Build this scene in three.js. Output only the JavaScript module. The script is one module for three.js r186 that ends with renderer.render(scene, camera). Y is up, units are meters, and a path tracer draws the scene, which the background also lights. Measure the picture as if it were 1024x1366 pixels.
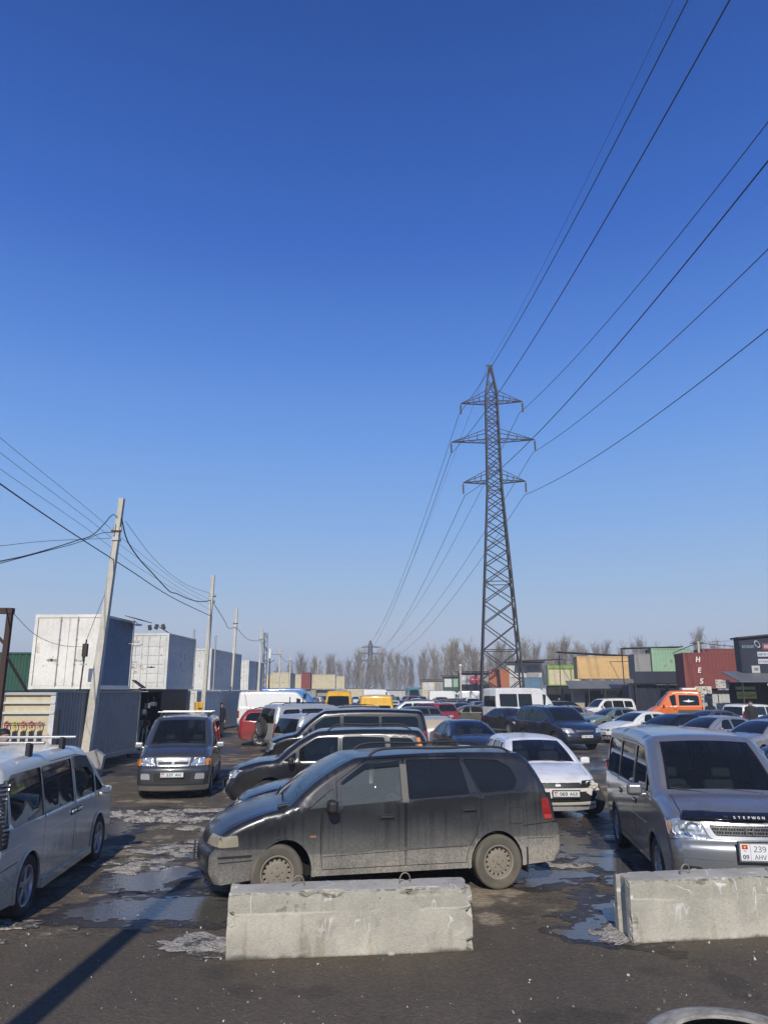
import * as THREE from 'three';
import { mergeGeometries, mergeVertices, toCreasedNormals } from 'three/addons/utils/BufferGeometryUtils.js';
import { RoundedBoxGeometry } from 'three/addons/geometries/RoundedBoxGeometry.js';
import { TessellateModifier } from 'three/addons/modifiers/TessellateModifier.js';
import { MarchingCubes } from 'three/addons/objects/MarchingCubes.js';

// ---------------------------------------------------------------- camera, sky, sun, exposure
const scene = new THREE.Scene();
const camera = new THREE.PerspectiveCamera(69.42, 767 / 1024, 0.1, 4000);
camera.position.set(0, 2.47, 0);
camera.rotation.set(THREE.MathUtils.degToRad(13.57), 0, 0);
const renderer = new THREE.WebGLRenderer({ antialias: true });
renderer.toneMapping = THREE.LinearToneMapping;
renderer.toneMappingExposure = 1.0;
renderer.shadowMap.enabled = true;

const lin = (c) => { c /= 255; return c <= 0.04045 ? c / 12.92 : Math.pow((c + 0.055) / 1.055, 2.4); };
{ // clear winter sky: colour by elevation only
  const W = 64, H = 512, d = new Float32Array(W * H * 4);
  const stops = [[-90, 120, 122, 126], [-2, 190, 200, 212], [0, 194, 205, 219], [3.7, 191, 206, 226], [7.6, 162, 194, 230], [12, 136, 179, 234], [19, 106, 157, 230], [26, 80, 131, 215], [33.2, 56, 106, 195], [40, 44, 92, 177], [47, 36, 80, 159], [65, 32, 68, 136], [90, 28, 62, 126]];
  for (let j = 0; j < H; j++) {
    const el = ((j + 0.5) / H - 0.5) * 180;
    let k = 0; while (k < stops.length - 2 && el > stops[k + 1][0]) k++;
    const a = stops[k], b = stops[k + 1], t = Math.min(1, Math.max(0, (el - a[0]) / (b[0] - a[0])));
    for (let i = 0; i < W; i++) { const o = (j * W + i) * 4; for (let c = 0; c < 3; c++) d[o + c] = lin(a[c + 1]) * (1 - t) + lin(b[c + 1]) * t; d[o + 3] = 1; }
  }
  const sky = new THREE.DataTexture(d, W, H, THREE.RGBAFormat, THREE.FloatType);
  sky.mapping = THREE.EquirectangularReflectionMapping; sky.magFilter = sky.minFilter = THREE.LinearFilter; sky.wrapS = THREE.RepeatWrapping; sky.needsUpdate = true;
  scene.background = sky; scene.environment = sky;
}
const sun = new THREE.DirectionalLight(new THREE.Color(1, 0.93, 0.82), 4.2);
{ const el = THREE.MathUtils.degToRad(34), az = THREE.MathUtils.degToRad(2); // sun behind the camera, a hair to its left
  sun.position.set(-Math.sin(az) * Math.cos(el) * 120, Math.sin(el) * 120, Math.cos(az) * Math.cos(el) * 120 - 40); sun.target.position.set(0, 0, -40); }
sun.castShadow = true; sun.shadow.mapSize.set(4096, 4096);
Object.assign(sun.shadow.camera, { left: -90, right: 90, top: 90, bottom: -90, near: 1, far: 400 });
scene.add(sun, sun.target);
scene.fog = new THREE.FogExp2(new THREE.Color(0.58, 0.63, 0.7), 0.0011);

// ---------------------------------------------------------------- helpers
function rng(s) { return () => { s = (s + 0x6d2b79f5) | 0; let t = Math.imul(s ^ (s >>> 15), 1 | s); t = (t + Math.imul(t ^ (t >>> 7), 61 | t)) ^ t; return ((t ^ (t >>> 14)) >>> 0) / 4294967296; }; }
const mix = (a, b, t) => a + (b - a) * t, clamp = (x, a = 0, b = 1) => Math.min(b, Math.max(a, x));
const sstep = (a, b, x) => { const t = clamp((x - a) / (b - a)); return t * t * (3 - 2 * t); };
const hash2 = (x, y) => { let h = Math.imul(x, 374761393) + Math.imul(y, 668265263) | 0; h = Math.imul(h ^ (h >>> 13), 1274126177); return ((h ^ (h >>> 16)) >>> 0) / 4294967296; };
function vnoise(x, y) { const i = Math.floor(x), j = Math.floor(y); let u = x - i, v = y - j; u = u * u * (3 - 2 * u); v = v * v * (3 - 2 * v);
  return mix(mix(hash2(i, j), hash2(i + 1, j), u), mix(hash2(i, j + 1), hash2(i + 1, j + 1), u), v); }
function fbm(x, y, o = 4) { let s = 0, a = 0.5, n = 0; for (let k = 0; k < o; k++) { s += a * vnoise(x, y); n += a; x = x * 2.03 + 17.3; y = y * 2.03 + 5.1; a *= 0.5; } return s / n; }
// noise that wraps with period p
function pnoise(x, y, p) { const i = Math.floor(x), j = Math.floor(y); let u = x - i, v = y - j; u = u * u * (3 - 2 * u); v = v * v * (3 - 2 * v); const m = (k) => ((k % p) + p) % p;
  return mix(mix(hash2(m(i), m(j)), hash2(m(i + 1), m(j)), u), mix(hash2(m(i), m(j + 1)), hash2(m(i + 1), m(j + 1)), u), v); }
function pfbm(x, y, p, o = 4) { let s = 0, a = 0.5, n = 0; for (let k = 0; k < o; k++) { s += a * pnoise(x + k * 7, y + k * 3, p); n += a; x *= 2; y *= 2; p *= 2; a *= 0.5; } return s / n; }
function tex(w, h, f, srgb = true, rep = true) { // f(u, v) gives [r, g, b] in 0..1 (sRGB values for colour maps)
  const d = new Uint8Array(w * h * 4);
  for (let j = 0; j < h; j++) for (let i = 0; i < w; i++) { const c = f((i + 0.5) / w, (j + 0.5) / h), o = (j * w + i) * 4; d[o] = clamp(c[0]) * 255; d[o + 1] = clamp(c[1]) * 255; d[o + 2] = clamp(c[2]) * 255; d[o + 3] = 255; }
  const t = new THREE.DataTexture(d, w, h, THREE.RGBAFormat); t.magFilter = THREE.LinearFilter; t.minFilter = THREE.LinearMipmapLinearFilter; t.generateMipmaps = true;
  if (rep) t.wrapS = t.wrapT = THREE.RepeatWrapping; if (srgb) t.colorSpace = THREE.SRGBColorSpace; t.needsUpdate = true; return t;
}
function canvasTex(w, h, draw) { const c = document.createElement('canvas'); c.width = w; c.height = h; draw(c.getContext('2d'), w, h); const t = new THREE.CanvasTexture(c); t.colorSpace = THREE.SRGBColorSpace; t.magFilter = THREE.LinearFilter; return t; }
const col = (r, g, b) => new THREE.Color().setRGB(r, g, b);
const std = (c, roughness = 0.7, o = {}) => new THREE.MeshStandardMaterial({ color: Array.isArray(c) ? col(...c) : new THREE.Color(c), roughness, ...o });
const phy = (c, roughness = 0.4, o = {}) => new THREE.MeshPhysicalMaterial({ color: Array.isArray(c) ? col(...c) : new THREE.Color(c), roughness, ...o });
const taken = new Map();
function numbered(n) { const k = taken.get(n) || 0; taken.set(n, k + 1); return k ? n + '_' + String(k).padStart(3, '0') : n; }
function sh(o) { o.traverse((m) => { if (m.isMesh) { m.castShadow = true; m.receiveShadow = true; } }); return o; }
function mesh(name, geo, mat, parent) { const m = new THREE.Mesh(geo, mat); m.name = parent ? name : numbered(name); m.castShadow = m.receiveShadow = true; (parent || scene).add(m); return m; }
function thing(name, label, category, pos = [0, 0, 0], turn = 0, group) { const g = new THREE.Group(); g.name = numbered(name); g.position.set(...pos); g.rotation.y = turn; g.userData = { label, category }; if (group) g.userData.group = group; scene.add(g); return g; }
function tag(o, label, category, group) { o.userData.label = label; o.userData.category = category; if (group) o.userData.group = group; return o; }
function struct(o, label, kind = 'structure') { o.userData.kind = kind; if (label) o.userData.label = label; return o; }
function box(w, h, d, x = 0, y = 0, z = 0) { const g = new THREE.BoxGeometry(w, h, d); g.translate(x, y, z); return g; }
function rbox(w, h, d, r, x = 0, y = 0, z = 0, s = 2) { const g = new RoundedBoxGeometry(w, h, d, s, r); g.translate(x, y, z); return g; }
function cyl(r0, r1, h, n = 12, x = 0, y = 0, z = 0, axis = 'y') { const g = new THREE.CylinderGeometry(r0, r1, h, n); if (axis === 'x') g.rotateZ(Math.PI / 2); if (axis === 'z') g.rotateX(Math.PI / 2); g.translate(x, y, z); return g; }
const flat = (g) => { const h = g.index ? g.toNonIndexed() : g; for (const k of Object.keys(h.attributes)) if (!['position', 'normal', 'uv'].includes(k)) h.deleteAttribute(k); return h; };
const merge = (list) => mergeGeometries(list.map(flat));
function bar(a, b, r, n = 6, r2 = r) { // round or n-sided bar between two points
  const A = new THREE.Vector3(...a), B = new THREE.Vector3(...b), d = B.clone().sub(A), g = new THREE.CylinderGeometry(r2, r, d.length(), n, 1, n < 4);
  g.applyQuaternion(new THREE.Quaternion().setFromUnitVectors(new THREE.Vector3(0, 1, 0), d.clone().normalize())); g.translate(...A.add(B).multiplyScalar(0.5).toArray()); return g; }
function tube(pts, r, seg = 24, n = 6, closed = false) { return new THREE.TubeGeometry(new THREE.CatmullRomCurve3(pts.map((p) => new THREE.Vector3(...p)), closed), seg, r, n, closed); }
function wire(a, b, sag, r, seg = 20) { const pts = []; for (let i = 0; i <= seg; i++) { const t = i / seg; pts.push([mix(a[0], b[0], t), mix(a[1], b[1], t) - sag * 4 * t * (1 - t), mix(a[2], b[2], t)]); } return tube(pts, r, seg * 2, 5); }
function geoFrom(pos, idx, nor, uv) { const g = new THREE.BufferGeometry(); g.setAttribute('position', new THREE.Float32BufferAttribute(pos, 3)); if (idx) g.setIndex(idx); if (nor) g.setAttribute('normal', new THREE.Float32BufferAttribute(nor, 3)); else g.computeVertexNormals(); if (uv) g.setAttribute('uv', new THREE.Float32BufferAttribute(uv, 2)); return g; }
// ---------------------------------------------------------------- car library: bodies drawn as side outlines and bent over a real width
function roundPath(pts, step = 0.12, n = 4) {
  const P = pts.map((p) => ({ x: p[0], y: p[1], r: p[2] || 0, b: p[3] || 0, t: p[4] || '' })), N = P.length, out = [], tags = [];
  const push = (x, y, t) => { const l = out[out.length - 1]; if (l && Math.hypot(l[0] - x, l[1] - y) < 1e-4) return; out.push([x, y]); if (out.length > 1) tags.push(t); };
  const at = (a, b, d) => { const L = Math.hypot(b.x - a.x, b.y - a.y); return { x: a.x + (b.x - a.x) * d / L, y: a.y + (b.y - a.y) * d / L }; };
  const len = (i) => Math.hypot(P[i + 1].x - P[i].x, P[i + 1].y - P[i].y), A = [], B = [];
  for (let i = 0; i < N; i++) { if (i === 0 || i === N - 1 || !P[i].r) { A[i] = B[i] = P[i]; continue; } const d = Math.min(P[i].r, 0.48 * len(i - 1), 0.48 * len(i)); A[i] = at(P[i], P[i - 1], d); B[i] = at(P[i], P[i + 1], d); }
  for (let i = 0; i < N; i++) {
    push(A[i].x, A[i].y, i ? P[i - 1].t : '');
    if (A[i] !== B[i]) for (let k = 1; k <= n; k++) { const t = k / n, a = (1 - t) * (1 - t), b = 2 * t * (1 - t), c = t * t; push(a * A[i].x + b * P[i].x + c * B[i].x, a * A[i].y + b * P[i].y + c * B[i].y, ''); }
    if (i < N - 1) { const a = B[i], b = A[i + 1], L = Math.hypot(b.x - a.x, b.y - a.y), m = Math.max(1, Math.ceil(L / step)), nx = -(b.y - a.y) / L, ny = (b.x - a.x) / L;
      for (let k = 1; k < m; k++) { const t = k / m, o = P[i].b * 4 * t * (1 - t); push(a.x + (b.x - a.x) * t + nx * o, a.y + (b.y - a.y) * t + ny * o, P[i].t); } }
  }
  return { out, tags };
}
function roundPoly(pts, r0 = 0.03, n = 3) { // closed polygon with rounded corners
  const out = [], N = pts.length;
  for (let i = 0; i < N; i++) { const p = pts[i], a = pts[(i + N - 1) % N], b = pts[(i + 1) % N], r = p[2] ?? r0, la = Math.hypot(a[0] - p[0], a[1] - p[1]), lb = Math.hypot(b[0] - p[0], b[1] - p[1]);
    const d = Math.min(r, la * 0.45, lb * 0.45); if (d < 0.003) { out.push([p[0], p[1]]); continue; }
    const A = [p[0] + (a[0] - p[0]) * d / la, p[1] + (a[1] - p[1]) * d / la], B = [p[0] + (b[0] - p[0]) * d / lb, p[1] + (b[1] - p[1]) * d / lb];
    for (let k = 0; k <= n; k++) { const t = k / n, u = (1 - t) * (1 - t), v = 2 * t * (1 - t), w = t * t; out.push([u * A[0] + v * p[0] + w * B[0], u * A[1] + v * p[1] + w * B[1]]); } }
  return out;
}
function clipLine(poly, ax, ay, bx, by) { // keep what lies right of the line a->b (a at the bottom, b on top)
  const out = [], s = (p) => (bx - ax) * (p[1] - ay) - (by - ay) * (p[0] - ax);
  for (let i = 0; i < poly.length; i++) { const p = poly[i], q = poly[(i + 1) % poly.length], u = s(p), v = s(q); if (u <= 0) out.push(p); if (u < 0 !== v < 0) { const t = u / (u - v); out.push([mix(p[0], q[0], t), mix(p[1], q[1], t)]); } }
  return out;
}
const flipx = (poly) => poly.map((p) => [-p[0], p[1], p[2]]);
function between(poly, l, r) { // l, r = [x at y 0, x at y 2]
  let o = poly; if (l) o = clipLine(o, l[0], 0, l[1], 2); if (r) o = flipx(clipLine(flipx(o), -r[0], 0, -r[1], 2)); return o;
}
function dense(poly, e = 0.05) { const o = []; for (let i = 0; i < poly.length; i++) { const a = poly[i], b = poly[(i + 1) % poly.length], m = Math.max(1, Math.ceil(Math.hypot(b[0] - a[0], b[1] - a[1]) / e)); for (let k = 0; k < m; k++) o.push([mix(a[0], b[0], k / m), mix(a[1], b[1], k / m)]); } return o; }
function tessellate(poly, holes, maxE) {
  const c = poly.map((p) => new THREE.Vector2(p[0], p[1])), hs = (holes || []).map((h) => h.map((p) => new THREE.Vector2(p[0], p[1])));
  const v = [...c, ...hs.flat()].map((p) => [p.x, p.y]), tr = THREE.ShapeUtils.triangulateShape(c, hs), cache = new Map(), out = [];
  const m2 = (a, b) => { const k = a < b ? a * 1e6 + b : b * 1e6 + a; let i = cache.get(k); if (i === undefined) { i = v.length; v.push([(v[a][0] + v[b][0]) / 2, (v[a][1] + v[b][1]) / 2]); cache.set(k, i); } return i; };
  const L = (a, b) => Math.hypot(v[a][0] - v[b][0], v[a][1] - v[b][1]), stack = tr.map((t) => [...t]);
  while (stack.length) { const [a, b, d] = stack.pop(), l0 = L(a, b), l1 = L(b, d), l2 = L(d, a), m = Math.max(l0, l1, l2);
    if (m <= maxE) { const s = (v[b][0] - v[a][0]) * (v[d][1] - v[a][1]) - (v[b][1] - v[a][1]) * (v[d][0] - v[a][0]); out.push(s >= 0 ? [a, b, d] : [a, d, b]); continue; }
    if (m === l0) { const k = m2(a, b); stack.push([a, k, d], [k, b, d]); } else if (m === l1) { const k = m2(b, d); stack.push([a, b, k], [a, k, d]); } else { const k = m2(d, a); stack.push([a, b, k], [k, b, d]); } }
  return { v, t: out };
}
class CarBody {
  constructor(s) {
    this.s = s; const { out, tags } = roundPath(s.top, s.step || 0.12); this.o = out; this.tags = tags; this.r = s.edge ?? 0.11; this.e = s.maxE || 0.14;
    const N = out.length; this.n = out.map((p, i) => { const a = out[Math.max(0, i - 1)], b = out[Math.min(N - 1, i + 1)], L = Math.hypot(b[0] - a[0], b[1] - a[1]); return [-(b[1] - a[1]) / L, (b[0] - a[0]) / L]; });
    this.xf = Math.max(...out.map((p) => p[0])); this.xr = Math.min(...out.map((p) => p[0])); this.yt = Math.max(...out.map((p) => p[1]));
    let it = 0; out.forEach((p, i) => { if (p[1] >= out[it][1]) it = i; }); this.it = it;
  }
  dist(x, y) { let m = 1e9, k = 0; const o = this.o; for (let i = 0; i < o.length - 1; i++) { const ax = o[i][0], ay = o[i][1], dx = o[i + 1][0] - ax, dy = o[i + 1][1] - ay, t = clamp(((x - ax) * dx + (y - ay) * dy) / (dx * dx + dy * dy)), ex = x - ax - t * dx, ey = y - ay - t * dy, d = ex * ex + ey * ey; if (d < m) { m = d; k = i; } } return [Math.sqrt(m), k]; }
  W0(x, y) { const s = this.s, yb = mix(s.belt[0], s.belt[1], clamp((x - this.xr) / (this.xf - this.xr))); let w;
    if (y < yb) { const t = clamp((yb - y) / (yb - s.sill)); w = s.wb - (s.wb - s.ws) * t * t - (s.tuck || 0) * sstep(0.75, 1, t); } else { const t = (y - yb) / (this.yt - yb); w = s.wb - (s.ledge || 0.012) * sstep(0, 0.05, y - yb) - (s.wb - s.wr) * (0.8 * t + 0.2 * t * t); }
    const u = x > 0 ? x / this.xf : x / this.xr; return w * (1 - (s.taper || 0.03) * u ** 4); }
  W(x, y) { const d = this.dist(x, y)[0], r = this.r; let w = this.W0(x, y); if (d < r) w -= r - Math.sqrt(Math.max(0, r * r - (r - d) * (r - d))); return w; }
  warp(x, y, z) { const s = this.s, a = Math.min(1.1, Math.abs(z) / s.wb), f = x > 0 ? sstep(0.15 * this.xf, this.xf, x) * (s.bowF ?? 0.16) : -sstep(0.4 * this.xr, this.xr, x) * (s.bowR ?? 0.08); return [x - f * a ** 2.4, y, z]; }
  pt(x, y, side, off = 0) { return this.warp(x, y, side * (this.W(x, y) + off)); }
  nrm(x, y, side, off) { const [d, k] = this.dist(x, y); if (d < 0.012) { const n = this.n[k]; const v = new THREE.Vector3(n[0] * 0.8, n[1] * 0.8, 0.6 * side).normalize(); return [v.x, v.y, v.z]; }
    const e = 0.006, a = this.pt(x + e, y, side, off), b = this.pt(x - e, y, side, off), c = this.pt(x, y + e, side, off), f = this.pt(x, y - e, side, off);
    const v = new THREE.Vector3(a[0] - b[0], a[1] - b[1], a[2] - b[2]).cross(new THREE.Vector3(c[0] - f[0], c[1] - f[1], c[2] - f[2])).multiplyScalar(side).normalize(); return [v.x, v.y, v.z]; }
  skin(poly, holes, side, off = 0, e = this.e) { const { v, t } = tessellate(poly, holes, e), P = [], N = [], U = [], I = []; for (const [x, y] of v) { P.push(...this.pt(x, y, side, off)); N.push(...this.nrm(x, y, side, off)); U.push(x / 5.6 + 0.5, y / 2.9); } for (const [a, b, c] of t) side > 0 ? I.push(a, b, c) : I.push(a, c, b); return geoFrom(P, I, N, U); }
  rim(poly, side, o0, o1) { const P = [], I = [], U = [], n = poly.length; poly.forEach(([x, y]) => { P.push(...this.pt(x, y, side, o0), ...this.pt(x, y, side, o1)); U.push(x / 5.6 + 0.5, y / 2.9, x / 5.6 + 0.5, y / 2.9); }); for (let i = 0; i < n; i++) { const a = 2 * i, b = 2 * ((i + 1) % n); I.push(a, b, a + 1, b, b + 1, a + 1); } return flatN(geoFrom(P, I, null, U)); }
  plate(poly, side, off = 0.008, deep = 0.012) { return merge([this.skin(poly, null, side, off), this.rim(poly, side, off, off - deep)]); } // a raised piece on the flank
  xo(y, front) { const o = this.o; let best = front ? -1e9 : 1e9, k = 0; const i0 = front ? this.it : 0, i1 = front ? o.length - 1 : this.it; for (let i = i0; i < i1; i++) { const a = o[i], b = o[i + 1]; if ((y - a[1]) * (y - b[1]) <= 0 && a[1] !== b[1]) { const x = mix(a[0], b[0], (y - a[1]) / (b[1] - a[1])); if (front ? x > best : x < best) { best = x; k = i; } } } if (Math.abs(best) > 1e8) { best = front ? o[o.length - 1][0] : o[0][0]; k = front ? o.length - 2 : 0; } return [best, this.n[k]]; }
  fp(z, y, front, off) { const sg = front ? 1 : -1, [x0, n] = this.xo(y, front), r = this.r, w = this.W0(x0, y), we = w - r, az = Math.abs(z); let x = x0; const nx = Math.max(0.35, Math.abs(n[0]));
    if (az > we) { const q = Math.min(r * 0.999, az - we); x -= sg * (r - Math.sqrt(r * r - q * q)) / nx; } else x += sg * (this.s.crown ?? 0.03) * (1 - (z / we) ** 2) * Math.abs(n[0]); x += sg * off / nx; return this.warp(x, y, z); }
  face(poly, front = true, off = 0.006, deep = 0.02, e = 0.09) { // a raised piece on nose or tail, drawn in (z, y)
    const { v, t } = tessellate(poly, null, e), P = [], N = [], U = [], I = [], sg = front ? 1 : -1;
    for (const [z, y] of v) { P.push(...this.fp(z, y, front, off)); const h = 0.006, a = this.fp(z + h, y, front, off), b = this.fp(z - h, y, front, off), c = this.fp(z, y + h, front, off), d = this.fp(z, y - h, front, off); const m = new THREE.Vector3(c[0] - d[0], c[1] - d[1], c[2] - d[2]).cross(new THREE.Vector3(a[0] - b[0], a[1] - b[1], a[2] - b[2])).multiplyScalar(sg).normalize(); N.push(m.x, m.y, m.z); U.push(z / 1.8 + 0.5, y / 2); }
    for (const [a, b, c] of t) front ? I.push(a, c, b) : I.push(a, b, c); const top = geoFrom(P, I, N, U);
    const RP = [], RI = [], RU = [], n = poly.length; poly.forEach(([z, y]) => { RP.push(...this.fp(z, y, front, off), ...this.fp(z, y, front, off - deep)); RU.push(0, 0, 0, 0); }); for (let i = 0; i < n; i++) { const a = 2 * i, b = 2 * ((i + 1) % n); RI.push(a, b, a + 1, b, b + 1, a + 1); }
    return merge([top, flatN(geoFrom(RP, RI, null, RU))]); }
  facePair(poly, front, off, deep) { return [this.face(poly, front, off, deep), this.face(poly.map(([z, y]) => [-z, y]), front, off, deep)]; }
  strip() { // top, nose and tail skin; glass and bonnet come back apart
    const s = this.s, o = this.o, r = this.r, P = [], U = [], pil = s.pillar || 0.06, cols = 13, T = [];
    o.forEach(([x, y], i) => { const we = this.W0(x, y) - r, q = 1 - pil / we, q2 = 1 - (pil + 0.03) / we, q3 = 1 - (pil + 0.009) / we; const ts = [-1, -q, -q3, -q2, -0.55, -0.28, 0, 0.28, 0.55, q2, q3, q, 1]; T.push(ts);
      const [nx, ny] = this.n[i]; for (const t of ts) { const c = (s.crown ?? 0.03) * (1 - t * t); P.push(...this.warp(x + nx * c, y + ny * c, t * we)); U.push(x / 5.6 + 0.5, 0.75 + 0.25 * (t * we / 2 + 0.5)); } });
    const all = [], body = [], groups = {};
    for (let i = 0; i < o.length - 1; i++) for (let j = 0; j < cols - 1; j++) { const a = i * cols + j, b = a + 1, c = a + cols, d = c + 1, tr = [a, b, c, b, d, c]; all.push(...tr); const t = this.tags[i];
      if (t && t[0] !== '_' && j > 0 && j < cols - 2) { if (t === 'bonnet') { if (j === 1 || j === cols - 3) continue; (groups[t] ||= []).push(...tr); } else if (j <= 2 || j >= cols - 4) (groups['seal' + t + (j <= 2 ? 'L' : 'R')] ||= []).push(...tr); else (groups[t] ||= []).push(...tr); } else body.push(...tr); }
    const full = geoFrom(P, all, null, U), sub = (ix) => { const g = new THREE.BufferGeometry(); g.setAttribute('position', full.attributes.position.clone()); g.setAttribute('normal', full.attributes.normal.clone()); g.setAttribute('uv', full.attributes.uv.clone()); g.setIndex(ix); return compact(g); };
    return { body: sub(body), groups: Object.fromEntries(Object.entries(groups).map(([k, v]) => [k, sub(v)])) };
  }
  sidePoly() { const s = this.s, poly = this.o.map((p) => [p[0], p[1]]); for (const [xw, rw, ra] of [[s.axF, s.rw, s.arch], [s.axR, s.rw, s.archR || s.arch]]) { const dy = s.sill - rw, h = Math.sqrt(ra * ra - dy * dy), a0 = Math.atan2(dy, h), n = 14; for (let k = 0; k <= n; k++) { const a = mix(a0, Math.PI - a0, k / n); poly.push([xw + ra * Math.cos(a), rw + ra * Math.sin(a)]); } } return poly; }
  archPush(poly) { const s = this.s, out = poly.map(([x, y]) => { for (const [xw, sg] of [[s.axF, -1], [s.axR, 1]]) { const R = s.arch + 0.045, dy = y - s.rw; if (Math.hypot(x - xw, dy) < R || (Math.abs(dy) < R && (x - xw) * sg < 0)) return [xw + sg * Math.sqrt(R * R - dy * dy), y]; } return [x, y]; }); return out.filter((p, i) => { const q = out[(i + 1) % out.length]; return Math.hypot(p[0] - q[0], p[1] - q[1]) > 0.004; }); }
}
function compact(g) { const used = new Map(), P = [], N = [], U = [], I = []; const p = g.attributes.position, n = g.attributes.normal, u = g.attributes.uv; for (const i of g.index.array) { let k = used.get(i); if (k === undefined) { k = used.size; used.set(i, k); P.push(p.getX(i), p.getY(i), p.getZ(i)); N.push(n.getX(i), n.getY(i), n.getZ(i)); U.push(u.getX(i), u.getY(i)); } I.push(k); } return geoFrom(P, I, N, U); }
function flatN(g) { const h = g.toNonIndexed(); h.computeVertexNormals(); return h; }

// ---- shared car materials
const M = {};
M.rubber = std([0.012, 0.012, 0.013], 0.7);
M.trim = std([0.018, 0.018, 0.02], 0.55);
M.under = std([0.01, 0.01, 0.01], 0.95);
M.seal = std([0.01, 0.01, 0.011], 0.35);
M.glass = phy([0.008, 0.011, 0.012], 0.04, { specularIntensity: 1 });
M.tint = phy([0.012, 0.016, 0.018], 0.05);
M.clear = phy([0.62, 0.7, 0.68], 0.03, { transmission: 0.88, thickness: 0, ior: 1.5 });
M.screen = phy([0.4, 0.46, 0.47], 0.02, { transmission: 0.985, thickness: 0, ior: 1.5 });
M.smoke = phy([0.07, 0.08, 0.085], 0.03, { transmission: 0.8, thickness: 0, ior: 1.5 });
M.interior = std([0.045, 0.045, 0.05], 0.85);
M.seat = std([0.06, 0.06, 0.065], 0.95);
M.chrome = std([0.75, 0.76, 0.78], 0.18, { metalness: 1 });
M.silver = std([0.5, 0.51, 0.52], 0.35, { metalness: 0.9 });
M.reflector = std([0.78, 0.79, 0.8], 0.28, { metalness: 0.75, bumpMap: tex(128, 128, (u, v) => { const a = hash2(Math.floor(u * 40), Math.floor(v * 40)), b = hash2(Math.floor(u * 17) + 90, Math.floor(v * 40)); const h = a * 0.5 + b * 0.5; return [h, h, h]; }, false), bumpScale: 0.03 });
M.lens = phy([0.92, 0.93, 0.94], 0.05, { transmission: 1, thickness: 0, ior: 1.45 });
M.lampFar = phy([0.5, 0.52, 0.53], 0.12, { metalness: 0.4, clearcoat: 1, clearcoatRoughness: 0.05 });
M.oldLens = phy([0.62, 0.57, 0.42], 0.22, { transmission: 0.55, thickness: 0, clearcoat: 0.8, clearcoatRoughness: 0.15, bumpMap: M.reflector.bumpMap, bumpScale: 0.01 });
M.amber = phy([0.75, 0.25, 0.03], 0.15, { clearcoat: 1 });
M.red = phy([0.28, 0.015, 0.015], 0.15, { clearcoat: 1, clearcoatRoughness: 0.06 });
M.redPale = phy([0.4, 0.06, 0.05], 0.25, { clearcoat: 0.6 });
M.plateBack = std([0.02, 0.02, 0.02], 0.5);
M.rimSteelDirty = std([0.26, 0.23, 0.18], 0.75, { metalness: 0.2 });
M.rimDark = std([0.03, 0.03, 0.03], 0.6);
M.alloy = std([0.42, 0.42, 0.43], 0.4, { metalness: 0.75 });
M.tyreMap = tex(128, 128, (u, v) => { const n = pfbm(u * 8, v * 8, 8, 4), d = sstep(0.45, 0.75, n); return [0.17 + d * 0.15, 0.165 + d * 0.135, 0.16 + d * 0.11]; });
M.tyre = std([1, 1, 1], 0.9, { map: M.tyreMap });
M.tyreDusty = std([1, 1, 1], 0.95, { map: tex(128, 128, (u, v) => { const n = pfbm(u * 10, v * 10, 10, 4); return [0.3 + n * 0.16, 0.285 + n * 0.15, 0.255 + n * 0.13]; }) });
// road grime: blotches and vertical runs of dried mud that sit on the paint, thickest where the wheels throw it
function grime(u, v) { const x = (u - 0.5) * 5.6, y = v * 2.9; if (v > 0.745) return 0.25 * sstep(0.4, 0.75, fbm(u * 40, v * 40, 4)); const n = fbm(x * 2.2 + 3, y * 3 + 9, 5), run = fbm(x * 14, y * 1.1, 3), f = fbm(x * 40, y * 40, 2); const thr = sstep(0.15, 1.05, y + (n - 0.5) * 0.5); return clamp(sstep(thr - 0.12, thr + 0.3, 0.55 * n + 0.3 * run + 0.25 * f) * (0.45 + 0.5 * f)); }
M.grimeTex = tex(1024, 512, (u, v) => { const g = grime(u, v) * 0.8; return [mix(1, 0.66, g), mix(1, 0.62, g), mix(1, 0.55, g)]; });
M.grimeRough = tex(512, 256, (u, v) => { const g = grime(u, v); return [0, mix(0.42, 0.95, g), 1]; }, false);
const paints = new Map();
function paint(r, g, b, o = {}) { const k = [r, g, b, JSON.stringify(o)].join(); if (!paints.has(k)) { const m = phy([r, g, b], 0.75, { metalness: 0.25, clearcoat: 0.85, clearcoatRoughness: 0.12, map: M.grimeTex, roughnessMap: M.grimeRough, ...o }); m.name = 'paint'; paints.set(k, m); } return paints.get(k); }

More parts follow.
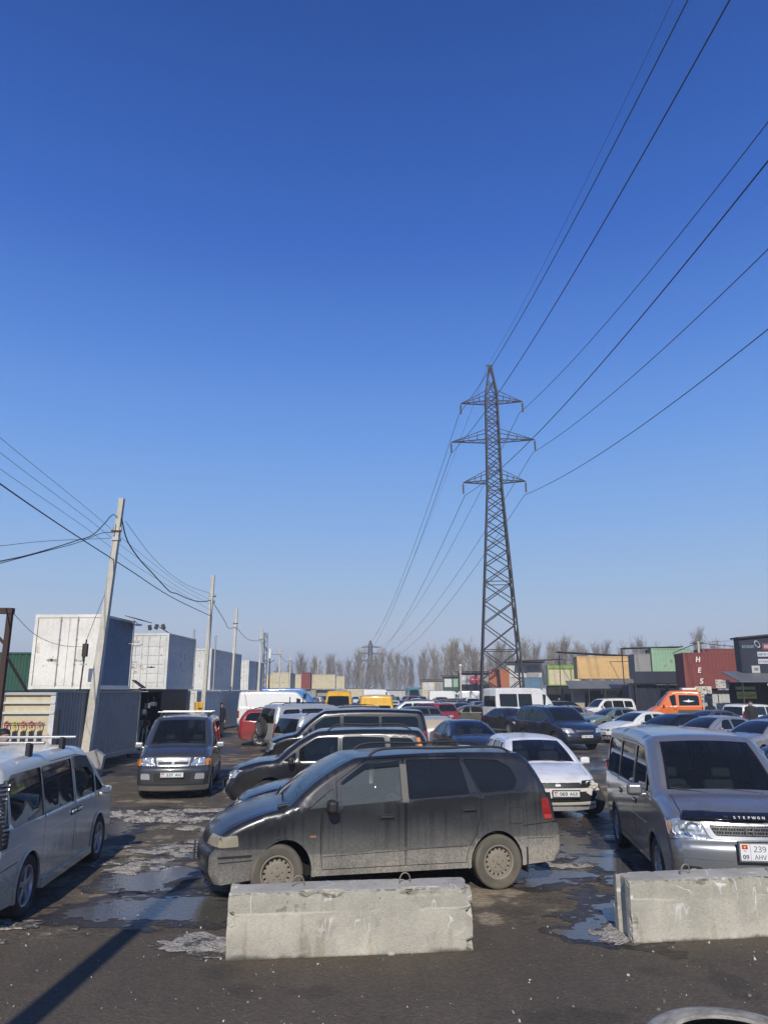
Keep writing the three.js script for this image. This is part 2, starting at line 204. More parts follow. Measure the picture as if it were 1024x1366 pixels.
// ---- wheels (axis z, outer face +z)
const wheelCache = new Map();
function wheelParts(r, w, style, seg = 32) {
  const key = [r, w, style, seg].join(); if (wheelCache.has(key)) return wheelCache.get(key);
  const rr = r * (style === 'alloy' || style === 'alloy7' ? 0.66 : 0.62), L = (pts, n = seg) => { const g = new THREE.LatheGeometry(pts.map(([a, b]) => new THREE.Vector2(a, b)), n); g.rotateX(Math.PI / 2); return g; };
  const tyre = L([[rr - 0.012, -w * 0.3], [rr, -w * 0.42], [rr + 0.015, -w * 0.47], [r * 0.86, -w * 0.53], [r * 0.95, -w * 0.48], [r * 0.99, -w * 0.4], [r, -w * 0.2], [r - 0.008, -w * 0.19], [r - 0.008, -w * 0.16], [r, -w * 0.15], [r, w * 0.15], [r - 0.008, w * 0.16], [r - 0.008, w * 0.19], [r, w * 0.2], [r * 0.99, w * 0.4], [r * 0.95, w * 0.48], [r * 0.86, w * 0.53], [rr + 0.02, w * 0.48], [rr, w * 0.43], [rr - 0.012, w * 0.3]]);
  const lip = L([[rr + 0.004, w * 0.44], [rr - 0.006, w * 0.46], [rr - 0.02, w * 0.42], [rr - 0.03, w * 0.2], [rr - 0.03, -w * 0.4]]), disc = new THREE.CircleGeometry(rr - 0.02, seg); disc.translate(0, 0, -w * 0.05);
  const rim = [lip]; const dk = [disc];
  if (style === 'steel') {
    const s = new THREE.Shape(); s.absarc(0, 0, rr - 0.018, 0, Math.PI * 2); const nH = 16; for (let i = 0; i < nH; i++) { const a = i / nH * Math.PI * 2, h = new THREE.Path(), R = rr * 0.76; h.absellipse(R * Math.cos(a), R * Math.sin(a), rr * 0.075, rr * 0.062, 0, Math.PI * 2, true, a); s.holes.push(h); }
    const d = new THREE.ExtrudeGeometry(s, { depth: 0.008, bevelEnabled: false, curveSegments: 10 }); d.translate(0, 0, w * 0.2); rim.push(d);
    rim.push(L([[0.0001, w * 0.33], [rr * 0.14, w * 0.33], [rr * 0.2, w * 0.31], [rr * 0.46, w * 0.29], [rr * 0.58, w * 0.3], [rr * 0.64, w * 0.245]]));
    for (let i = 0; i < 5; i++) { const a = i / 5 * Math.PI * 2 + 0.3; rim.push(cyl(rr * 0.055, rr * 0.06, 0.03, 6, rr * 0.33 * Math.cos(a), rr * 0.33 * Math.sin(a), w * 0.31, 'z')); }
    rim.push(cyl(rr * 0.13, rr * 0.14, 0.03, 12, 0, 0, w * 0.34, 'z'));
  } else if (style === 'cap') {
    rim.push(L([[0.0001, w * 0.4], [rr * 0.3, w * 0.4], [rr * 0.4, w * 0.37], [rr * 0.75, w * 0.39], [rr - 0.02, w * 0.42]]));
    for (let i = 0; i < 7; i++) { const a = i / 7 * Math.PI * 2, g = new THREE.CircleGeometry(rr * 0.1, 8); g.scale(1, 1.5, 1); g.rotateZ(a - Math.PI / 2); g.translate(rr * 0.66 * Math.cos(a), rr * 0.66 * Math.sin(a), w * 0.395); dk.push(g); }
  } else {
    const n = style === 'alloy7' ? 7 : 5; rim.push(L([[0.0001, w * 0.4], [rr * 0.16, w * 0.4], [rr * 0.24, w * 0.36], [rr * 0.25, w * 0.2]]));
    for (let i = 0; i < n; i++) { const s = new THREE.Shape(), k = 5 / n; s.moveTo(rr * 0.15, -rr * 0.14 * k); s.lineTo(rr * 0.55, -rr * 0.1 * k); s.lineTo(rr - 0.015, -rr * 0.17 * k); s.lineTo(rr - 0.015, rr * 0.17 * k); s.lineTo(rr * 0.55, rr * 0.1 * k); s.lineTo(rr * 0.15, rr * 0.14 * k); const g = new THREE.ExtrudeGeometry(s, { depth: 0.022, bevelEnabled: true, bevelSize: 0.006, bevelThickness: 0.006, bevelSegments: 1 }); g.rotateZ(i / n * Math.PI * 2 + Math.PI / 2); g.translate(0, 0, w * 0.24); rim.push(g); }
  }
  const R = { tyre, rim: merge(rim), back: merge(dk) }; wheelCache.set(key, R); return R;
}
function addWheel(car, x, y, z, side, r, w, style, tyreM, rimM, steer = 0, seg) {
  const g = new THREE.Group(), p = wheelParts(r, w, style, seg); g.name = 'wheel'; g.position.set(x, y, z); g.rotation.y = (side > 0 ? 0 : Math.PI) + steer; car.add(g);
  mesh('tyre', p.tyre, tyreM, g); mesh('rim', p.rim, rimM, g); mesh('brake_disc', p.back, M.rimDark, g); return g;
}
// ---- licence plates
const plateTex = (region, num, letters, wide = 1) => canvasTex(512, 112, (c, w, h) => { c.fillStyle = '#e9ebec'; c.fillRect(0, 0, w, h); c.strokeStyle = '#222'; c.lineWidth = 5; c.strokeRect(5, 5, w - 10, h - 10); c.fillStyle = '#c8342e'; c.fillRect(24, 16, 58, 34); c.fillStyle = '#f2c230'; c.beginPath(); c.arc(53, 33, 10, 0, 7); c.fill(); c.fillStyle = '#16181a'; c.textAlign = 'center'; c.font = 'bold 44px sans-serif'; c.fillText(region, 54, 96); c.fillRect(104, 8, 4, h - 16); c.font = 'bold 92px sans-serif'; c.fillText(num, 205, 90); c.font = 'bold 78px sans-serif'; c.fillText(letters, 400, 86); });
const squarePlate = (region, num, letters) => canvasTex(320, 192, (c, w, h) => { c.fillStyle = '#eceeef'; c.fillRect(0, 0, w, h); c.strokeStyle = '#191b1c'; c.lineWidth = 7; c.strokeRect(6, 6, w - 12, h - 12); c.fillStyle = '#c8342e'; c.fillRect(26, 20, 62, 46); c.fillStyle = '#f2c230'; c.beginPath(); c.arc(57, 43, 12, 0, 7); c.fill(); c.fillStyle = '#2c2e30'; c.textAlign = 'center'; c.font = '24px sans-serif'; c.fillText('KG', 57, 92); c.font = 'bold 62px sans-serif'; c.fillText(region, 62, 168); c.fillRect(112, 10, 3, h - 20); c.font = '82px sans-serif'; c.fillText(num, 214, 92); c.font = '66px sans-serif'; c.fillText(letters, 214, 170); });
const blankPlate = plateTex('01', '418', 'ABK');
function addPlate(car, x, y, front, map, w = 0.52, h = 0.112, tilt = 0) {
  const g = new THREE.Group(); g.name = 'number_plate'; g.position.set(x, y, 0); g.rotation.y = front ? Math.PI / 2 : -Math.PI / 2; car.add(g);
  mesh('plate_frame', box(w + 0.03, h + 0.03, 0.02, 0, 0, 0), M.plateBack, g); const f = new THREE.PlaneGeometry(w, h); f.translate(0, 0, 0.0135);
  mesh('plate_face', f, std([0.85, 0.85, 0.85], 0.35, { map }), g); return g;
}
// ---- assembling a car from its spec
function makeCar(s, o = {}) {
  const B = new CarBody(s), car = new THREE.Group(), P = o.paint || paint(0.1, 0.1, 0.11), side = B.sidePoly();
  const wins = s.windows.map((w) => ({ ...w, poly: roundPoly(w.poly, w.r ?? 0.04) }));
  const doors = (s.doors || []).map((d) => ({ ...d, poly: B.archPush(dense(d.poly, 0.06)) }));
  const inDoor = (w) => w.door === undefined ? -1 : w.door, holes = [...doors.map((d) => d.poly), ...wins.filter((w) => inDoor(w) < 0).map((w) => w.poly)];
  const st = B.strip(), bodyG = [st.body];
  for (const sd of [1, -1]) bodyG.push(B.skin(side, holes, sd));
  const body = mesh('body', merge(bodyG), P, car);
  const jamb = [];
  for (const sd of [1, -1]) { for (const d of doors) jamb.push(B.rim(d.poly, sd, 0, -0.06)); for (const w of wins) jamb.push(B.rim(w.poly, sd, 0.002, -0.02)); }
  // wheel wells and floor
  for (const [xw, ra] of [[s.axF, s.arch], [s.axR, s.archR || s.arch]]) for (const sd of [1, -1]) { const Pp = [], I = [], n = 12; for (let k = 0; k <= n; k++) { const a = mix(-0.25, Math.PI + 0.25, k / n), x = xw + ra * Math.cos(a), y = s.rw + ra * Math.sin(a); const q = B.warp(x, y, sd * (B.W0(x, y) - 0.002)); Pp.push(...q, q[0], y, sd * 0.45); } for (let k = 0; k < n; k++) { const a = 2 * k; I.push(a, a + 1, a + 2, a + 1, a + 3, a + 2); } jamb.push(flat(flatN(Object.assign(geoFrom(Pp, I), {})).setAttribute('uv', new THREE.Float32BufferAttribute(new Float32Array(I.length * 2), 2)))); }
  jamb.push(flat(box(B.xf - B.xr - 0.5, 0.05, s.ws * 2 - 0.12, (B.xf + B.xr) / 2, s.sill + 0.03, 0)));
  jamb.push(flat(box(s.axF - s.axR, s.belt[0] - s.sill - 0.25, 0.9, (s.axF + s.axR) / 2, s.sill + 0.05 + (s.belt[0] - s.sill - 0.25) / 2, 0)));
  mesh('underbody', merge(jamb), M.under, car);
  doors.forEach((d, i) => { for (const sd of [1, -1]) {
    const ins = d.poly, ws = wins.filter((w) => inDoor(w) === i), dm = mesh('door', B.skin(insetPoly(ins, 0.0075), ws.map((w) => w.poly), sd), P, car);
    for (const w of ws) mesh('window', B.skin(w.poly, null, sd, -0.012, 0.3), o[w.glass || 'sideGlass'] || M.glass, dm);
    if (d.handle) { const [hx, hy] = d.handle, [px, py, pz] = B.pt(hx, hy, sd, 0.012); mesh('handle', rbox(0.17, 0.035, 0.035, 0.014, px, py, pz), o.handleM || P, dm); mesh('handle_cup', rbox(0.2, 0.075, 0.012, 0.005, px, py - 0.005, pz - sd * 0.014), M.trim, dm); } } });
  wins.forEach((w) => { if (inDoor(w) < 0) for (const sd of [1, -1]) mesh('quarter_window', B.skin(w.poly, null, sd, -0.012, 0.3), o[w.glass || 'sideGlass'] || M.glass, car); });
  for (const [k, g] of Object.entries(st.groups)) { if (k.startsWith('seal')) { mesh('window_seal', g, M.seal, car); continue; } const nm = { wind: 'windscreen', rear: 'rear_window', bonnet: 'bonnet' }[k]; mesh(nm, g, k === 'bonnet' ? P : k === 'wind' ? (o.windGlass || M.glass) : (o.rearGlass || M.glass), car); }
  const tr = s.track || s.wb - 0.1, tw = s.tw || 0.2;
  for (const sd of [1, -1]) { addWheel(car, s.axF, s.rw, sd * tr, sd, s.rw, tw, o.rimStyle || 'alloy', o.tyreM || M.tyre, o.rimM || M.alloy, o.steer || 0, o.seg || 24); addWheel(car, s.axR, s.rw, sd * tr, sd, s.rw, tw, o.rimStyle || 'alloy', o.tyreM || M.tyre, o.rimM || M.alloy, 0, o.seg || 24); }
  if (s.mirror) for (const sd of [1, -1]) { const [mx, my] = s.mirror, p = B.pt(mx, my, sd, 0), m = mesh('mirror', merge([rbox(0.12, 0.15 * (s.mirrorS || 1), 0.2 * (s.mirrorS || 1), 0.045, p[0] + 0.02, p[1] + 0.07, p[2] + sd * 0.14 * (s.mirrorS || 1)), rbox(0.07, 0.05, 0.12, 0.02, p[0] + 0.03, p[1] + 0.01, p[2] + sd * 0.05)]), o.mirrorM || P, car); mesh('mirror_glass', box(0.004, 0.11 * (s.mirrorS || 1), 0.16 * (s.mirrorS || 1), p[0] - 0.042, p[1] + 0.07, p[2] + sd * 0.14 * (s.mirrorS || 1)), M.chrome, m); }
  if (o.interior) { const t = s.seats || [[0.35, 0.85], [-0.75, 0.85]]; for (const [sx, sy] of t) for (const sz of [-0.36, 0.36]) mesh('seat', merge([rbox(0.5, 0.16, 0.5, 0.06, sx, sy - 0.32, sz), rotZ(rbox(0.14, 0.62, 0.5, 0.06, 0, 0.31, 0), 0.18, sx - 0.24, sy - 0.32, sz), rotZ(rbox(0.1, 0.18, 0.26, 0.04, 0, 0, 0), 0.18, sx - 0.36, sy + 0.4, sz)]), M.seat, car);
    const dx = s.dash[0], dy = s.dash[1]; mesh('dashboard', rbox(0.55, 0.28, s.wb * 2 - 0.3, 0.08, dx, dy - 0.16, 0), M.interior, car); const wh = new THREE.TorusGeometry(0.18, 0.016, 6, 24); wh.rotateY(Math.PI / 2); wh.rotateZ(-0.4); wh.translate(dx - 0.38, dy - 0.02, 0.36); mesh('steering_wheel', wh, M.interior, car); }
  car.B = B; return { car, B };
}
function rotZ(g, a, x, y, z) { g.rotateZ(a); g.translate(x, y, z); return g; }
function insetPoly(poly, d) { const n = poly.length; let A = 0; poly.forEach((p, i) => { const q = poly[(i + 1) % n]; A += p[0] * q[1] - q[0] * p[1]; }); const sg = A > 0 ? 1 : -1; return poly.map((p, i) => { const a = poly[(i + n - 1) % n], b = poly[(i + 1) % n], dx = b[0] - a[0], dy = b[1] - a[1], L = Math.hypot(dx, dy) || 1; return [p[0] - sg * dy / L * d, p[1] + sg * dx / L * d]; }); }
// ---------------------------------------------------------------- car specs (metres; x forward, y up; half widths)
function panes(gh, cuts) { return cuts.map(([l, r, door, glass]) => ({ poly: between(gh, l && (Array.isArray(l) ? l : [l, l]), r && (Array.isArray(r) ? r : [r, r])), door, glass })); }
function doorPolys(gh, list, sillY) { // list: [l, r, handle]
  const n = gh.length, out = insetPoly(gh.map((p) => [p[0], p[1]]), -0.035), mid = out.slice(1, n - 1), E = [[gh[0][0] - 0.05, sillY], [gh[0][0] - 0.05, gh[0][1]], ...mid, [gh[n - 1][0] + 0.05, gh[n - 1][1]], [gh[n - 1][0] + 0.05, sillY]];
  return list.map(([l, r, handle]) => ({ poly: between(E, Array.isArray(l) ? l : [l, l], Array.isArray(r) ? r : [r, r]), handle })); }
const S = {};
{ // long low people carrier (the dusty one behind the concrete block)
  const gh = [[-1.70, 1.17], [-1.76, 1.27], [-1.68, 1.43], [-1.5, 1.525], [-0.9, 1.55], [0, 1.55], [0.32, 1.52], [1.12, 1.02]];
  S.mpv = { top: [[-2.3, 0.3], [-2.38, 0.42, 0.05], [-2.37, 0.72, 0.04], [-2.31, 0.77, 0.02], [-2.28, 0.98, 0.02], [-2.2, 1.1, 0, 0.02, 'rear'], [-1.97, 1.52, 0], [-1.86, 1.6, 0.12, 0.03], [0.42, 1.58, 0.3, 0, ''], [0.52, 1.54, 0, 0.035, 'wind'], [1.32, 1.06, 0], [1.4, 1.03, 0.02, 0.03, 'bonnet'], [2.12, 0.82, 0], [2.24, 0.74, 0.08], [2.28, 0.6, 0.04], [2.34, 0.54, 0.05], [2.34, 0.34, 0.06], [2.26, 0.22]],
    belt: [1.16, 1.0], sill: 0.27, wb: 0.885, ws: 0.855, wr: 0.69, edge: 0.075, crown: 0.022, axF: 1.415, axR: -1.415, rw: 0.32, arch: 0.385, tw: 0.2, track: 0.775, mirror: [0.78, 0.99], bowF: 0.17, bowR: 0.07, maxE: 0.09, step: 0.08, dash: [1.0, 0.98], seats: [[0.1, 0.78], [-0.85, 0.8]],
    windows: [...panes(gh, [[null, [-1.775, -0.775], undefined, 'backGlass'], [[-1.295, -0.855], -0.225, 1, 'backGlass'], [-0.135, 0.655, 0], [0.745, null, undefined]])],
    doors: [{ poly: [[-0.178, 0.335], [0.9, 0.335], [0.93, 0.6], [0.93, 0.95], [0.715, 1.02], [0.715, 1.31], [0.3, 1.565], [-0.178, 1.585]], handle: [0.06, 0.9] }, { poly: [[-1.0, 0.335], [-0.188, 0.335], [-0.188, 1.585], [-0.92, 1.585], [-1.03, 1.5], [-1.19, 1.13], [-1.19, 0.85]], handle: [-1.03, 0.95] }] };
}
{ // tall boxy van, facelifted nose
  const gh = [[-2.0, 1.1], [-1.99, 1.56], [-1.9, 1.63], [0.2, 1.65], [0.7, 1.61], [1.34, 1.13]];
  S.tallvan = { top: [[-2.25, 0.28], [-2.32, 0.42, 0.05], [-2.31, 0.72, 0.04], [-2.27, 1.06, 0, 0.015, 'rear'], [-2.17, 1.62, 0], [-2.1, 1.78, 0.12, 0.035], [0.66, 1.79, 0.22, 0], [0.8, 1.72, 0, 0.03, 'wind'], [1.48, 1.19, 0], [1.58, 1.15, 0.03, 0.02, 'bonnet'], [2.12, 1.01, 0], [2.22, 0.95, 0.05], [2.26, 0.74, 0.03], [2.32, 0.68, 0.05], [2.32, 0.36, 0.06], [2.24, 0.2]],
    belt: [1.08, 1.08], sill: 0.26, wb: 0.848, ws: 0.83, wr: 0.71, edge: 0.1, axF: 1.4, axR: -1.4, rw: 0.315, arch: 0.375, tw: 0.2, track: 0.74, mirror: [1.12, 1.08], bowF: 0.15, bowR: 0.05, maxE: 0.1, step: 0.09, dash: [1.2, 1.05], seats: [[0.55, 0.9], [-0.4, 0.9]],
    windows: panes(gh, [[null, -0.93, undefined, 'backGlass'], [-0.86, 0.14, 1, 'backGlass'], [0.23, 0.98, 0], [1.05, null, undefined]]),
    doors: doorPolys(gh, [[0.185, 1.02, [0.32, 0.92]], [-0.9, 0.175, [-0.75, 0.92]]], 0.33) };
}
{ // low-floor tall van with clear tail lamp columns
  const gh = [[-2.02, 1.02], [-2.02, 1.5], [-1.92, 1.56], [0.3, 1.57], [0.75, 1.52], [1.62, 1.02]];
  S.clearvan = { top: [[-2.26, 0.25], [-2.33, 0.38, 0.05], [-2.33, 0.78, 0.05], [-2.28, 0.98, 0, 0.02, 'rear'], [-2.17, 1.5, 0], [-2.14, 1.68, 0.1, 0.03], [0.72, 1.69, 0.25, 0], [0.86, 1.63, 0, 0.035, 'wind'], [1.75, 1.08, 0], [1.85, 1.04, 0.03, 0.02, 'bonnet'], [2.18, 0.9, 0], [2.26, 0.8, 0.08], [2.31, 0.6, 0.06], [2.31, 0.36, 0.06], [2.22, 0.2]],
    belt: [1.02, 0.96], sill: 0.22, wb: 0.848, ws: 0.845, wr: 0.70, edge: 0.1, axF: 1.42, axR: -1.42, rw: 0.325, arch: 0.375, tw: 0.205, track: 0.75, mirror: [1.3, 0.96], mirrorS: 0.75, bowF: 0.15, bowR: 0.06, maxE: 0.1, step: 0.09, dash: [1.3, 1.0], seats: [[0.5, 0.85], [-0.5, 0.85]],
    windows: panes(gh, [[null, -1.02, undefined, 'backGlass'], [-0.985, 0.12, 1, 'backGlass'], [0.23, 1.12, 0], [1.2, null, undefined]]),
    doors: doorPolys(gh, [[0.175, 1.16, [0.3, 0.9]], [-1.0, 0.165, [0.05, 0.9]]], 0.29) };
}
{ // compact sport utility
  const gh = [[-1.85, 1.08], [-1.82, 1.38], [-1.7, 1.5], [-0.6, 1.535], [0.3, 1.51], [1.02, 1.05]];
  S.suv = { top: [[-2.12, 0.36], [-2.2, 0.48, 0.05], [-2.19, 0.74, 0.04], [-2.16, 1.04, 0, 0.02, 'rear'], [-1.98, 1.52, 0], [-1.88, 1.65, 0.1, 0.03], [0.28, 1.63, 0.25, 0], [0.4, 1.58, 0, 0.03, 'wind'], [1.12, 1.1, 0], [1.22, 1.06, 0.03, 0.03, 'bonnet'], [1.98, 0.92, 0], [2.12, 0.84, 0.08], [2.18, 0.66, 0.05], [2.23, 0.58, 0.05], [2.23, 0.4, 0.06], [2.12, 0.28]],
    belt: [1.06, 1.0], sill: 0.36, wb: 0.9, ws: 0.87, wr: 0.76, edge: 0.11, axF: 1.31, axR: -1.31, rw: 0.34, arch: 0.42, tw: 0.22, track: 0.78, mirror: [0.8, 1.0], bowF: 0.18, bowR: 0.08, dash: [0.9, 1.0],
    windows: panes(gh, [[null, [-1.4, -1.18], undefined, 'backGlass'], [[-1.3, -1.06], -0.24, 1, 'backGlass'], [-0.15, 0.66, 0], [0.73, null, undefined]]),
    doors: doorPolys(gh, [[-0.192, 0.7, [0, 0.92]], [[-1.28, -1.1], -0.202, [-0.95, 0.92]]], 0.42) };
}
{ // big square off-roader
  const gh = [[-2.0, 1.15], [-1.95, 1.55], [-1.82, 1.62], [-0.6, 1.65], [0.35, 1.62], [0.98, 1.13]];
  S.offroader = { top: [[-2.28, 0.42], [-2.36, 0.54, 0.05], [-2.35, 0.8, 0.04], [-2.3, 1.12, 0, 0.02, 'rear'], [-2.16, 1.65, 0], [-2.08, 1.78, 0.1, 0.03], [0.34, 1.76, 0.22, 0], [0.46, 1.7, 0, 0.03, 'wind'], [1.06, 1.16, 0], [1.16, 1.13, 0.03, 0.03, 'bonnet'], [2.08, 1.02, 0], [2.2, 0.95, 0.08], [2.26, 0.75, 0.05], [2.34, 0.68, 0.05], [2.34, 0.48, 0.06], [2.2, 0.36]],
    belt: [1.13, 1.08], sill: 0.44, wb: 0.93, ws: 0.9, wr: 0.74, edge: 0.11, axF: 1.39, axR: -1.39, rw: 0.38, arch: 0.46, tw: 0.25, track: 0.79, mirror: [0.78, 1.08], bowF: 0.16, bowR: 0.07, dash: [0.8, 1.05],
    windows: panes(gh, [[null, [-1.3, -1.22], undefined, 'backGlass'], [[-1.2, -1.12], -0.22, 1, 'backGlass'], [-0.13, 0.64, 0], [0.7, null, undefined]]),
    doors: doorPolys(gh, [[-0.17, 0.67, [0, 1.0]], [[-1.22, -1.16], -0.18, [-0.95, 1.0]]], 0.5) };
}
{ // three-box saloon
  const gh = [[-1.35, 0.98], [-1.1, 1.22], [-0.85, 1.3], [-0.4, 1.325], [0.15, 1.31], [0.95, 0.96]];
  S.saloon = { top: [[-2.18, 0.28], [-2.27, 0.42, 0.05], [-2.26, 0.68, 0.04], [-2.2, 0.92, 0.05], [-2.1, 0.98, 0.04, 0.01], [-1.72, 1.02, 0, 0], [-1.66, 1.04, 0, 0.03, 'rear'], [-0.98, 1.36, 0], [-0.75, 1.42, 0.2, 0.015], [0.1, 1.4, 0.25, 0], [0.24, 1.35, 0, 0.03, 'wind'], [1.02, 0.98, 0], [1.12, 0.96, 0.02, 0.03, 'bonnet'], [1.98, 0.78, 0], [2.12, 0.7, 0.06], [2.2, 0.54, 0.05], [2.26, 0.48, 0.04], [2.26, 0.32, 0.05], [2.16, 0.2]],
    belt: [0.97, 0.92], sill: 0.24, wb: 0.87, ws: 0.85, wr: 0.62, edge: 0.1, axF: 1.33, axR: -1.33, rw: 0.315, arch: 0.375, tw: 0.2, track: 0.76, mirror: [0.68, 0.9], bowF: 0.22, bowR: 0.14, dash: [0.8, 0.92],
    windows: panes(gh, [[null, [-1.62, -0.75], undefined], [[-1.5, -0.62], -0.2, 1], [-0.11, null, 0]]),
    doors: doorPolys(gh, [[-0.152, 0.9, [0.0, 0.82]], [[-1.45, -0.72], -0.162, [-0.95, 0.84]]], 0.31) };
}
{ // five-door estate
  const gh = [[-1.95, 1.0], [-1.82, 1.24], [-1.68, 1.31], [-0.4, 1.345], [0.1, 1.33], [0.88, 0.97]];
  S.estate = { top: [[-2.08, 0.28], [-2.16, 0.42, 0.05], [-2.15, 0.66, 0.04], [-2.12, 0.98, 0, 0.02, 'rear'], [-1.88, 1.34, 0], [-1.78, 1.42, 0.1, 0.02], [0.08, 1.42, 0.22, 0], [0.2, 1.37, 0, 0.03, 'wind'], [0.96, 0.99, 0], [1.06, 0.96, 0.02, 0.025, 'bonnet'], [1.9, 0.8, 0], [2.06, 0.72, 0.06], [2.12, 0.54, 0.05], [2.18, 0.48, 0.04], [2.18, 0.32, 0.05], [2.08, 0.2]],
    belt: [0.99, 0.93], sill: 0.24, wb: 0.845, ws: 0.83, wr: 0.63, edge: 0.09, axF: 1.27, axR: -1.25, rw: 0.305, arch: 0.365, tw: 0.19, track: 0.74, mirror: [0.62, 0.92], bowF: 0.2, bowR: 0.08, maxE: 0.11, step: 0.1, dash: [0.75, 0.93],
    windows: panes(gh, [[null, [-1.45, -0.98], undefined, 'backGlass'], [[-1.32, -0.85], -0.2, 1, 'backGlass'], [-0.11, null, 0]]),
    doors: doorPolys(gh, [[-0.152, 0.84, [0.0, 0.82]], [[-1.3, -0.92], -0.162, [-0.92, 0.84]]], 0.31) };
}
{ // large panel van or minibus with a short sloping nose
  const mk = (glazed, H) => { const gh = [[-2.62, 1.42], [-2.62, H - 0.5], [-2.5, H - 0.42], [0.9, H - 0.42], [1.25, H - 0.5], [2.02, 1.3]];
    return { top: [[-2.75, 0.35], [-2.82, 0.5, 0.04], [-2.8, 1.3, 0, 0, glazed ? '' : ''], [-2.79, 1.4, 0, 0.01, 'rear'], [-2.76, H - 0.55, 0], [-2.72, H - 0.06, 0.1, 0.03], [0.95, H - 0.06, 0.4, 0], [1.28, H - 0.4, 0, 0.04, 'wind'], [2.08, 1.3, 0], [2.18, 1.26, 0.04, 0.03, 'bonnet'], [2.6, 0.96, 0], [2.7, 0.85, 0.06], [2.76, 0.6, 0.06], [2.78, 0.42, 0.06], [2.68, 0.25]],
      belt: [1.38, 1.25], sill: 0.38, wb: 0.965, ws: 0.95, wr: 0.84, edge: 0.1, axF: 1.75, axR: -1.75, rw: 0.34, arch: 0.42, tw: 0.21, track: 0.84, mirror: [1.6, 1.25], bowF: 0.2, bowR: 0.02, taper: 0.02, dash: [1.7, 1.2],
      windows: panes(gh, glazed ? [[[-2.55, -2.55], -1.15, undefined, 'backGlass'], [-1.05, 0.05, undefined, 'backGlass'], [0.98, null, 0]] : [[0.98, null, 0]]),
      doors: doorPolys(gh, [[0.9, 1.98, [1.05, 1.1]]], 0.45) }; };
  S.minibus = mk(true, 2.66); S.panelvan = mk(false, 2.42); S.boxyvan = mk(true, 2.15);
}
// ---------------------------------------------------------------- ground, road, water, snow
const mudMap = tex(2048, 2048, (u, v) => { const n = pfbm(u * 6, v * 6, 6, 6), m = pfbm(u * 23 + 3, v * 23, 23, 4), f = pfbm(u * 240, v * 240, 240, 2); const wet = sstep(0.42, 0.62, n); let a = mix(0.33, 0.235, wet) + (m - 0.5) * 0.16 + (f - 0.5) * 0.12; const pale = sstep(0.58, 0.7, m) * sstep(0.56, 0.4, n); a += pale * 0.14; return [a * 1.08, a * 0.97, a * 0.8]; });
const mudRough = tex(1024, 1024, (u, v) => { const n = pfbm(u * 6, v * 6, 6, 6), f = pfbm(u * 120, v * 120, 120, 2), wet = sstep(0.47, 0.6, n); return [0, clamp(mix(0.95, 0.5, wet) + (f - 0.5) * 0.2), 0]; }, false);
const mudBump = tex(1024, 1024, (u, v) => { const n = pfbm(u * 12, v * 12, 12, 6), f = pfbm(u * 160, v * 160, 160, 3); const h = n * 0.55 + f * 0.45; return [h, h, h]; }, false);
const roadMap = tex(2048, 2048, (u, v) => { const n = pfbm(u * 5 + 1, v * 5, 5, 5), f = pfbm(u * 300, v * 300, 300, 3), g = pfbm(u * 40, v * 10, 10, 3), st = sstep(0.6, 0.78, pfbm(u * 14, v * 14, 14, 4)); let a = 0.325 + (n - 0.5) * 0.08 + (f - 0.5) * 0.09 + (g - 0.5) * 0.04 - st * 0.05; return [a * 1.08, a * 0.965, a * 0.79]; });
const roadBump = tex(1024, 1024, (u, v) => { const f = pfbm(u * 220, v * 220, 220, 3), n = pfbm(u * 9, v * 9, 9, 3); const h = f * 0.8 + n * 0.2; return [h, h, h]; }, false);
const rep = (t, r) => { const c = t.clone(); c.repeat.set(1 / r, 1 / r); c.needsUpdate = true; return c; };
M.mud = std([1, 1, 1], 1, { map: rep(mudMap, 9), roughnessMap: rep(mudRough, 9), bumpMap: rep(mudBump, 9), bumpScale: 0.05 });
M.road = std([1, 1, 1], 0.86, { map: rep(roadMap, 7), bumpMap: rep(roadBump, 5), bumpScale: 0.012 });
M.damp = std([0.5, 0.5, 0.52], 0.5, { map: rep(mudMap, 9), bumpMap: rep(mudBump, 9), bumpScale: 0.03 });
M.water = phy([0.1, 0.09, 0.075], 0.1, { specularIntensity: 1, ior: 1.4, bumpMap: rep(mudBump, 3), bumpScale: 0.004 });
M.snow = std([1, 1, 1], 0.8, { map: tex(512, 512, (u, v) => { const n = pfbm(u * 8, v * 8, 8, 5), f = pfbm(u * 60, v * 60, 60, 3), d = sstep(0.45, 0.65, n); const a = mix(0.62, 0.34, d) + (f - 0.5) * 0.26; return [a, a * 0.965, a * 0.9]; }), bumpMap: tex(256, 256, (u, v) => { const h = pfbm(u * 40, v * 40, 40, 4); return [h, h, h]; }, false), bumpScale: 0.03 });
{ const g = new THREE.PlaneGeometry(4000, 4000, 1, 1); g.rotateX(-Math.PI / 2); const uv = g.attributes.uv; for (let i = 0; i < uv.count; i++) uv.setXY(i, g.attributes.position.getX(i), g.attributes.position.getZ(i)); struct(mesh('ground', g, M.mud), 'dark wet muddy car park ground'); }
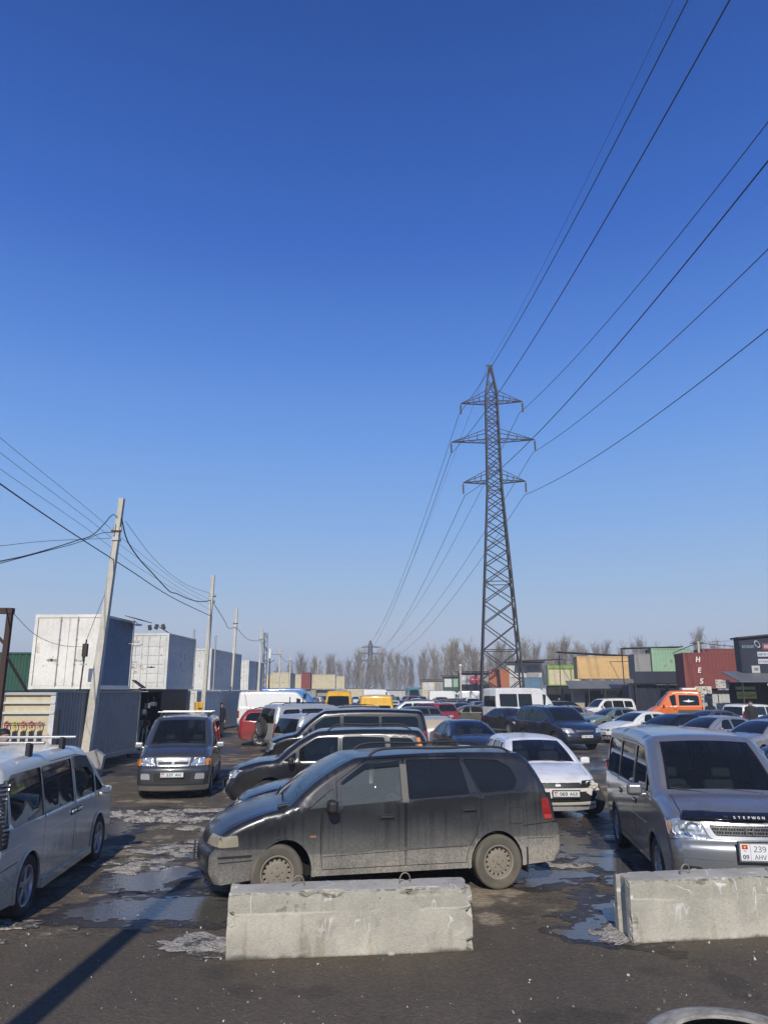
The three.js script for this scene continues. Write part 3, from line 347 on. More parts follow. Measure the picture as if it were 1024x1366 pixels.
// sheet of irregular outline: marching squares over f(x, z) > 0, optional relief
function fieldSheet(f, x0, x1, z0, z1, step, y, relief) {
  const nx = Math.ceil((x1 - x0) / step), nz = Math.ceil((z1 - z0) / step), F = [], P = [], U = [], I = [], key = new Map();
  for (let j = 0; j <= nz; j++) for (let i = 0; i <= nx; i++) F.push(f(x0 + i * step, z0 + j * step));
  const vert = (x, z, v) => { const k = Math.round(x * 2000) + ',' + Math.round(z * 2000); let n = key.get(k); if (n === undefined) { n = P.length / 3; key.set(k, n); P.push(x, y + (relief ? relief(x, z, v) : 0), z); U.push(x, z); } return n; };
  for (let j = 0; j < nz; j++) for (let i = 0; i < nx; i++) { const c = [[i, j], [i, j + 1], [i + 1, j + 1], [i + 1, j]], v = c.map(([a, b]) => F[b * (nx + 1) + a]); if (v.every((q) => q <= 0)) continue; const poly = [];
    for (let k = 0; k < 4; k++) { const a = c[k], b = c[(k + 1) % 4], va = v[k], vb = v[(k + 1) % 4], ax = x0 + a[0] * step, az = z0 + a[1] * step, bx = x0 + b[0] * step, bz = z0 + b[1] * step; if (va > 0) poly.push(vert(ax, az, va)); if (va > 0 !== vb > 0) { const t = va / (va - vb); poly.push(vert(mix(ax, bx, t), mix(az, bz, t), 0)); } }
    for (let k = 1; k < poly.length - 1; k++) I.push(poly[0], poly[k], poly[k + 1]); }
  return geoFrom(P, I, relief ? null : P.map((_, i) => (i % 3 === 1 ? 1 : 0)), U);
}
const blob = (x, z, list) => { let m = -9; for (const [bx, bz, rx, rz, a = 0] of list) { const c = Math.cos(a), s = Math.sin(a), dx = x - bx, dz = z - bz, u = (dx * c + dz * s) / rx, w = (-dx * s + dz * c) / rz; m = Math.max(m, 1 - Math.hypot(u, w)); } return m; };
struct(mesh('road', fieldSheet((x, z) => z + 8.55 + (fbm(x * 0.8, z * 0.8, 4) - 0.5) * 0.9 + x * 0.03, -26, 26, -9.6, 14, 0.14, 0.004), M.road), 'worn grey brown tarmac lane in front of the parked cars');
// puddles
{ const put = (list, seed, amp, label) => { let a = 9e9, b = -9e9, c = 9e9, d = -9e9; for (const [x, z, rx, rz] of list) { const r = Math.max(rx, rz) * 1.4; a = Math.min(a, x - r); b = Math.max(b, x + r); c = Math.min(c, z - r); d = Math.max(d, z + r); }
    const g = fieldSheet((x, z) => blob(x, z, list) * 0.8 - 0.07 + (fbm(x * 2.1 + seed, z * 3.6, 5) - 0.5) * amp + (fbm(x * 11 + seed, z * 17, 3) - 0.56) * 0.75, a, b, c, d, 0.035, 0.009); struct(mesh('puddle', g, M.water), label); const dg = fieldSheet((x, z) => blob(x, z, list) * 0.8 + 0.22 + (fbm(x * 2.1 + seed, z * 3.6, 5) - 0.5) * amp + (fbm(x * 6 + seed, z * 8, 3) - 0.5) * 0.5, a - 0.3, b + 0.3, c - 0.3, d + 0.3, 0.06, 0.0065); struct(mesh('damp_mud', dg, M.damp), 'damp margin of the ' + label); };
  put([[-2.6, -9.45, 1.05, 0.6], [-1.7, -9.2, 0.7, 0.4]], 3, 1.1, 'shallow puddle under the nose of the dusty black people carrier');
  put([[2.75, -9.1, 0.55, 0.9, 0.3], [2.35, -8.55, 0.5, 0.35]], 11, 1.3, 'puddle beside the end of the concrete block at the silver van');
  put([[3.2, -12.8, 0.35, 2.6, -0.06], [3.55, -16.5, 0.5, 2.4]], 19, 1.8, 'long wet rut between the white damaged estate and the silver van');
  put([[1.9, -11.0, 0.7, 0.5], [2.2, -12.2, 0.9, 0.3]], 25, 1.9, 'puddle behind the tail of the dusty black people carrier');
  put([[-4.6, -16.4, 0.7, 0.5], [-5.1, -14.6, 0.5, 0.8]], 31, 1.4, 'puddle between the grey van and the pale van');
  put([[-2.6, -12.3, 0.7, 0.5], [-3.2, -10.9, 0.5, 0.8]], 37, 1.9, 'puddle patches in the lane between the vans');
  put([[-2.9, -24, 0.5, 2.6], [-3.3, -29, 0.8, 2]], 43, 1.5, 'wet track in front of the row of dark cars');
  put([[9.3, -27, 1.6, 2.5], [6.5, -26, 1, 2]], 51, 1.6, 'wet patch in front of the dark sport utility'); }
// dirty snow and ice
{ const put = (list, seed, amp, hgt, label, y = 0.012) => { let a = 9e9, b = -9e9, c = 9e9, d = -9e9; for (const [x, z, rx, rz] of list) { const r = Math.max(rx, rz) * 1.4; a = Math.min(a, x - r); b = Math.max(b, x + r); c = Math.min(c, z - r); d = Math.max(d, z + r); }
    const g = fieldSheet((x, z) => blob(x, z, list) * 0.8 + (fbm(x * 3.1 + seed, z * 4.5, 5) - 0.5) * amp + (fbm(x * 13 + seed, z * 19, 3) - 0.53) * 0.8, a, b, c, d, 0.03, y, (x, z, v) => Math.min(hgt, v * hgt * 1.6) * (0.3 + 0.7 * fbm(x * 5, z * 5, 2) + 0.4 * fbm(x * 21, z * 21, 2))); struct(mesh('snow', g, M.snow), label, 'stuff'); };
  put([[-5.0, -16.0, 1.2, 0.35, 0.1], [-4.3, -15.4, 0.9, 0.28]], 5, 1.3, 0.075, 'dirty snow ridge in front of the grey van');
  put([[-3.6, -15.6, 1.6, 0.25, 0.05], [-3.4, -16.6, 1.5, 0.22, -0.1], [-2.9, -14.5, 0.9, 0.2]], 15, 1.7, 0.04, 'thin trampled slush streaks before the grey van');
  put([[-1.75, -8.15, 0.42, 0.3]], 23, 1.1, 0.03, 'melting ice patch at the left end of the concrete block');
  put([[-4.5, -8.9, 0.9, 0.22, 0.1], [-4.6, -8.2, 0.6, 0.25]], 33, 1.2, 0.04, 'melting ice under the tail of the pale van');
  put([[-3.3, -12.8, 0.7, 0.5], [-3.6, -11.6, 0.4, 0.5]], 45, 1.9, 0.03, 'ice scraps in the shade of the pale van');
  put([[1.75, -11.7, 0.35, 0.3], [2.6, -11.6, 0.5, 0.2]], 57, 1.5, 0.03, 'ice scraps behind the dusty black people carrier');
  put([[2.45, -8.5, 0.32, 0.3]], 61, 1.0, 0.03, 'grey ice slab by the end of the concrete block');
  put([[-3.4, -20.5, 0.8, 1.6], [-3.2, -25, 0.6, 1.5]], 67, 1.7, 0.03, 'slush along the track beside the grey van'); }
{ // pebbles and ice crumbs
  const R = rng(5), g = new THREE.DodecahedronGeometry(1, 0), N = 2000, im = new THREE.InstancedMesh(g, std([0.62, 0.61, 0.58], 0.8), N), m = new THREE.Matrix4(), q = new THREE.Quaternion(), e = new THREE.Euler(), c = new THREE.Color();
  for (let i = 0; i < N; i++) { const near = R() < 0.55, x = near ? -4.5 + R() * 9.5 : -8 + R() * 14, z = near ? -6 - R() * 3.2 : -8 - R() * 17, cl = fbm(x * 1.4, z * 1.4, 3); const s = (0.002 + 0.009 * R() ** 7) * (cl > 0.5 ? 1.2 : 0.7); e.set(R() * 6, R() * 6, R() * 6); m.compose(new THREE.Vector3(x, 0.008 + s * 0.2, z), q.setFromEuler(e), new THREE.Vector3(s * (1 + R()), s * 0.7, s * (1 + R()))); im.setMatrixAt(i, m); const b = R(); c.setScalar(b < 0.6 ? 0.1 + R() * 0.25 : 0.5 + R() * 0.5); im.setColorAt(i, c); }
  im.name = 'gravel'; im.castShadow = im.receiveShadow = true; struct(im, 'pebbles and ice crumbs strewn over the tarmac', 'stuff'); scene.add(im); }

// ---------------------------------------------------------------- concrete foundation blocks with lifting loops
const concMap = (seed) => tex(1024, 512, (u, v) => { const x = u * 2.4, y = v * 1.2, n = fbm(x * 3 + seed, y * 3, 5), f = fbm(x * 60, y * 60 + seed, 3), st = fbm(x * 9 + seed, y * 1.5, 4); let a = 0.73 + (n - 0.5) * 0.18 + (f - 0.5) * 0.09 + (st - 0.5) * 0.06, r = 1, g = 0.975, b = 0.9;
  const band = v < 0.5 && y > 0.4 - (fbm(x * 2 + seed, 3, 3) - 0.5) * 0.06 ? 1 : 0; if (band) { a -= 0.02 + 0.06 * sstep(0.48, 0.66, n); g = 0.98; b = 0.9; } // cast top lift, darker mix
  const crk = Math.abs(fbm(x * 2.6 + seed * 3, y * 3.2, 4) - 0.5), up = band ? 1 : sstep(0.62, 0.5, fbm(x * 4, y * 0.6 + seed, 2)) * sstep(0.1, 0.35, y); const crk2 = Math.abs(fbm(x * 7 + seed * 5, y * 2.2, 3) - 0.5), lime = clamp(sstep(0.02, 0.002, crk) * up * sstep(0.45, 0.6, fbm(x * 5.3, y * 5 + seed, 3)) + sstep(0.03, 0.004, crk2) * up * 0.7 * sstep(0.52, 0.64, fbm(x * 4.1 + 7, y * 4 + seed, 3))); a = mix(a, 0.93, lime * 0.9); if (lime > 0.3) { g = 0.99; b = 0.97; }
  const seam = v < 0.5 ? sstep(0.012, 0.003, Math.abs(y - 0.4 - (fbm(x * 5, 1.7 + seed, 3) - 0.5) * 0.05)) * sstep(0.4, 0.55, fbm(x * 3, seed, 3)) : 0; a = mix(a, 0.86, seam * 0.55);
  const dk = 0.6 * sstep(0.7, 0.78, fbm(x * 7 + 9, y * 7 + seed, 4)) * (band ? 1 : 0.3); a -= dk * 0.22; const mud = v < 0.5 ? sstep(0.05, 0.0, y - (fbm(x * 8, seed, 4) - 0.5) * 0.09) * sstep(0.35, 0.6, fbm(x * 2.2 + seed, 8, 3)) : 0; a = mix(a, 0.36, mud * 0.8);
  const pit = vnoise(x * 95 + seed, y * 95) > 0.9 ? 0.12 * vnoise(x * 9, y * 9 + seed) * 1.6 : 0; a -= pit; const ru = sstep(0.7, 0.78, fbm(x * 11 + seed * 2, y * 1.1, 3)) * 0.35 * (v < 0.5 ? 1 : 0); a -= ru * 0.12; return [a * r, a * (g - ru * 0.05), a * (b - ru * 0.12)]; });
function block(label, ax, az, bx, bz, seed) {
  const L = 2.38, H = 0.58, T = 0.42, dx = bx - ax, dz = bz - az, k = Math.hypot(dx, dz), ux = dx / k, uz = dz / k, ang = -Math.atan2(uz, ux); // a = front bottom left corner
  const nx = uz, nz = -ux, cx = ax + ux * L / 2 + nx * T / 2, cz = az + uz * L / 2 + nz * T / 2;
  const t = thing('concrete_block', label, 'concrete block', [cx, 0, cz], ang, 'concrete blocks along the lane');
  // plan outline with the mortar grooves in both ends
  const s = new THREE.Shape(), h = L / 2, w = T / 2, gd = 0.035, gw = 0.07; s.moveTo(-h, -w); s.lineTo(h, -w); s.lineTo(h, -gw - 0.03); s.lineTo(h - gd, -gw); s.lineTo(h - gd, gw); s.lineTo(h, gw + 0.03); s.lineTo(h, w); s.lineTo(-h, w); s.lineTo(-h, gw + 0.03); s.lineTo(-h + gd, gw); s.lineTo(-h + gd, -gw); s.lineTo(-h, -gw - 0.03); s.closePath();
  let g = new THREE.ExtrudeGeometry(s, { depth: H - 0.024, bevelEnabled: true, bevelSize: 0.012, bevelThickness: 0.012, bevelOffset: -0.012, bevelSegments: 2, steps: 6 }); g.rotateX(-Math.PI / 2); g.translate(0, 0.012, 0); g = flat(new TessellateModifier(0.045, 9).modify(flat(g)));
  const p = g.attributes.position, n = g.attributes.normal, uv = []; for (let i = 0; i < p.count; i++) { const x = p.getX(i), y = p.getY(i), z = p.getZ(i); if (Math.abs(n.getY(i)) > 0.7) uv.push((x + h) / 2.4, 0.52 + (z + w) / 1.2); else if (Math.abs(n.getX(i)) > 0.7) uv.push((z + w) / 2.4, y / 1.2); else uv.push((x + h) / 2.4, y / 1.2); const dt = Math.min(H - y, 1), df = Math.min(w - Math.abs(z), 1), de = Math.min(h - Math.abs(x), 1), near = sstep(0.075, 0, dt + df) + sstep(0.075, 0, df + de) + sstep(0.075, 0, dt + de), chip = near * 0.075 * sstep(0.56, 0.72, fbm(x * 5 + seed, y * 7 + z * 7 + seed, 4)) + near * 0.012 * fbm(x * 22 + seed, y * 22 + z * 20, 2), wv = (fbm(x * 3 + seed, y * 4 + z * 3, 3) - 0.5) * 0.012 * sstep(0, 0.05, de); p.setXYZ(i, x - Math.sign(x) * chip * (de < 0.08 ? 0.8 : 0), y - chip * (dt < 0.08 ? 0.8 : 0), z - Math.sign(z) * (chip * (df < 0.08 ? 0.8 : 0) - wv)); }
  g.setAttribute('uv', new THREE.Float32BufferAttribute(uv, 2)); g = toCreasedNormals(g, 0.5);
  mesh('concrete', g, std([0.86, 0.86, 0.86], 0.92, { map: concMap(seed), bumpMap: mudBump, bumpScale: 0.006 }), t);
  const R = rng(seed * 7 + 1); for (const lx of [-0.5, 0.55]) { const x0 = lx + (R() - 0.5) * 0.1, pts = []; for (let i = 0; i <= 10; i++) { const a = Math.PI * i / 10; pts.push([x0 + 0.055 * Math.cos(a) + (i < 5 ? 0.01 : 0), H - 0.03 + 0.13 * Math.sin(a) ** 0.7, (i - 5) * 0.004 + 0.02 * Math.sin(a)]); } mesh('lifting_loop', tube(pts, 0.007, 24, 6), std([0.3, 0.25, 0.2], 0.6, { metalness: 0.5 }), t); }
  const cr = new THREE.DodecahedronGeometry(0.03, 1); cr.scale(1.4, 0.8, 1); cr.translate(0.38, 0.015, w + 0.012); mesh('chip', cr, std([0.4, 0.39, 0.35], 0.95), t);
  return t;
}
block('grey concrete block with white lime streaks in front of the dusty black people carrier', -1.49, -7.72, 0.9, -8.0, 2);
block('cracked concrete block with grooved end in front of the silver van', 2.49, -8.2, 3.93, -8.4, 9);
{ // old tyre lying flat
  const t = thing('old_tyre', 'worn dusty tyre lying flat at the bottom edge of the lane', 'tyre', [2.34, 0, -5.6], 0.4); t.scale.set(1.15, 0.8, 1.15);
  const L = (pts, n = 64) => new THREE.LatheGeometry(pts.map(([a, b]) => new THREE.Vector2(a, b)), n);
  mesh('casing', L([[0.345, 0.03], [0.37, 0.012], [0.44, 0.0], [0.5, 0.03], [0.515, 0.06], [0.515, 0.2], [0.505, 0.235], [0.47, 0.262], [0.43, 0.27], [0.415, 0.263], [0.408, 0.27], [0.375, 0.264], [0.368, 0.254], [0.362, 0.262], [0.35, 0.256], [0.342, 0.235]]), std([1, 1, 1], 0.95, { map: tex(512, 128, (u, v) => { const n = pfbm(u * 24, v * 6, 24, 4), f = pfbm(u * 120, v * 30, 120, 2); const a = 0.42 + n * 0.26 + (f - 0.5) * 0.12; return [a, a * 0.975, a * 0.92]; }) }), t);
  mesh('liner', L([[0.342, 0.235], [0.345, 0.22], [0.42, 0.2], [0.47, 0.16], [0.475, 0.08], [0.42, 0.04], [0.345, 0.03]]), M.rubber, t);  // inside in bare black rubber; the colour also stands in for shadow
  const tr = []; for (let i = 0; i < 46; i++) { const a = i / 46 * Math.PI * 2, b = box(0.03, 0.16, 0.035); b.rotateY(0.35); b.translate(0.517, 0.13, 0); b.rotateY(a); tr.push(b); } mesh('tread', merge(tr), M.tyreDusty, t);
}
// ---------------------------------------------------------------- shipping containers
const paintMap = (r, g, b, rust = 0.5, seed = 0) => tex(512, 512, (u, v) => { const n = pfbm(u * 6 + seed, v * 6, 6, 5), f = pfbm(u * 50, v * 50 + seed, 50, 3), run = pfbm(u * 60, v * 4 + seed, 4, 3), rs = sstep(0.66, 0.74, n * 0.75 + f * 0.25 + (run - 0.5) * 0.08) * rust; const k = 1 + (n - 0.5) * 0.16 + (f - 0.5) * 0.08 + (run - 0.5) * 0.06; return [mix(r * k, 0.36, rs), mix(g * k, 0.22, rs), mix(b * k, 0.15, rs)]; });
const cmats = new Map();
function cmat(key, r, g, b, rust, rough = 0.6) { if (!cmats.has(key)) cmats.set(key, std([1, 1, 1], rough, { map: paintMap(r, g, b, rust, cmats.size * 13) })); return cmats.get(key); }
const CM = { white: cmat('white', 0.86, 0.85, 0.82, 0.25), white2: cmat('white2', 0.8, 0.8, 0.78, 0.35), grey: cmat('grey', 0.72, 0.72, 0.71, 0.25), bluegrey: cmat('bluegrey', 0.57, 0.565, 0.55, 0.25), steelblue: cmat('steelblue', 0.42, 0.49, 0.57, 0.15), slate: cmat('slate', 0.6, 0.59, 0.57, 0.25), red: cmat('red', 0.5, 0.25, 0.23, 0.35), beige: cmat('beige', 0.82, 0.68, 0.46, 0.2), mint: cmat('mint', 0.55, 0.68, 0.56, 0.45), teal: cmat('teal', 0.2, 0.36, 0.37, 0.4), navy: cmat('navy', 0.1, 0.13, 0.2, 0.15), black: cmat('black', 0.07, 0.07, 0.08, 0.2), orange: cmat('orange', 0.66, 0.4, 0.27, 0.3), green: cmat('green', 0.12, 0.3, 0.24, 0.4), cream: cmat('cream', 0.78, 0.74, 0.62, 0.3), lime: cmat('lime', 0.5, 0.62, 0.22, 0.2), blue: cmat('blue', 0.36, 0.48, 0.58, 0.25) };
const steelDark = std([0.05, 0.045, 0.042], 0.7, { metalness: 0.3 }), galv = std([0.42, 0.43, 0.44], 0.5, { metalness: 0.6 }), rustM = std([0.06, 0.032, 0.024], 0.85), tinM = std([0.2, 0.21, 0.22], 0.55, { metalness: 0.4 });
function corrugated(L, H, depth = 0.036, pitch = 0.278) { // upright waves, in the xy plane, front +z
  const n = Math.max(2, Math.round(L / pitch)), p = L / n, xs = []; for (let i = 0; i < n; i++) { const x = -L / 2 + i * p; xs.push([x, 0], [x + p * 0.26, 0], [x + p * 0.5, -depth], [x + p * 0.76, -depth]); } xs.push([L / 2, 0]);
  const P = [], I = [], U = []; xs.forEach(([x, z]) => { P.push(x, 0, z, x, H, z); U.push(x / 3, 0, x / 3, H / 3); }); for (let i = 0; i < xs.length - 1; i++) { const a = 2 * i; I.push(a, a + 2, a + 1, a + 2, a + 3, a + 1); } return flatN(geoFrom(P, I, null, U));
}
function uvBox(w, h, d, x, y, z) { const g = box(w, h, d, x, y, z), p = g.attributes.position, n = g.attributes.normal, uv = g.attributes.uv; for (let i = 0; i < p.count; i++) { const a = Math.abs(n.getX(i)) > 0.5; uv.setXY(i, (a ? p.getZ(i) : p.getX(i)) / 3, (Math.abs(n.getY(i)) > 0.5 ? p.getZ(i) : p.getY(i)) / 3); } return g; }
const place = (g, ry, x, y, z) => { g.rotateY(ry); g.translate(x, y, z); return g; };
// long axis x, doors at +x, base centre at the origin
function container(name, label, { L = 6.06, W = 2.44, H = 2.59, m = CM.white, ms, doors = true, fine = false, doorM, pitch, rods = true, flatDoor = false, group }, pos, turn, ) {
  const t = thing(name, label, 'container', pos, turn, group || 'shipping containers'), f = 0.09, dm = doorM || m;
  const fr = []; for (const x of [-1, 1]) for (const z of [-1, 1]) fr.push(uvBox(0.11, H - 0.01, 0.11, x * (L / 2 - 0.055), H / 2, z * (W / 2 - 0.055))); for (const z of [-1, 1]) for (const y of [0.07, H - 0.05]) fr.push(uvBox(L - 0.24, y < 1 ? 0.14 : 0.08, 0.07, 0, y, z * (W / 2 - 0.037))); for (const x of [-1, 1]) for (const y of [0.07, H - 0.06]) fr.push(uvBox(0.08, 0.11, W - 0.24, x * (L / 2 - 0.042), y, 0));
  mesh('frame', merge(fr), m, t);
  for (const x of [-1, 1]) for (const z of [-1, 1]) for (const y of [0.06, H - 0.055]) { const c = mesh('corner_casting', rbox(0.18, 0.118, 0.165, 0.012, x * (L / 2 - 0.086), y, z * (W / 2 - 0.078), 1), m, t); }
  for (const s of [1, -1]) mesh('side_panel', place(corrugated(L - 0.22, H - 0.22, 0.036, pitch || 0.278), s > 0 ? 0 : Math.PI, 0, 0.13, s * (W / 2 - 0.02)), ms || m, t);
  mesh('end_panel', place(corrugated(W - 0.22, H - 0.22, 0.036), -Math.PI / 2, -L / 2 + 0.02, 0.13, 0), m, t);
  const roof = corrugated(L - 0.1, W - 0.1, 0.02, 0.26); roof.rotateX(-Math.PI / 2); roof.translate(0, H - 0.012, W / 2 - 0.05); mesh('roof', roof, m, t); mesh('floor', uvBox(L - 0.2, 0.03, W - 0.2, 0, 0.09, 0), steelDark, t);
  if (doors) for (const s of [1, -1]) { const dw = (W - 0.24) / 2, g = [uvBox(0.05, H - 0.26, dw - 0.012, L / 2 - 0.045, H / 2, s * dw / 2)]; if (!flatDoor) for (let k = 0; k < 5; k++) g.push(uvBox(0.02, (H - 0.5) / 5 - 0.09, dw - 0.2, L / 2 - 0.012, 0.25 + (k + 0.5) * (H - 0.5) / 5, s * dw / 2)); const d = mesh('door', merge(g), dm, t);
    if (rods) for (const q of flatDoor ? [0.27] : [0.27, 0.73]) { const z = s * dw * q, rd = [bar([L / 2 + 0.02, 0.1, z], [L / 2 + 0.02, H - 0.08, z], 0.017, 6)]; for (const y of [0.2, H * 0.33, H * 0.66, H - 0.2]) rd.push(box(0.035, 0.05, 0.07, L / 2 + 0.004, y, z)); mesh('lock_rod', merge(rd), flatDoor ? galv : dm, d); if (q === 0.27) mesh('handle', merge([bar([L / 2 + 0.035, 0.98, z], [L / 2 + 0.035, 0.98, z + s * 0.36], 0.012, 5), box(0.03, 0.07, 0.05, L / 2 + 0.02, 0.98, z + s * 0.2)]), steelDark, d); } }
  else mesh('end_panel', place(corrugated(W - 0.22, H - 0.22, 0.036), Math.PI / 2, L / 2 - 0.02, 0.13, 0), dm, t);
  return t;
}
function textPlane(w, h, draw, pw = 256, ph = Math.max(32, Math.round(pw * h / w)), rough = 0.6) { const g = new THREE.BoxGeometry(w, h, 0.02); const t = canvasTex(pw, ph, draw); return [g, std([0.85, 0.85, 0.85], rough, { map: t })]; }
const LEFT = -0.045; // the left row runs slightly left of straight ahead; its containers point their doors at the camera
const R2 = -Math.PI / 2 - 0.045; // +x of a container turned towards the camera
const lx = (x, z, d = 0) => [x, d, z];
container('shipping_container', 'long grey container at ground level below the white box container', { L: 12.2, H: 2.2, m: CM.bluegrey, doors: false, pitch: 0.2 }, [-10.55, 0.28, -22.4], R2);
container('shipping_container', 'white flat doored container box beside the leaning concrete pole, with ribbed flanks in a darker blue grey', { L: 2.75, H: 2.52, m: CM.white, ms: CM.steelblue, pitch: 0.19, flatDoor: true }, [-10.72, 2.5, -26.95], R2);  // side panels get a separate, darker blue-grey than frame and doors
container('shipping_container', 'white upper container with panelled doors above the dark open stall', { L: 4.2, H: 2.5, m: CM.white2 }, [-10.9, 2.52, -36.25], R2);
container('shipping_container', 'light grey ribbed upper container behind the second pole', { L: 8, H: 2.5, m: CM.white2, doors: false }, [-11.7, 2.5, -50.6], R2);
container('shipping_container', 'small looking white upper container before the slim mast', { m: CM.white2, H: 2.45 }, [-12.5, 2.5, -67], R2);
container('shipping_container', 'white lower container with stencilled number behind the grey van', { L: 5, H: 2.3, m: CM.white2 }, [-10.45, 0.15, -40.4], R2 + 0.02);
container('shipping_container', 'grey lower container under the ribbed upper one', { L: 9, H: 2.35, m: CM.grey, doors: true }, [-11.6, 0.1, -50.2], R2);
container('shipping_container', 'slate lower container next to the white panel van', { L: 12.2, H: 2.4, m: CM.slate }, [-12.3, 0, -65.5], R2);
container('shipping_container', 'dark green container far left behind the rusty post', { L: 6.06, H: 2.2, m: CM.green, doors: false }, [-16.4, 1.9, -34], 0.05);
container('shipping_container', 'cream ribbed container under the dark green one at the left edge', { L: 6.06, H: 1.9, m: CM.cream, doors: false }, [-16.2, 0, -33.2], 0.05);
container('shipping_container', 'pale container end past the slim mast', { H: 2.4, m: CM.cream }, [-14.9, 2.6, -113], R2);
container('shipping_container', 'lower slate container past the slim mast', { L: 12.2, H: 2.5, m: CM.slate }, [-14.6, 0, -96], R2);
container('shipping_container', 'cream container beyond the blue roofed van', { L: 6.06, H: 2.4, m: CM.cream, doors: false }, [-17.2, 2.75, -131], 0);
container('shipping_container', 'red container standing between two cream ones far off', { L: 1.6, W: 2.2, H: 2.7, m: CM.red, doors: false }, [-13.3, 2.75, -130.3], 0);
container('shipping_container', 'cream container right of the far red one', { L: 4, H: 2.4, m: CM.cream, doors: false }, [-10.4, 2.75, -132], 0);
container('shipping_container', 'plain cream container before the bare trees', { L: 3.4, H: 2.4, m: CM.cream, doors: false }, [-9.4, 2.8, -150], 0);
for (const [x, z, w] of [[-15.6, -131, 8], [-10, -133, 7]]) container('shipping_container', w > 7.5 ? 'dim ground level container under the far cream and red ones' : 'dim ground level container under the far right cream one', { L: w, H: 2.6, m: CM.slate, doors: false, rods: false, group: 'far ground level containers' }, [x, 0, z], 0);
{ // stencils on the near white containers
  const num = (x, y, z, w, h, ry, draw) => { const [g, m] = textPlane(w, h, draw, 256, Math.round(256 * h / w), 0.7); m.transparent = false; return [g, m]; };
  const st = (parent, w, h, x, y, z, txt) => { const [g, m] = textPlane(w, h, (c, W, H) => { c.fillStyle = '#d9d8d2'; c.fillRect(0, 0, W, H); c.fillStyle = '#5a6068'; txt.forEach(([t, fx, fy, s, colr]) => { c.fillStyle = colr || '#5d6269'; c.font = `bold ${Math.round(s * H)}px sans-serif`; c.fillText(t, fx * W, fy * H); }); }); g.scale(1, 1, 0.2); g.rotateY(Math.PI / 2); g.translate(x, y, z); mesh('stencil', g, m, parent); };
  const find = (l) => scene.children.find((o) => o.userData.label && o.userData.label.startsWith(l));
  const a = find('white flat doored'); st(a, 0.42, 0.16, 1.352, 2.12, -0.42, [['BSC', 0.1, 0.85, 0.9]]); st(a, 0.3, 0.12, 1.352, 1.86, -0.38, [['СКЛАД', 0.03, 0.8, 0.62, '#5a6f9a']]); st(a, 0.4, 0.3, 1.352, 1.05, -0.62, [['ОПТ', 0.1, 0.75, 0.7]]);
  const b = find('white upper container'); st(b, 0.5, 0.1, 2.125, 2.14, 0.42, [['OOLU 137 503', 0.02, 0.85, 0.8]]); st(b, 0.5, 0.34, 2.125, 1.1, 0.42, [['MGW 24000', 0.03, 0.3, 0.24], ['TARE 2200', 0.03, 0.62, 0.24], ['NET 21800', 0.03, 0.94, 0.24]]);
  const c = find('white lower container'); st(c, 0.9, 0.12, 2.524, 0.62, 0.1, [['0501 43 29 02', 0.02, 0.88, 0.95, '#3a3d40']]);
}
{ // open dark stall between the containers
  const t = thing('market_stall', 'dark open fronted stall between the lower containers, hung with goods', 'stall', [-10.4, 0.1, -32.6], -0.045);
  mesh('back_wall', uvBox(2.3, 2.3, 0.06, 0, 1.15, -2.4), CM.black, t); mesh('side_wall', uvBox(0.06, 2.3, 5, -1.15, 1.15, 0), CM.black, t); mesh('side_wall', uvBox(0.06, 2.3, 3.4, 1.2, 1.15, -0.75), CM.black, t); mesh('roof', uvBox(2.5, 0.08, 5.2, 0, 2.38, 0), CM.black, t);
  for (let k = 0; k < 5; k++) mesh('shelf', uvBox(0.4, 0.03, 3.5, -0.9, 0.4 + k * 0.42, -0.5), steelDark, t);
}
{ const R = rng(77), goods = [[0.09, 0.02, 0.02], [0.05, 0.06, 0.09], [0.16, 0.14, 0.1], [0.03, 0.03, 0.03], [0.2, 0.2, 0.2]];
  for (let i = 0; i < 10; i++) { const y = 0.35 + R() * 1.8, g = merge([rbox(0.16 + R() * 0.14, 0.16 + R() * 0.12, 0.12 + R() * 0.1, 0.03), tube([[0, 0.1, 0], [0.02, 0.2, 0.01], [-0.02, 0.28, 0]], 0.008, 8, 4)]), o = mesh('hanging_goods', g, std(goods[i % 5], 0.6), null); o.position.set(-9.55 + R() * 0.45, y, -29.8 - R() * 0.9); tag(o, 'small dark bundle hanging at the mouth of the open stall', 'goods', 'bundles hung at the stall mouth'); } }
{ const t = thing('pressure_washer', 'small yellow machine on a stand at the stall by the grey van', 'machine', [-8.62, 0, -35.6], 0.3); mesh('housing', rbox(0.38, 0.4, 0.36, 0.05, 0, 1.75, 0), std([0.75, 0.42, 0.04], 0.45), t); mesh('motor', rbox(0.3, 0.2, 0.3, 0.05, 0, 1.42, 0), std([0.6, 0.33, 0.05], 0.5), t); mesh('vent', box(0.18, 0.05, 0.02, 0.05, 1.66, 0.185), M.trim, t); for (const [x, z] of [[-1, -1], [1, -1], [-1, 1], [1, 1]]) mesh('leg', bar([x * 0.16, 0, z * 0.16], [x * 0.12, 1.34, z * 0.12], 0.018, 6), steelDark, t); }
{ const t = thing('steel_rack', 'low rack of pale steel bars by the stall mouth', 'rack', [-9.35, 0, -29.4], 0); for (let i = 0; i < 5; i++) mesh('upright', bar([i * 0.14 - 0.3, 0.25, 0], [i * 0.14 - 0.26, 1.15 - 0.1 * (i % 2), -0.05], 0.016, 6), galv, t); mesh('base', rbox(0.75, 0.1, 0.4, 0.02, 0, 0.2, 0.05), std([0.6, 0.6, 0.58], 0.6), t); for (const x of [-0.3, 0.3]) mesh('foot', box(0.05, 0.15, 0.3, x, 0.075, 0.05), steelDark, t); }
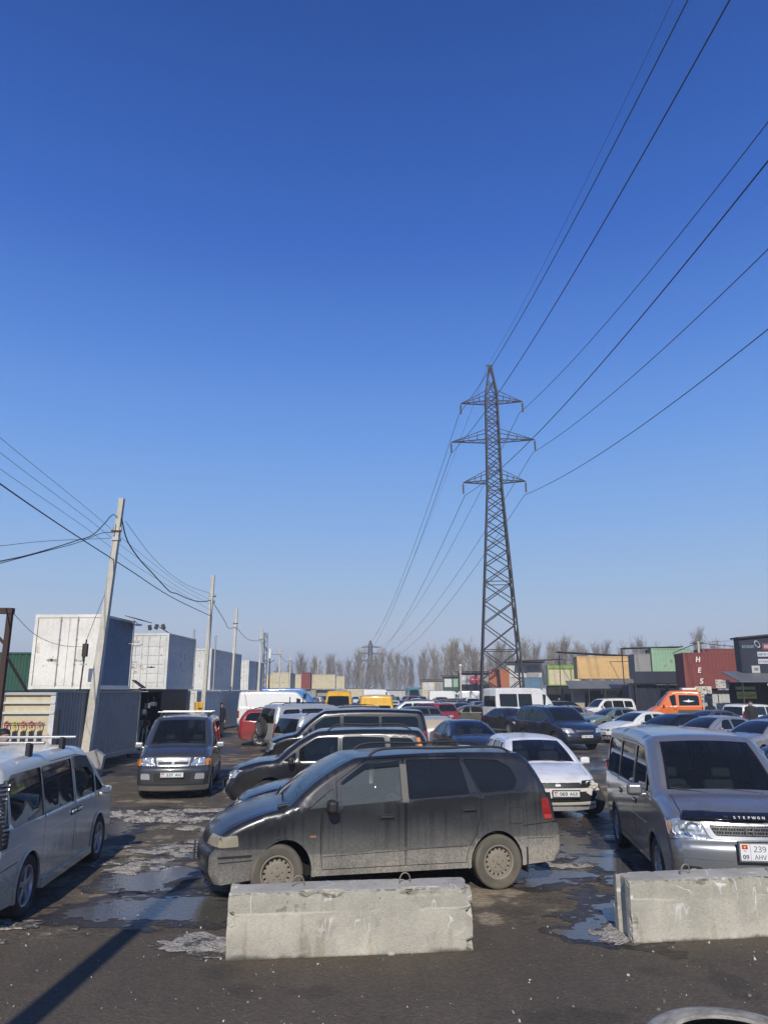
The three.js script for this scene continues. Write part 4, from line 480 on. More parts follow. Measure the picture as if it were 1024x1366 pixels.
{ const t = thing('canopy_sheet', 'dark tin sheet jutting from the white container beside the pole', 'canopy', [-9.42, 2.5, -28.6], -0.045); const g = box(0.5, 0.03, 0.4); g.rotateZ(-0.6); g.translate(0.2, 0.2, 0); mesh('sheet', g, steelDark, t); mesh('bracket', bar([-0.1, -0.1, 0.1], [0.35, 0.06, 0.1], 0.02, 5), steelDark, t); }
{ const t = thing('roof_overhang', 'dark tin overhang with white lamp on top of the white box container', 'canopy', [-9.3, 5.03, -27.6], -0.045); const g = box(0.5, 0.025, 1.5); g.rotateZ(-0.28); g.translate(0.22, 0.0, 0); mesh('sheet', g, steelDark, t); mesh('lamp', rbox(0.24, 0.07, 0.12, 0.03, 0.3, -0.22, 0.2), std([0.75, 0.75, 0.73], 0.4), t); mesh('lamp_arm', bar([0.1, -0.05, 0.2], [0.28, -0.18, 0.2], 0.012, 5), steelDark, t); }
{ const t = thing('camera_cluster', 'floodlights and camera on the roof corner of the white upper container', 'floodlights', [-9.85, 5.02, -34.4], 0); mesh('bracket', bar([0, 0, 0], [-0.5, 0.3, 0], 0.025, 5), steelDark, t); for (const [x, y, a] of [[-0.3, 0.3, 0.4], [-0.62, 0.3, -0.3], [-0.92, 0.26, 0.2]]) { const g = rbox(0.16, 0.24, 0.1, 0.02); g.rotateZ(a); g.translate(x, y, 0.05); mesh('floodlight', g, steelDark, t); } }
for (const [x, y, z, l] of [[-9.02, 4.1, -27.4, 'white lamp head on the blue grey side of the box container']]) { const t = thing('wall_lamp', l, 'lamp', [x, y, z]); mesh('head', rbox(0.34, 0.07, 0.14, 0.03), std([0.78, 0.78, 0.76], 0.4), t); mesh('arm', bar([-0.3, 0.03, 0], [-0.1, 0.02, 0], 0.014, 5), galv, t); }
// stove pipes and vents of the row
for (const [x, z, h, l] of [[-11.9, -46.9, 6.1, 'tall stove pipe in front of the ribbed container'], [-10.6, -47.2, 5.75, 'short stove pipe on the ribbed container']]) { const t = thing('stove_pipe', l, 'pipe', [x, 0, z]); mesh('pipe', cyl(0.055, 0.055, h - 2.5, 10, 0, 2.5 + (h - 2.5) / 2, 0), galv, t); mesh('cap', cyl(0.03, 0.09, 0.12, 10, 0, h + 0.08, 0), galv, t); mesh('bracket', box(0.3, 0.03, 0.03, -0.12, 3.6, 0), steelDark, t); }
{ const t = thing('electric_mast', 'thin dark mast with a meter box before the white container doors', 'mast', [-9.78, 0, -24.6], 0); mesh('mast', bar([-0.05, 2.3, 0], [0.02, 4.1, 0], 0.025, 6), steelDark, t); mesh('meter_box', rbox(0.16, 0.42, 0.14, 0.02, 0.02, 3.75, 0.04), steelDark, t); mesh('switch_box', rbox(0.18, 0.4, 0.1, 0.02, -0.14, 3.6, -0.02), std([0.6, 0.6, 0.5], 0.6), t); mesh('clamp', box(0.22, 0.04, 0.04, -0.02, 3.3, 0), galv, t); }
{ // rusty frame at the left edge
  const t = thing('rusty_frame', 'rusty brown steel gantry post with braces at the left edge', 'gantry', [-8.55, 0, -17], 0); mesh('post', box(0.11, 4.3, 0.11, 0, 2.15, 0), rustM, t); mesh('beam', box(4, 0.13, 0.14, -1.93, 4.24, 0.003), rustM, t); mesh('brace', bar([-0.75, 4.18, 0], [-0.05, 3.5, 0], 0.035, 4), rustM, t); mesh('brace', bar([0.05, 3.2, 0], [0.32, 2.42, -0.6], 0.03, 4), rustM, t); mesh('post', box(0.14, 4.3, 0.14, -3.9, 2.15, 0), rustM, t); }
{ // pale open door panel hung with tow straps
  const t = thing('display_panel', 'pale open container door used as a display board at the left edge', 'panel', [-8.0, 0, -17.2], 0.1); mesh('board', uvBox(1.02, 1.65, 0.05, 0, 1.6, 0), CM.cream, t); for (const x of [-0.55, 0.55]) mesh('stile', uvBox(0.11, 2.25, 0.1, x, 1.3, 0.02), CM.white2, t); for (const y of [2.39, 2.2, 1.98]) mesh('rail', uvBox(1.2, 0.045, 0.09, 0, y, 0.045), y > 2.3 ? galv : CM.white2, t); mesh('hook_rail', bar([-0.45, 1.76, 0.09], [0.42, 1.76, 0.09], 0.012, 5), steelDark, t); mesh('rubber_edge', box(0.05, 1.1, 0.08, 0.68, 1.5, 0), M.rubber, t);
  const cols = [[0.42, 0.05, 0.08], [0.5, 0.42, 0.05], [0.55, 0.12, 0.1], [0.45, 0.06, 0.09], [0.5, 0.25, 0.2]]; cols.forEach((c, i) => { const k = thing('tow_strap', ['tow strap with dark red hook, nearest the left edge', 'tow strap with yellow hook, second on the display board', 'tow strap with orange hook in the middle of the display board', 'tow strap with crimson hook, fourth on the display board', 'tow strap with pale red hook at the right of the display board'][i], 'tow strap', [-8.36 + i * 0.175, 1.72, -17.04 - i * 0.017], 0.1, 'tow straps on the display board'); const tor = new THREE.TorusGeometry(0.055, 0.014, 6, 18); tor.scale(0.8, 1.35, 1); mesh('hook', tor, std(c, 0.45), k); mesh('latch', rbox(0.05, 0.06, 0.03, 0.01, 0.01, -0.09, 0), std([0.6, 0.4, 0.06], 0.5), k); mesh('strap', rbox(0.07, 0.62 + 0.1 * (i % 3), 0.03, 0.01, 0, -0.44 - 0.05 * (i % 3), 0), std(i % 2 ? [0.02, 0.022, 0.03] : [0.035, 0.04, 0.05], 0.85), k); }); }
{ const t = thing('pole_footing', 'grey broken concrete footing at the foot of the leaning pole', 'footing', [-8.75, 0, -23.3], 0.2); const s = new THREE.Shape(); s.moveTo(-0.3, 0); s.lineTo(0.28, 0); s.lineTo(0.34, 0.55); s.lineTo(0.1, 0.72); s.lineTo(-0.22, 0.62); s.closePath(); const g = new THREE.ExtrudeGeometry(s, { depth: 0.4, bevelEnabled: true, bevelSize: 0.02, bevelThickness: 0.02 }); g.translate(0, 0, -0.2); mesh('concrete', g, std([0.3, 0.3, 0.3], 0.95), t); }

// ---------------------------------------------------------------- concrete poles and cables
const poleMat = std([1, 1, 1], 0.9, { map: tex(128, 512, (u, v) => { const n = pfbm(u * 4, v * 16, 4, 4), f = pfbm(u * 30, v * 120, 30, 2); const a = 0.74 + (n - 0.5) * 0.14 + (f - 0.5) * 0.1; return [a, a * 0.98, a * 0.92]; }) });
const cableM = std([0.012, 0.012, 0.013], 0.6);
function pole(label, b, tp, w0, w1, arms = 1) { const t = thing('utility_pole', label, 'pole', [b[0], 0, b[2]], 0, 'concrete poles along the container row'), H = tp[1], g = new THREE.CylinderGeometry(w1 * 0.92, w0 * 0.95, H, 4, 1); g.rotateY(Math.PI / 4); g.scale(1, 1, 1.1); g.translate(0, H / 2, 0); const p = g.attributes.position; for (let i = 0; i < p.count; i++) { const k = p.getY(i) / H; p.setXYZ(i, p.getX(i) + (tp[0] - b[0]) * k, p.getY(i), p.getZ(i) + (tp[2] - b[2]) * k); } mesh('shaft', flatN(g), poleMat, t);
  const dx = tp[0] - b[0]; mesh('cross_iron', box(0.34, 0.05, 0.05, dx * 0.87, H * 0.87, w1 * 0.8), steelDark, t); mesh('clamp', box(w1 * 1.9, 0.1, w1 * 2.3, dx * 0.84, H * 0.84, 0), galv, t); for (const s of [-1, 1]) mesh('insulator', cyl(0.035, 0.045, 0.1, 8, dx * 0.87 + s * 0.14, H * 0.87 + 0.08, w1 * 0.8), std([0.35, 0.33, 0.3], 0.3), t); return t; }
pole('leaning concrete pole before the white box container, nearest of the row', [-9.2, 0, -23.9], [-8.74, 8.7, -23.9], 0.19, 0.12);
pole('concrete pole in front of the light grey ribbed container', [-9.08, 0, -38.3], [-8.83, 8.27, -38], 0.17, 0.11);
pole('third concrete pole, just past the ribbed container', [-10.5, 0, -52], [-10.3, 8.04, -52], 0.17, 0.11);
pole('fourth concrete pole, by the slim mast', [-11.1, 0, -67], [-10.97, 7.9, -67], 0.17, 0.11);
pole('fifth concrete pole, above the blue roofed van', [-12.5, 0, -90], [-12.4, 7.63, -90], 0.17, 0.12);
pole('sixth concrete pole, close behind the fifth', [-13.1, 0, -105], [-13, 7.46, -105], 0.17, 0.12);
pole('pale pole left of the plain cream container', [-12.3, 0, -140], [-12.2, 8, -140], 0.2, 0.15);
pole('thin pale pole farthest in the row', [-13, 0, -165], [-12.9, 7.9, -165], 0.2, 0.15);
{ const c = (name, label, pts, r, grp) => tag(mesh(name, tube(pts, r, pts.length * 8, 5), cableM), label, 'cable', grp);
  c('cable', 'thick black cable crossing in front of the leaning pole down to the second pole', [[-7.61, 6.57, -13], [-7.82, 6.57, -14.5], [-8.38, 6.68, -18], [-8.7, 6.7, -21], [-8.85, 6.55, -25.5], [-9.0, 6.33, -31], [-8.84, 6.16, -38]], 0.017);
  c('cable', 'topmost thin wire from the upper left to the second pole', [[-8.92, 8.32, -15], [-9.02, 8.25, -16.5], [-9.1, 7.9, -22], [-9.2, 7.55, -27], [-9.1, 7.1, -33], [-8.85, 6.95, -38]], 0.006, 'thin wires to the second pole');
  c('cable', 'middle thin wire from the upper left to the second pole', [[-8.88, 7.96, -15], [-9.0, 7.9, -16.5], [-9.15, 7.65, -22], [-9.2, 7.3, -27], [-9.1, 6.9, -33], [-8.85, 6.77, -38]], 0.006, 'thin wires to the second pole');
  c('cable', 'lowest thin wire from the upper left to the second pole', [[-8.83, 7.54, -15], [-8.95, 7.5, -16.5], [-9.1, 7.3, -22], [-9.15, 6.95, -27], [-8.85, 6.45, -38]], 0.006, 'thin wires to the second pole');
  c('cable', 'black cable looping up to the head of the leaning pole', [[-8.48, 4.91, -15], [-8.94, 5.39, -17], [-9.23, 5.91, -19], [-9.37, 6.87, -22], [-9.22, 7.29, -23], [-9.05, 7.74, -23.4], [-8.93, 8.12, -23.75], [-8.8, 8.05, -23.75]], 0.016);
  c('cable', 'second strand under the looping cable at the leaning pole', [[-8.94, 5.34, -17], [-9.32, 6.18, -20], [-9.2, 6.85, -22], [-9.02, 7.44, -23.4], [-8.85, 7.5, -23.75]], 0.011);
  c('cable', 'slack grey wire level with the looping cable at the left edge', [[-9.51, 5.95, -18], [-9.34, 6.47, -20], [-8.88, 7.31, -23.7]], 0.007);
  c('cable', 'crinkled black cable bundle sagging from the leaning pole to the second pole', [[-8.66, 8.0, -23.8], [-8.58, 7.45, -24.1], [-8.72, 7.04, -26], [-8.85, 6.84, -28], [-8.92, 6.66, -29.5], [-8.97, 6.5, -31], [-9.01, 6.56, -32], [-8.95, 6.55, -34], [-8.89, 6.65, -35.8], [-8.87, 6.95, -37.9]], 0.022);
  c('cable', 'thin wire above the crinkled bundle between the first two poles', [[-8.6, 7.95, -24], [-8.85, 7.42, -28], [-8.98, 7.15, -33], [-8.88, 7.3, -37.9]], 0.008);
  c('cable', 'black cable between the second and third poles', [[-8.85, 6.95, -38.2], [-9.18, 6.35, -43], [-9.8, 6.3, -47], [-10.3, 6.74, -51.9]], 0.018);
  c('cable', 'black cable between the third and fourth poles', [[-10.3, 6.74, -52.1], [-10.58, 6.35, -58], [-10.99, 6.75, -66.9]], 0.018);
  c('cable', 'black cable between the fourth and fifth poles', [[-10.98, 6.75, -67.1], [-11.69, 6.2, -78], [-12.42, 6.65, -89.9]], 0.02);
  c('cable', 'black cable between the fifth and sixth poles', [[-12.42, 6.6, -90.1], [-12.7, 6.1, -98], [-13.02, 6.5, -104.9]], 0.022);
  c('cable', 'cable sagging from the sixth pole towards the far poles', [[-13.02, 6.5, -105.1], [-12.7, 5.2, -123], [-12.2, 6.9, -139.8]], 0.025);
  c('cable', 'drooping wire from the rusty post to the meter box', [[-8.5, 4.2, -17], [-9.27, 3.89, -20], [-9.8, 3.8, -23], [-9.8, 3.85, -24.5]], 0.007);
  c('cable', 'two twisted wires running down beside the leaning pole', [[-8.82, 7.8, -23.75], [-9.0, 5.85, -24.0], [-9.45, 4.7, -24.3], [-9.76, 3.95, -24.5]], 0.008); }
for (const [x, z, l] of [[-10.9, -72, 'slim white mast with antenna drum over the lower containers']]) { const t = thing('antenna_mast', l, 'mast', [x, 0, z]); mesh('mast', cyl(0.05, 0.07, 3, 8, 0, 4, 0), steelDark, t); mesh('drum', cyl(0.13, 0.13, 0.9, 12, 0, 5.9, 0), std([0.75, 0.75, 0.74], 0.5), t); for (const s of [-1, 1]) mesh('bracket', bar([0, 5, 0], [s * 0.45, 5.3, 0], 0.03, 5), steelDark, t); }
{ // lattice mast beside the fourth pole
  const t = thing('lattice_mast', 'narrow dark lattice mast beside the fourth pole', 'mast', [-13.3, 0, -84]); const H = 8.8; for (const [x, z] of [[-1, -1], [1, -1], [0, 1]]) mesh('leg', bar([x * 0.25, 0, z * 0.25], [x * 0.2, H, z * 0.2], 0.035, 4), steelDark, t); for (let k = 0; k < 12; k++) { const y = k * H / 12, y2 = y + H / 12, s = k % 2 ? 1 : -1; mesh('brace', bar([s * 0.24, y, -0.24], [-s * 0.24, y2, -0.24], 0.02, 4), steelDark, t); mesh('brace', bar([s * 0.24, y, -0.24], [0, y2, 0.24], 0.02, 4), steelDark, t); } }
{ const t = thing('lamp_post', 'pale lamp post standing among the cars left of the big pylon', 'lamp post', [10.4, 0, -103]); mesh('post', cyl(0.1, 0.16, 5.7, 8, 0, 2.85, 0), poleMat, t); mesh('lamp', rbox(0.35, 0.25, 0.35, 0.08, 0, 5.8, 0), std([0.8, 0.8, 0.78], 0.4), t); mesh('clamp', box(0.4, 0.1, 0.3, 0, 4.9, 0), galv, t); }
{ const t = thing('shadow_pole', 'tall lamp pole beside the camera whose shadow falls across the lane', 'pole', [-2.95, 0, -0.6]); mesh('shaft', cyl(0.1, 0.15, 9.1, 10, 0, 4.55, 0), poleMat, t); mesh('cap', cyl(0.11, 0.11, 0.1, 10, 0, 9.12, 0), galv, t); }

// ---------------------------------------------------------------- high voltage pylons and their conductors
const pylonM = std([0.07, 0.06, 0.058], 0.75, { metalness: 0.2 });
function pylon(label, x, z, turn, s = 1, sx = 1, lod = 0) {
  const t = thing('pylon', label, 'pylon', [x, 0, z], turn, 'power line pylons'); const hw = (y) => (y < 25.5 ? mix(2.4, 0.85, y / 25.5) : y < 37.4 ? mix(0.85, 0.68, (y - 25.5) / 12) : mix(0.68, 0.1, (y - 37.4) / 3.9));
  const lv = [0, 3.6, 6.8, 9.7, 12.2, 14.4, 16.4, 18.2, 19.9, 21.5, 23, 24.4, 25.6, 26.8, 28, 29.3, 30.5, 31.6, 32.8, 34, 35.2, 36.4, 37.4, 39.2, 41.2]; const C = (y, k) => [[1, 1], [1, -1], [-1, -1], [-1, 1]][k].map((q) => q * hw(y)); const P = (y, k) => { const [a, b] = C(y, k); return [a * s * sx, y * s, b * s]; };
  const th = lod ? 0.15 : 0.06; for (let k = 0; k < 4; k++) { const g = []; for (const [a, b] of [[0, 25.5], [25.5, 37.4], [37.4, 41.2]]) g.push(bar(P(a, k), P(b, k), lod ? 0.24 : 0.105, 4)); mesh('leg', merge(g), pylonM, t); }
  for (let i = 0; i < lv.length - 1; i++) for (let k = 0; k < 4; k++) { const j = (k + 1) % 4; mesh('brace', bar(P(lv[i], k), P(lv[i + 1], j), th, 4), pylonM, t); if (!lod) mesh('brace', bar(P(lv[i], j), P(lv[i + 1], k), th, 4), pylonM, t); if (!lod && [2, 5, 12, 14, 17, 19, 21, 22].includes(i)) mesh('girt', bar(P(lv[i], k), P(lv[i], j), 0.05, 4), pylonM, t); }
  if (!lod) mesh('peak_bracket', box(0.9, 0.08, 0.14, -0.1, 41.25, 0), pylonM, t);
  const arms = [[36.4, 3.7], [31.5, 4.95], [26.4, 3.65]]; for (const [y, a] of arms) for (const sd of [-1, 1]) { const h = hw(y), tip = [sd * a * s * sx, y * s, 0], g = []; for (const q of [-1, 1]) { g.push(bar([sd * h * s * sx, y * s, q * h * s], tip, lod ? 0.18 : 0.07, 4)); g.push(bar([sd * h * s * sx, (y + 1.25) * s, q * h * s], tip, 0.05, 4)); for (let m = 1; m < 4; m++) { const u = m / 4, px = mix(h, a, u) * sd * s * sx; g.push(bar([px, y * s, q * h * s * (1 - u)], [px, (y + 1.25 * (1 - u)) * s, q * h * s * (1 - u)], 0.03, 4)); g.push(bar([mix(h, a, (m - 1) / 4) * sd * s * sx, y * s, q * h * s * (1 - (m - 1) / 4)], [px, y * s, -q * h * s * (1 - u)], 0.03, 4)); } } mesh('cross_arm', merge(g), pylonM, t);
    if (!lod) { const q = [bar([tip[0], tip[1], 0], [tip[0], tip[1] - 1.5, 0], 0.02, 5)]; for (let m = 0; m < 9; m++) q.push(cyl(0.13, 0.1, 0.07, 10, tip[0], tip[1] - 0.25 - m * 0.13, 0)); mesh('insulator', merge(q), std([0.16, 0.17, 0.17], 0.35), t); } }
  return t;
}
pylon('tall dark lattice pylon with three pairs of arms, nearest the car park', 13.0, -84, -0.09);
pylon('small looking far pylon above the tree line', -5.45, -300, 0, 0.53, 1.85, 1);
{ const near = [[9.05, 34.9], [7.95, 29.85], [9.5, 24.75], [16.3, 35.0], [17.7, 30], [16.5, 24.8]], names = ['upper left', 'middle left', 'lower left', 'upper right', 'middle right', 'lower right']; const cond = std([0.03, 0.03, 0.032], 0.5, { metalness: 0.5 });
  near.forEach(([x, y], i) => { const pts = []; for (let s = 0; s <= 114; s += 6) pts.push([x + 0.06 * s, y - 0.16 * s + 0.0014 * s * s, -84 + s]); tag(mesh('conductor', tube(pts, 0.03, 60, 5), cond), 'power line overhead from the ' + names[i] + ' arm of the big pylon', 'power line', 'power lines towards the camera');
    const fx = -5.45 + (i < 3 ? -1 : 1) * [2.5, 3.3, 2.5][i % 3], fy = [18.6, 16, 13.3][i % 3]; tag(mesh('conductor', wire([x, y, -84], [fx, fy, -300], 5.5, 0.032, 24), cond), 'power line running away from the ' + names[i] + ' arm to the far pylon', 'power line', 'power lines to the far pylon'); });
  const gp = []; for (let s = 0; s <= 114; s += 6) gp.push([12.7 + 0.045 * s, 41.2 - 0.13 * s + 0.00114 * s * s, -84 + s]); tag(mesh('ground_wire', tube(gp, 0.014, 60, 5), cond), 'thin ground wire from the peak of the big pylon', 'power line'); tag(mesh('ground_wire', wire([12.7, 41.2, -84], [-5.45, 21.8, -300], 4.5, 0.018, 24), cond), 'thin ground wire from the big pylon to the far one', 'power line'); }

// ---------------------------------------------------------------- bare poplars
function poplar(seed, H, spread) { const R = rng(seed), tr = [], br = []; const up = (a, b, r0, r1, n = 4) => bar(a, b, r0, n, r1);
  let p = [0, 0, 0]; const N = 6, tp = [p]; for (let i = 1; i <= N; i++) { const q = [p[0] + (R() - 0.5) * 0.3, H * 0.92 * i / N, p[2] + (R() - 0.5) * 0.3]; tr.push(up(p, q, 0.24 * (1 - (i - 1) / N) + 0.03, 0.24 * (1 - i / N) + 0.03, 6)); p = q; tp.push(p); }
  const onT = (y) => { const k = clamp(y / (H * 0.92)) * N, i = Math.min(N - 1, Math.floor(k)), t = k - i; return [mix(tp[i][0], tp[i + 1][0], t), y, mix(tp[i][2], tp[i + 1][2], t)]; };
  const nb = 34; for (let i = 0; i < nb; i++) { const y = H * (0.16 + 0.7 * (i / nb)) + R() * 0.3, a0 = onT(Math.min(y, H * 0.9)), a = R() * 6.28, len = H * (0.34 - 0.22 * (y / H)) * (0.7 + R() * 0.6), out = spread * (0.5 + R() * 0.7), d = [Math.cos(a) * out, 1, Math.sin(a) * out], L = Math.hypot(...d); const m = [a0[0] + d[0] / L * len * 0.5, a0[1] + d[1] / L * len * 0.45, a0[2] + d[2] / L * len * 0.5], e = [m[0] + d[0] / L * len * 0.3, m[1] + len * 0.55, m[2] + d[2] / L * len * 0.3]; br.push(up(a0, m, 0.07, 0.05, 4), up(m, e, 0.05, 0.018, 3));
    for (let k = 0; k < 11; k++) { const t = R(), s0 = t < 0.5 ? [mix(a0[0], m[0], t * 2), mix(a0[1], m[1], t * 2), mix(a0[2], m[2], t * 2)] : [mix(m[0], e[0], t * 2 - 1), mix(m[1], e[1], t * 2 - 1), mix(m[2], e[2], t * 2 - 1)], b = R() * 6.28, l = (0.5 + R() * 1.3) * H / 15, o = 0.25 + R() * 0.5, s1 = [s0[0] + Math.cos(b) * o * l, s0[1] + l, s0[2] + Math.sin(b) * o * l]; br.push(up(s0, s1, 0.028, 0.016, 3)); for (let j = 0; j < 2; j++) { const u = R(), w0 = [mix(s0[0], s1[0], u), mix(s0[1], s1[1], u), mix(s0[2], s1[2], u)], c = R() * 6.28, ll = l * 0.6; br.push(up(w0, [w0[0] + Math.cos(c) * 0.4 * ll, w0[1] + ll, w0[2] + Math.sin(c) * 0.4 * ll], 0.022, 0.013, 3)); } } }
  return { trunk: merge(tr), crown: merge(br), H }; }
{ const barkM = [std([0.32, 0.275, 0.215], 0.95), std([0.28, 0.24, 0.19], 0.95)], kinds = [0, 1, 2, 3, 4, 5].map((i) => poplar(100 + i * 7, 15 + (i % 3) * 0.8, [0.45, 0.6, 0.75, 0.5, 0.85, 0.4][i])), R = rng(9); const far = [];
  const spots = []; for (let i = 0; i < 84; i++) { const px = i < 22 ? 385 + i * 9.3 + R() * 8 : i < 66 ? 590 + (i - 22) * 7 + R() * 6 : 885 + (i - 66) * 9 + R() * 6; const z = -(i < 22 ? 235 + R() * 40 : 165 + R() * 45); spots.push([(px - 512) / 986 * -z * 0.985, z, i < 22 ? 0.74 + R() * 0.28 : i < 66 ? 0.56 + R() * 0.36 : 0.56 + R() * 0.42]); }
  spots.sort((a, b) => a[0] / a[1] > b[0] / b[1] ? -1 : 1); const ordinal = (n) => n + (n % 10 === 1 && n !== 11 ? 'st' : n % 10 === 2 && n !== 12 ? 'nd' : n % 10 === 3 && n !== 13 ? 'rd' : 'th'); const lab = (i, n) => (i < n / 3 ? 'left' : i < 2 * n / 3 ? 'middle' : 'right');
  spots.forEach(([x, z, s], i) => { const k = kinds[i % 6], t = thing('poplar_tree', ordinal(i + 1) + ' bare poplar from the left in the grey tree line', 'tree', [x, 0, z], R() * 6.28, 'bare poplars of the ' + lab(i, spots.length) + ' tree line'); t.scale.set(s * (1.0 + R() * 0.5), s, s * 1.2); mesh('trunk', k.trunk, barkM[i % 2], t); mesh('crown', k.crown, barkM[i % 2], t); });
  const g = []; for (let i = 0; i < 150; i++) { const k = kinds[i % 6], c = k.crown.clone(), z = -290 - R() * 60, x = -75 + i * 1.62 + R() * 2, s = 0.42 + R() * 0.32; c.scale(s * 1.5, s, s); c.rotateY(R() * 6); c.translate(x, 0, z); if (i % 2 === 0) g.push(c); } struct(mesh('far_wood', merge(g), barkM[1]), 'hazy far wood behind the poplars', 'stuff'); }
// ---------------------------------------------------------------- market stalls and containers on the right and behind
const board = (parent, name, w, h, x, y, z, ry, draw, pw = 256) => { const [g, m] = textPlane(w, h, draw, pw); g.rotateY(ry); g.translate(x, y, z); return mesh(name, g, m, parent); };
const fillText = (c, t, x, y, s, colr) => { c.fillStyle = colr; c.font = `bold ${s}px sans-serif`; c.fillText(t, x, y); };
{ const t = container('shipping_container', 'dark red upper container with white letters above the poster stalls', { m: CM.red, ms: CM.red, pitch: 0.24 }, [25.2, 2.6, -56.4], -0.12, );
  const txt = ['H', 'E', 'S']; txt.forEach((q, i) => board(t, 'letter', 0.42, 0.5, -2.05 + i * 0.08, 2.1 - i * 0.78, 1.215, 0, (c, W, H) => { c.fillStyle = '#7d3733'; c.fillRect(0, 0, W, H); c.save(); c.transform(1, 0, -0.16, 1, W * 0.16, 0); fillText(c, q, W * 0.12, H * 0.9, H * 1.08, '#eceae6'); c.restore(); }, 96));
  container('shipping_container', 'grey slatted lower container below the red one', { m: CM.grey, H: 2.5 }, [25.6, 0, -56.9], -0.12);
  container('shipping_container', 'brick red container corner behind the red one', { m: CM.red, H: 2.6 }, [28.4, 3.1, -60.5], -0.12);
  container('shipping_container', 'mint green upper container with faded letters', { L: 3.2, m: CM.mint, ms: CM.mint, doors: false }, [24.6, 3.4, -65.4], -0.12);
  container('shipping_container', 'small blue grey container squeezed left of the mint one', { L: 1.5, m: CM.bluegrey, doors: false, H: 2 }, [22.4, 3.55, -66], -0.1);
  container('shipping_container', 'red container with white flecks beside the dark sign pillar', { L: 1.6, m: CM.red, doors: false, H: 2.1 }, [24.9, 3.6, -71], -0.1);
  container('shipping_container', 'beige ribbed upper container like timber boarding', { L: 6.06, H: 2.2, m: CM.beige, doors: false, pitch: 0.32 }, [22.4, 3.6, -76.3], -0.1);
  container('shipping_container', 'black ground level container under the beige one', { L: 8, H: 2.7, m: CM.black, doors: false }, [21.8, 0, -75.6], -0.1);
  container('shipping_container', 'navy ground level container behind the orange pickup', { L: 7, H: 2.9, m: CM.navy, doors: false }, [23.6, 0, -63], -0.1);
  container('shipping_container', 'orange container behind the legs of the big pylon', { L: 2.6, H: 2.4, m: CM.orange, doors: false }, [15.3, 2.8, -101], -0.1);
  container('shipping_container', 'grey container under the orange one by the pylon', { L: 5, H: 2.7, m: CM.slate, doors: false }, [15.5, 0, -100.5], -0.1);
  container('shipping_container', 'pale blue container right of the pylon', { L: 2.2, H: 2.4, m: CM.blue, doors: false }, [17.9, 1.6, -92], -0.1); }
{ const t = thing('sign_pillar', 'dark blue sign pillar with white upright letters', 'sign', [23.2, 0, -67.6], -0.12); mesh('pillar', uvBox(1.05, 5.35, 0.9, 0, 2.68, 0), CM.navy, t); ['G', 'A', 'Z'].forEach((q, i) => board(t, 'letter', 0.3, 0.42, 0, 4.75 - i * 0.45, 0.462, 0, (c, W, H) => { c.fillStyle = '#1b2231'; c.fillRect(0, 0, W, H); fillText(c, q, W * 0.12, H * 0.9, H, '#d8dade'); }, 64)); mesh('cap', box(1.15, 0.08, 1, 0, 5.4, 0), steelDark, t); }
{ const t = thing('balcony', 'dark blue boarded balcony band under the mint container', 'balcony', [23.0, 0, -62.2], -0.12); mesh('boarding', uvBox(5.2, 0.95, 0.1, 0, 3.5, 0.8), CM.navy, t); mesh('deck', uvBox(5.2, 0.1, 2, 0, 3.0, -0.2), CM.black, t); for (const x of [-2.5, 0, 2.5]) mesh('post', box(0.1, 3, 0.1, x, 1.5, 0.7), steelDark, t); mesh('air_conditioner', rbox(0.5, 0.6, 0.3, 0.03, 2.45, 2.85, 1.0), std([0.75, 0.75, 0.73], 0.5), t); }
{ const t = thing('shop_building', 'dark shop building with white price boards at the right edge', 'shop', [26.1, 0, -49.4], -0.08); mesh('upper_wall', uvBox(6.4, 2.35, 0.9, 0, 4.65, 1.05), CM.navy, t); mesh('lower_wall', uvBox(6.2, 3, 0.2, 0, 1.5, -1.2), CM.black, t); const rf = box(6.7, 0.1, 1.3); rf.rotateZ(0.09); rf.translate(0, 6.05, 1.05); mesh('roof', rf, steelDark, t); const gb = box(6.3, 0.42, 0.86); gb.rotateZ(0.09); gb.translate(0.1, 5.82, 1.05); mesh('gable', gb, CM.navy, t);
  board(t, 'sign', 0.8, 0.3, -2.7, 5.2, 1.515, 0, (c, W, H) => { c.fillStyle = '#222a3a'; c.fillRect(0, 0, W, H); fillText(c, 'ECHOFF', W * 0.05, H * 0.8, H * 0.8, '#7f98ad'); });
  board(t, 'sign', 1.1, 0.3, -1.6, 4.72, 1.515, 0, (c, W, H) => { c.fillStyle = '#c9ccd4'; c.fillRect(0, 0, W, H); fillText(c, 'АВТО СВЕТ', W * 0.03, H * 0.78, H * 0.66, '#2d3442'); }); board(t, 'sign', 1.1, 0.3, -1.6, 4.27, 1.515, 0, (c, W, H) => { c.fillStyle = '#c9ccd4'; c.fillRect(0, 0, W, H); fillText(c, 'УСТАНОВКА', W * 0.03, H * 0.78, H * 0.62, '#2d3442'); });
  board(t, 'sign', 0.5, 0.45, -2.35, 3.78, 1.515, 0, (c, W, H) => { c.fillStyle = '#b9bab6'; c.fillRect(0, 0, W, H); c.fillStyle = '#77786f'; c.fillRect(W * 0.3, H * 0.3, W * 0.5, H * 0.4); }); board(t, 'sign', 0.5, 0.45, -1.55, 5.2, 1.515, 0, (c, W, H) => { c.fillStyle = '#7a3f48'; c.fillRect(0, 0, W, H); c.fillStyle = '#b59aa2'; c.fillRect(W * 0.2, H * 0.25, W * 0.6, H * 0.5); });
  const ring = new THREE.TorusGeometry(0.22, 0.03, 6, 16); ring.scale(0.6, 1, 1); ring.rotateZ(0.5); ring.translate(-2.1, 5.35, 1.53); mesh('sign_ring', ring, std([0.6, 0.65, 0.72], 0.4), t); const rg2 = ring.clone(); rg2.translate(0.7, -1.6, 0); mesh('sign_ring', rg2, std([0.6, 0.65, 0.72], 0.4), t); }
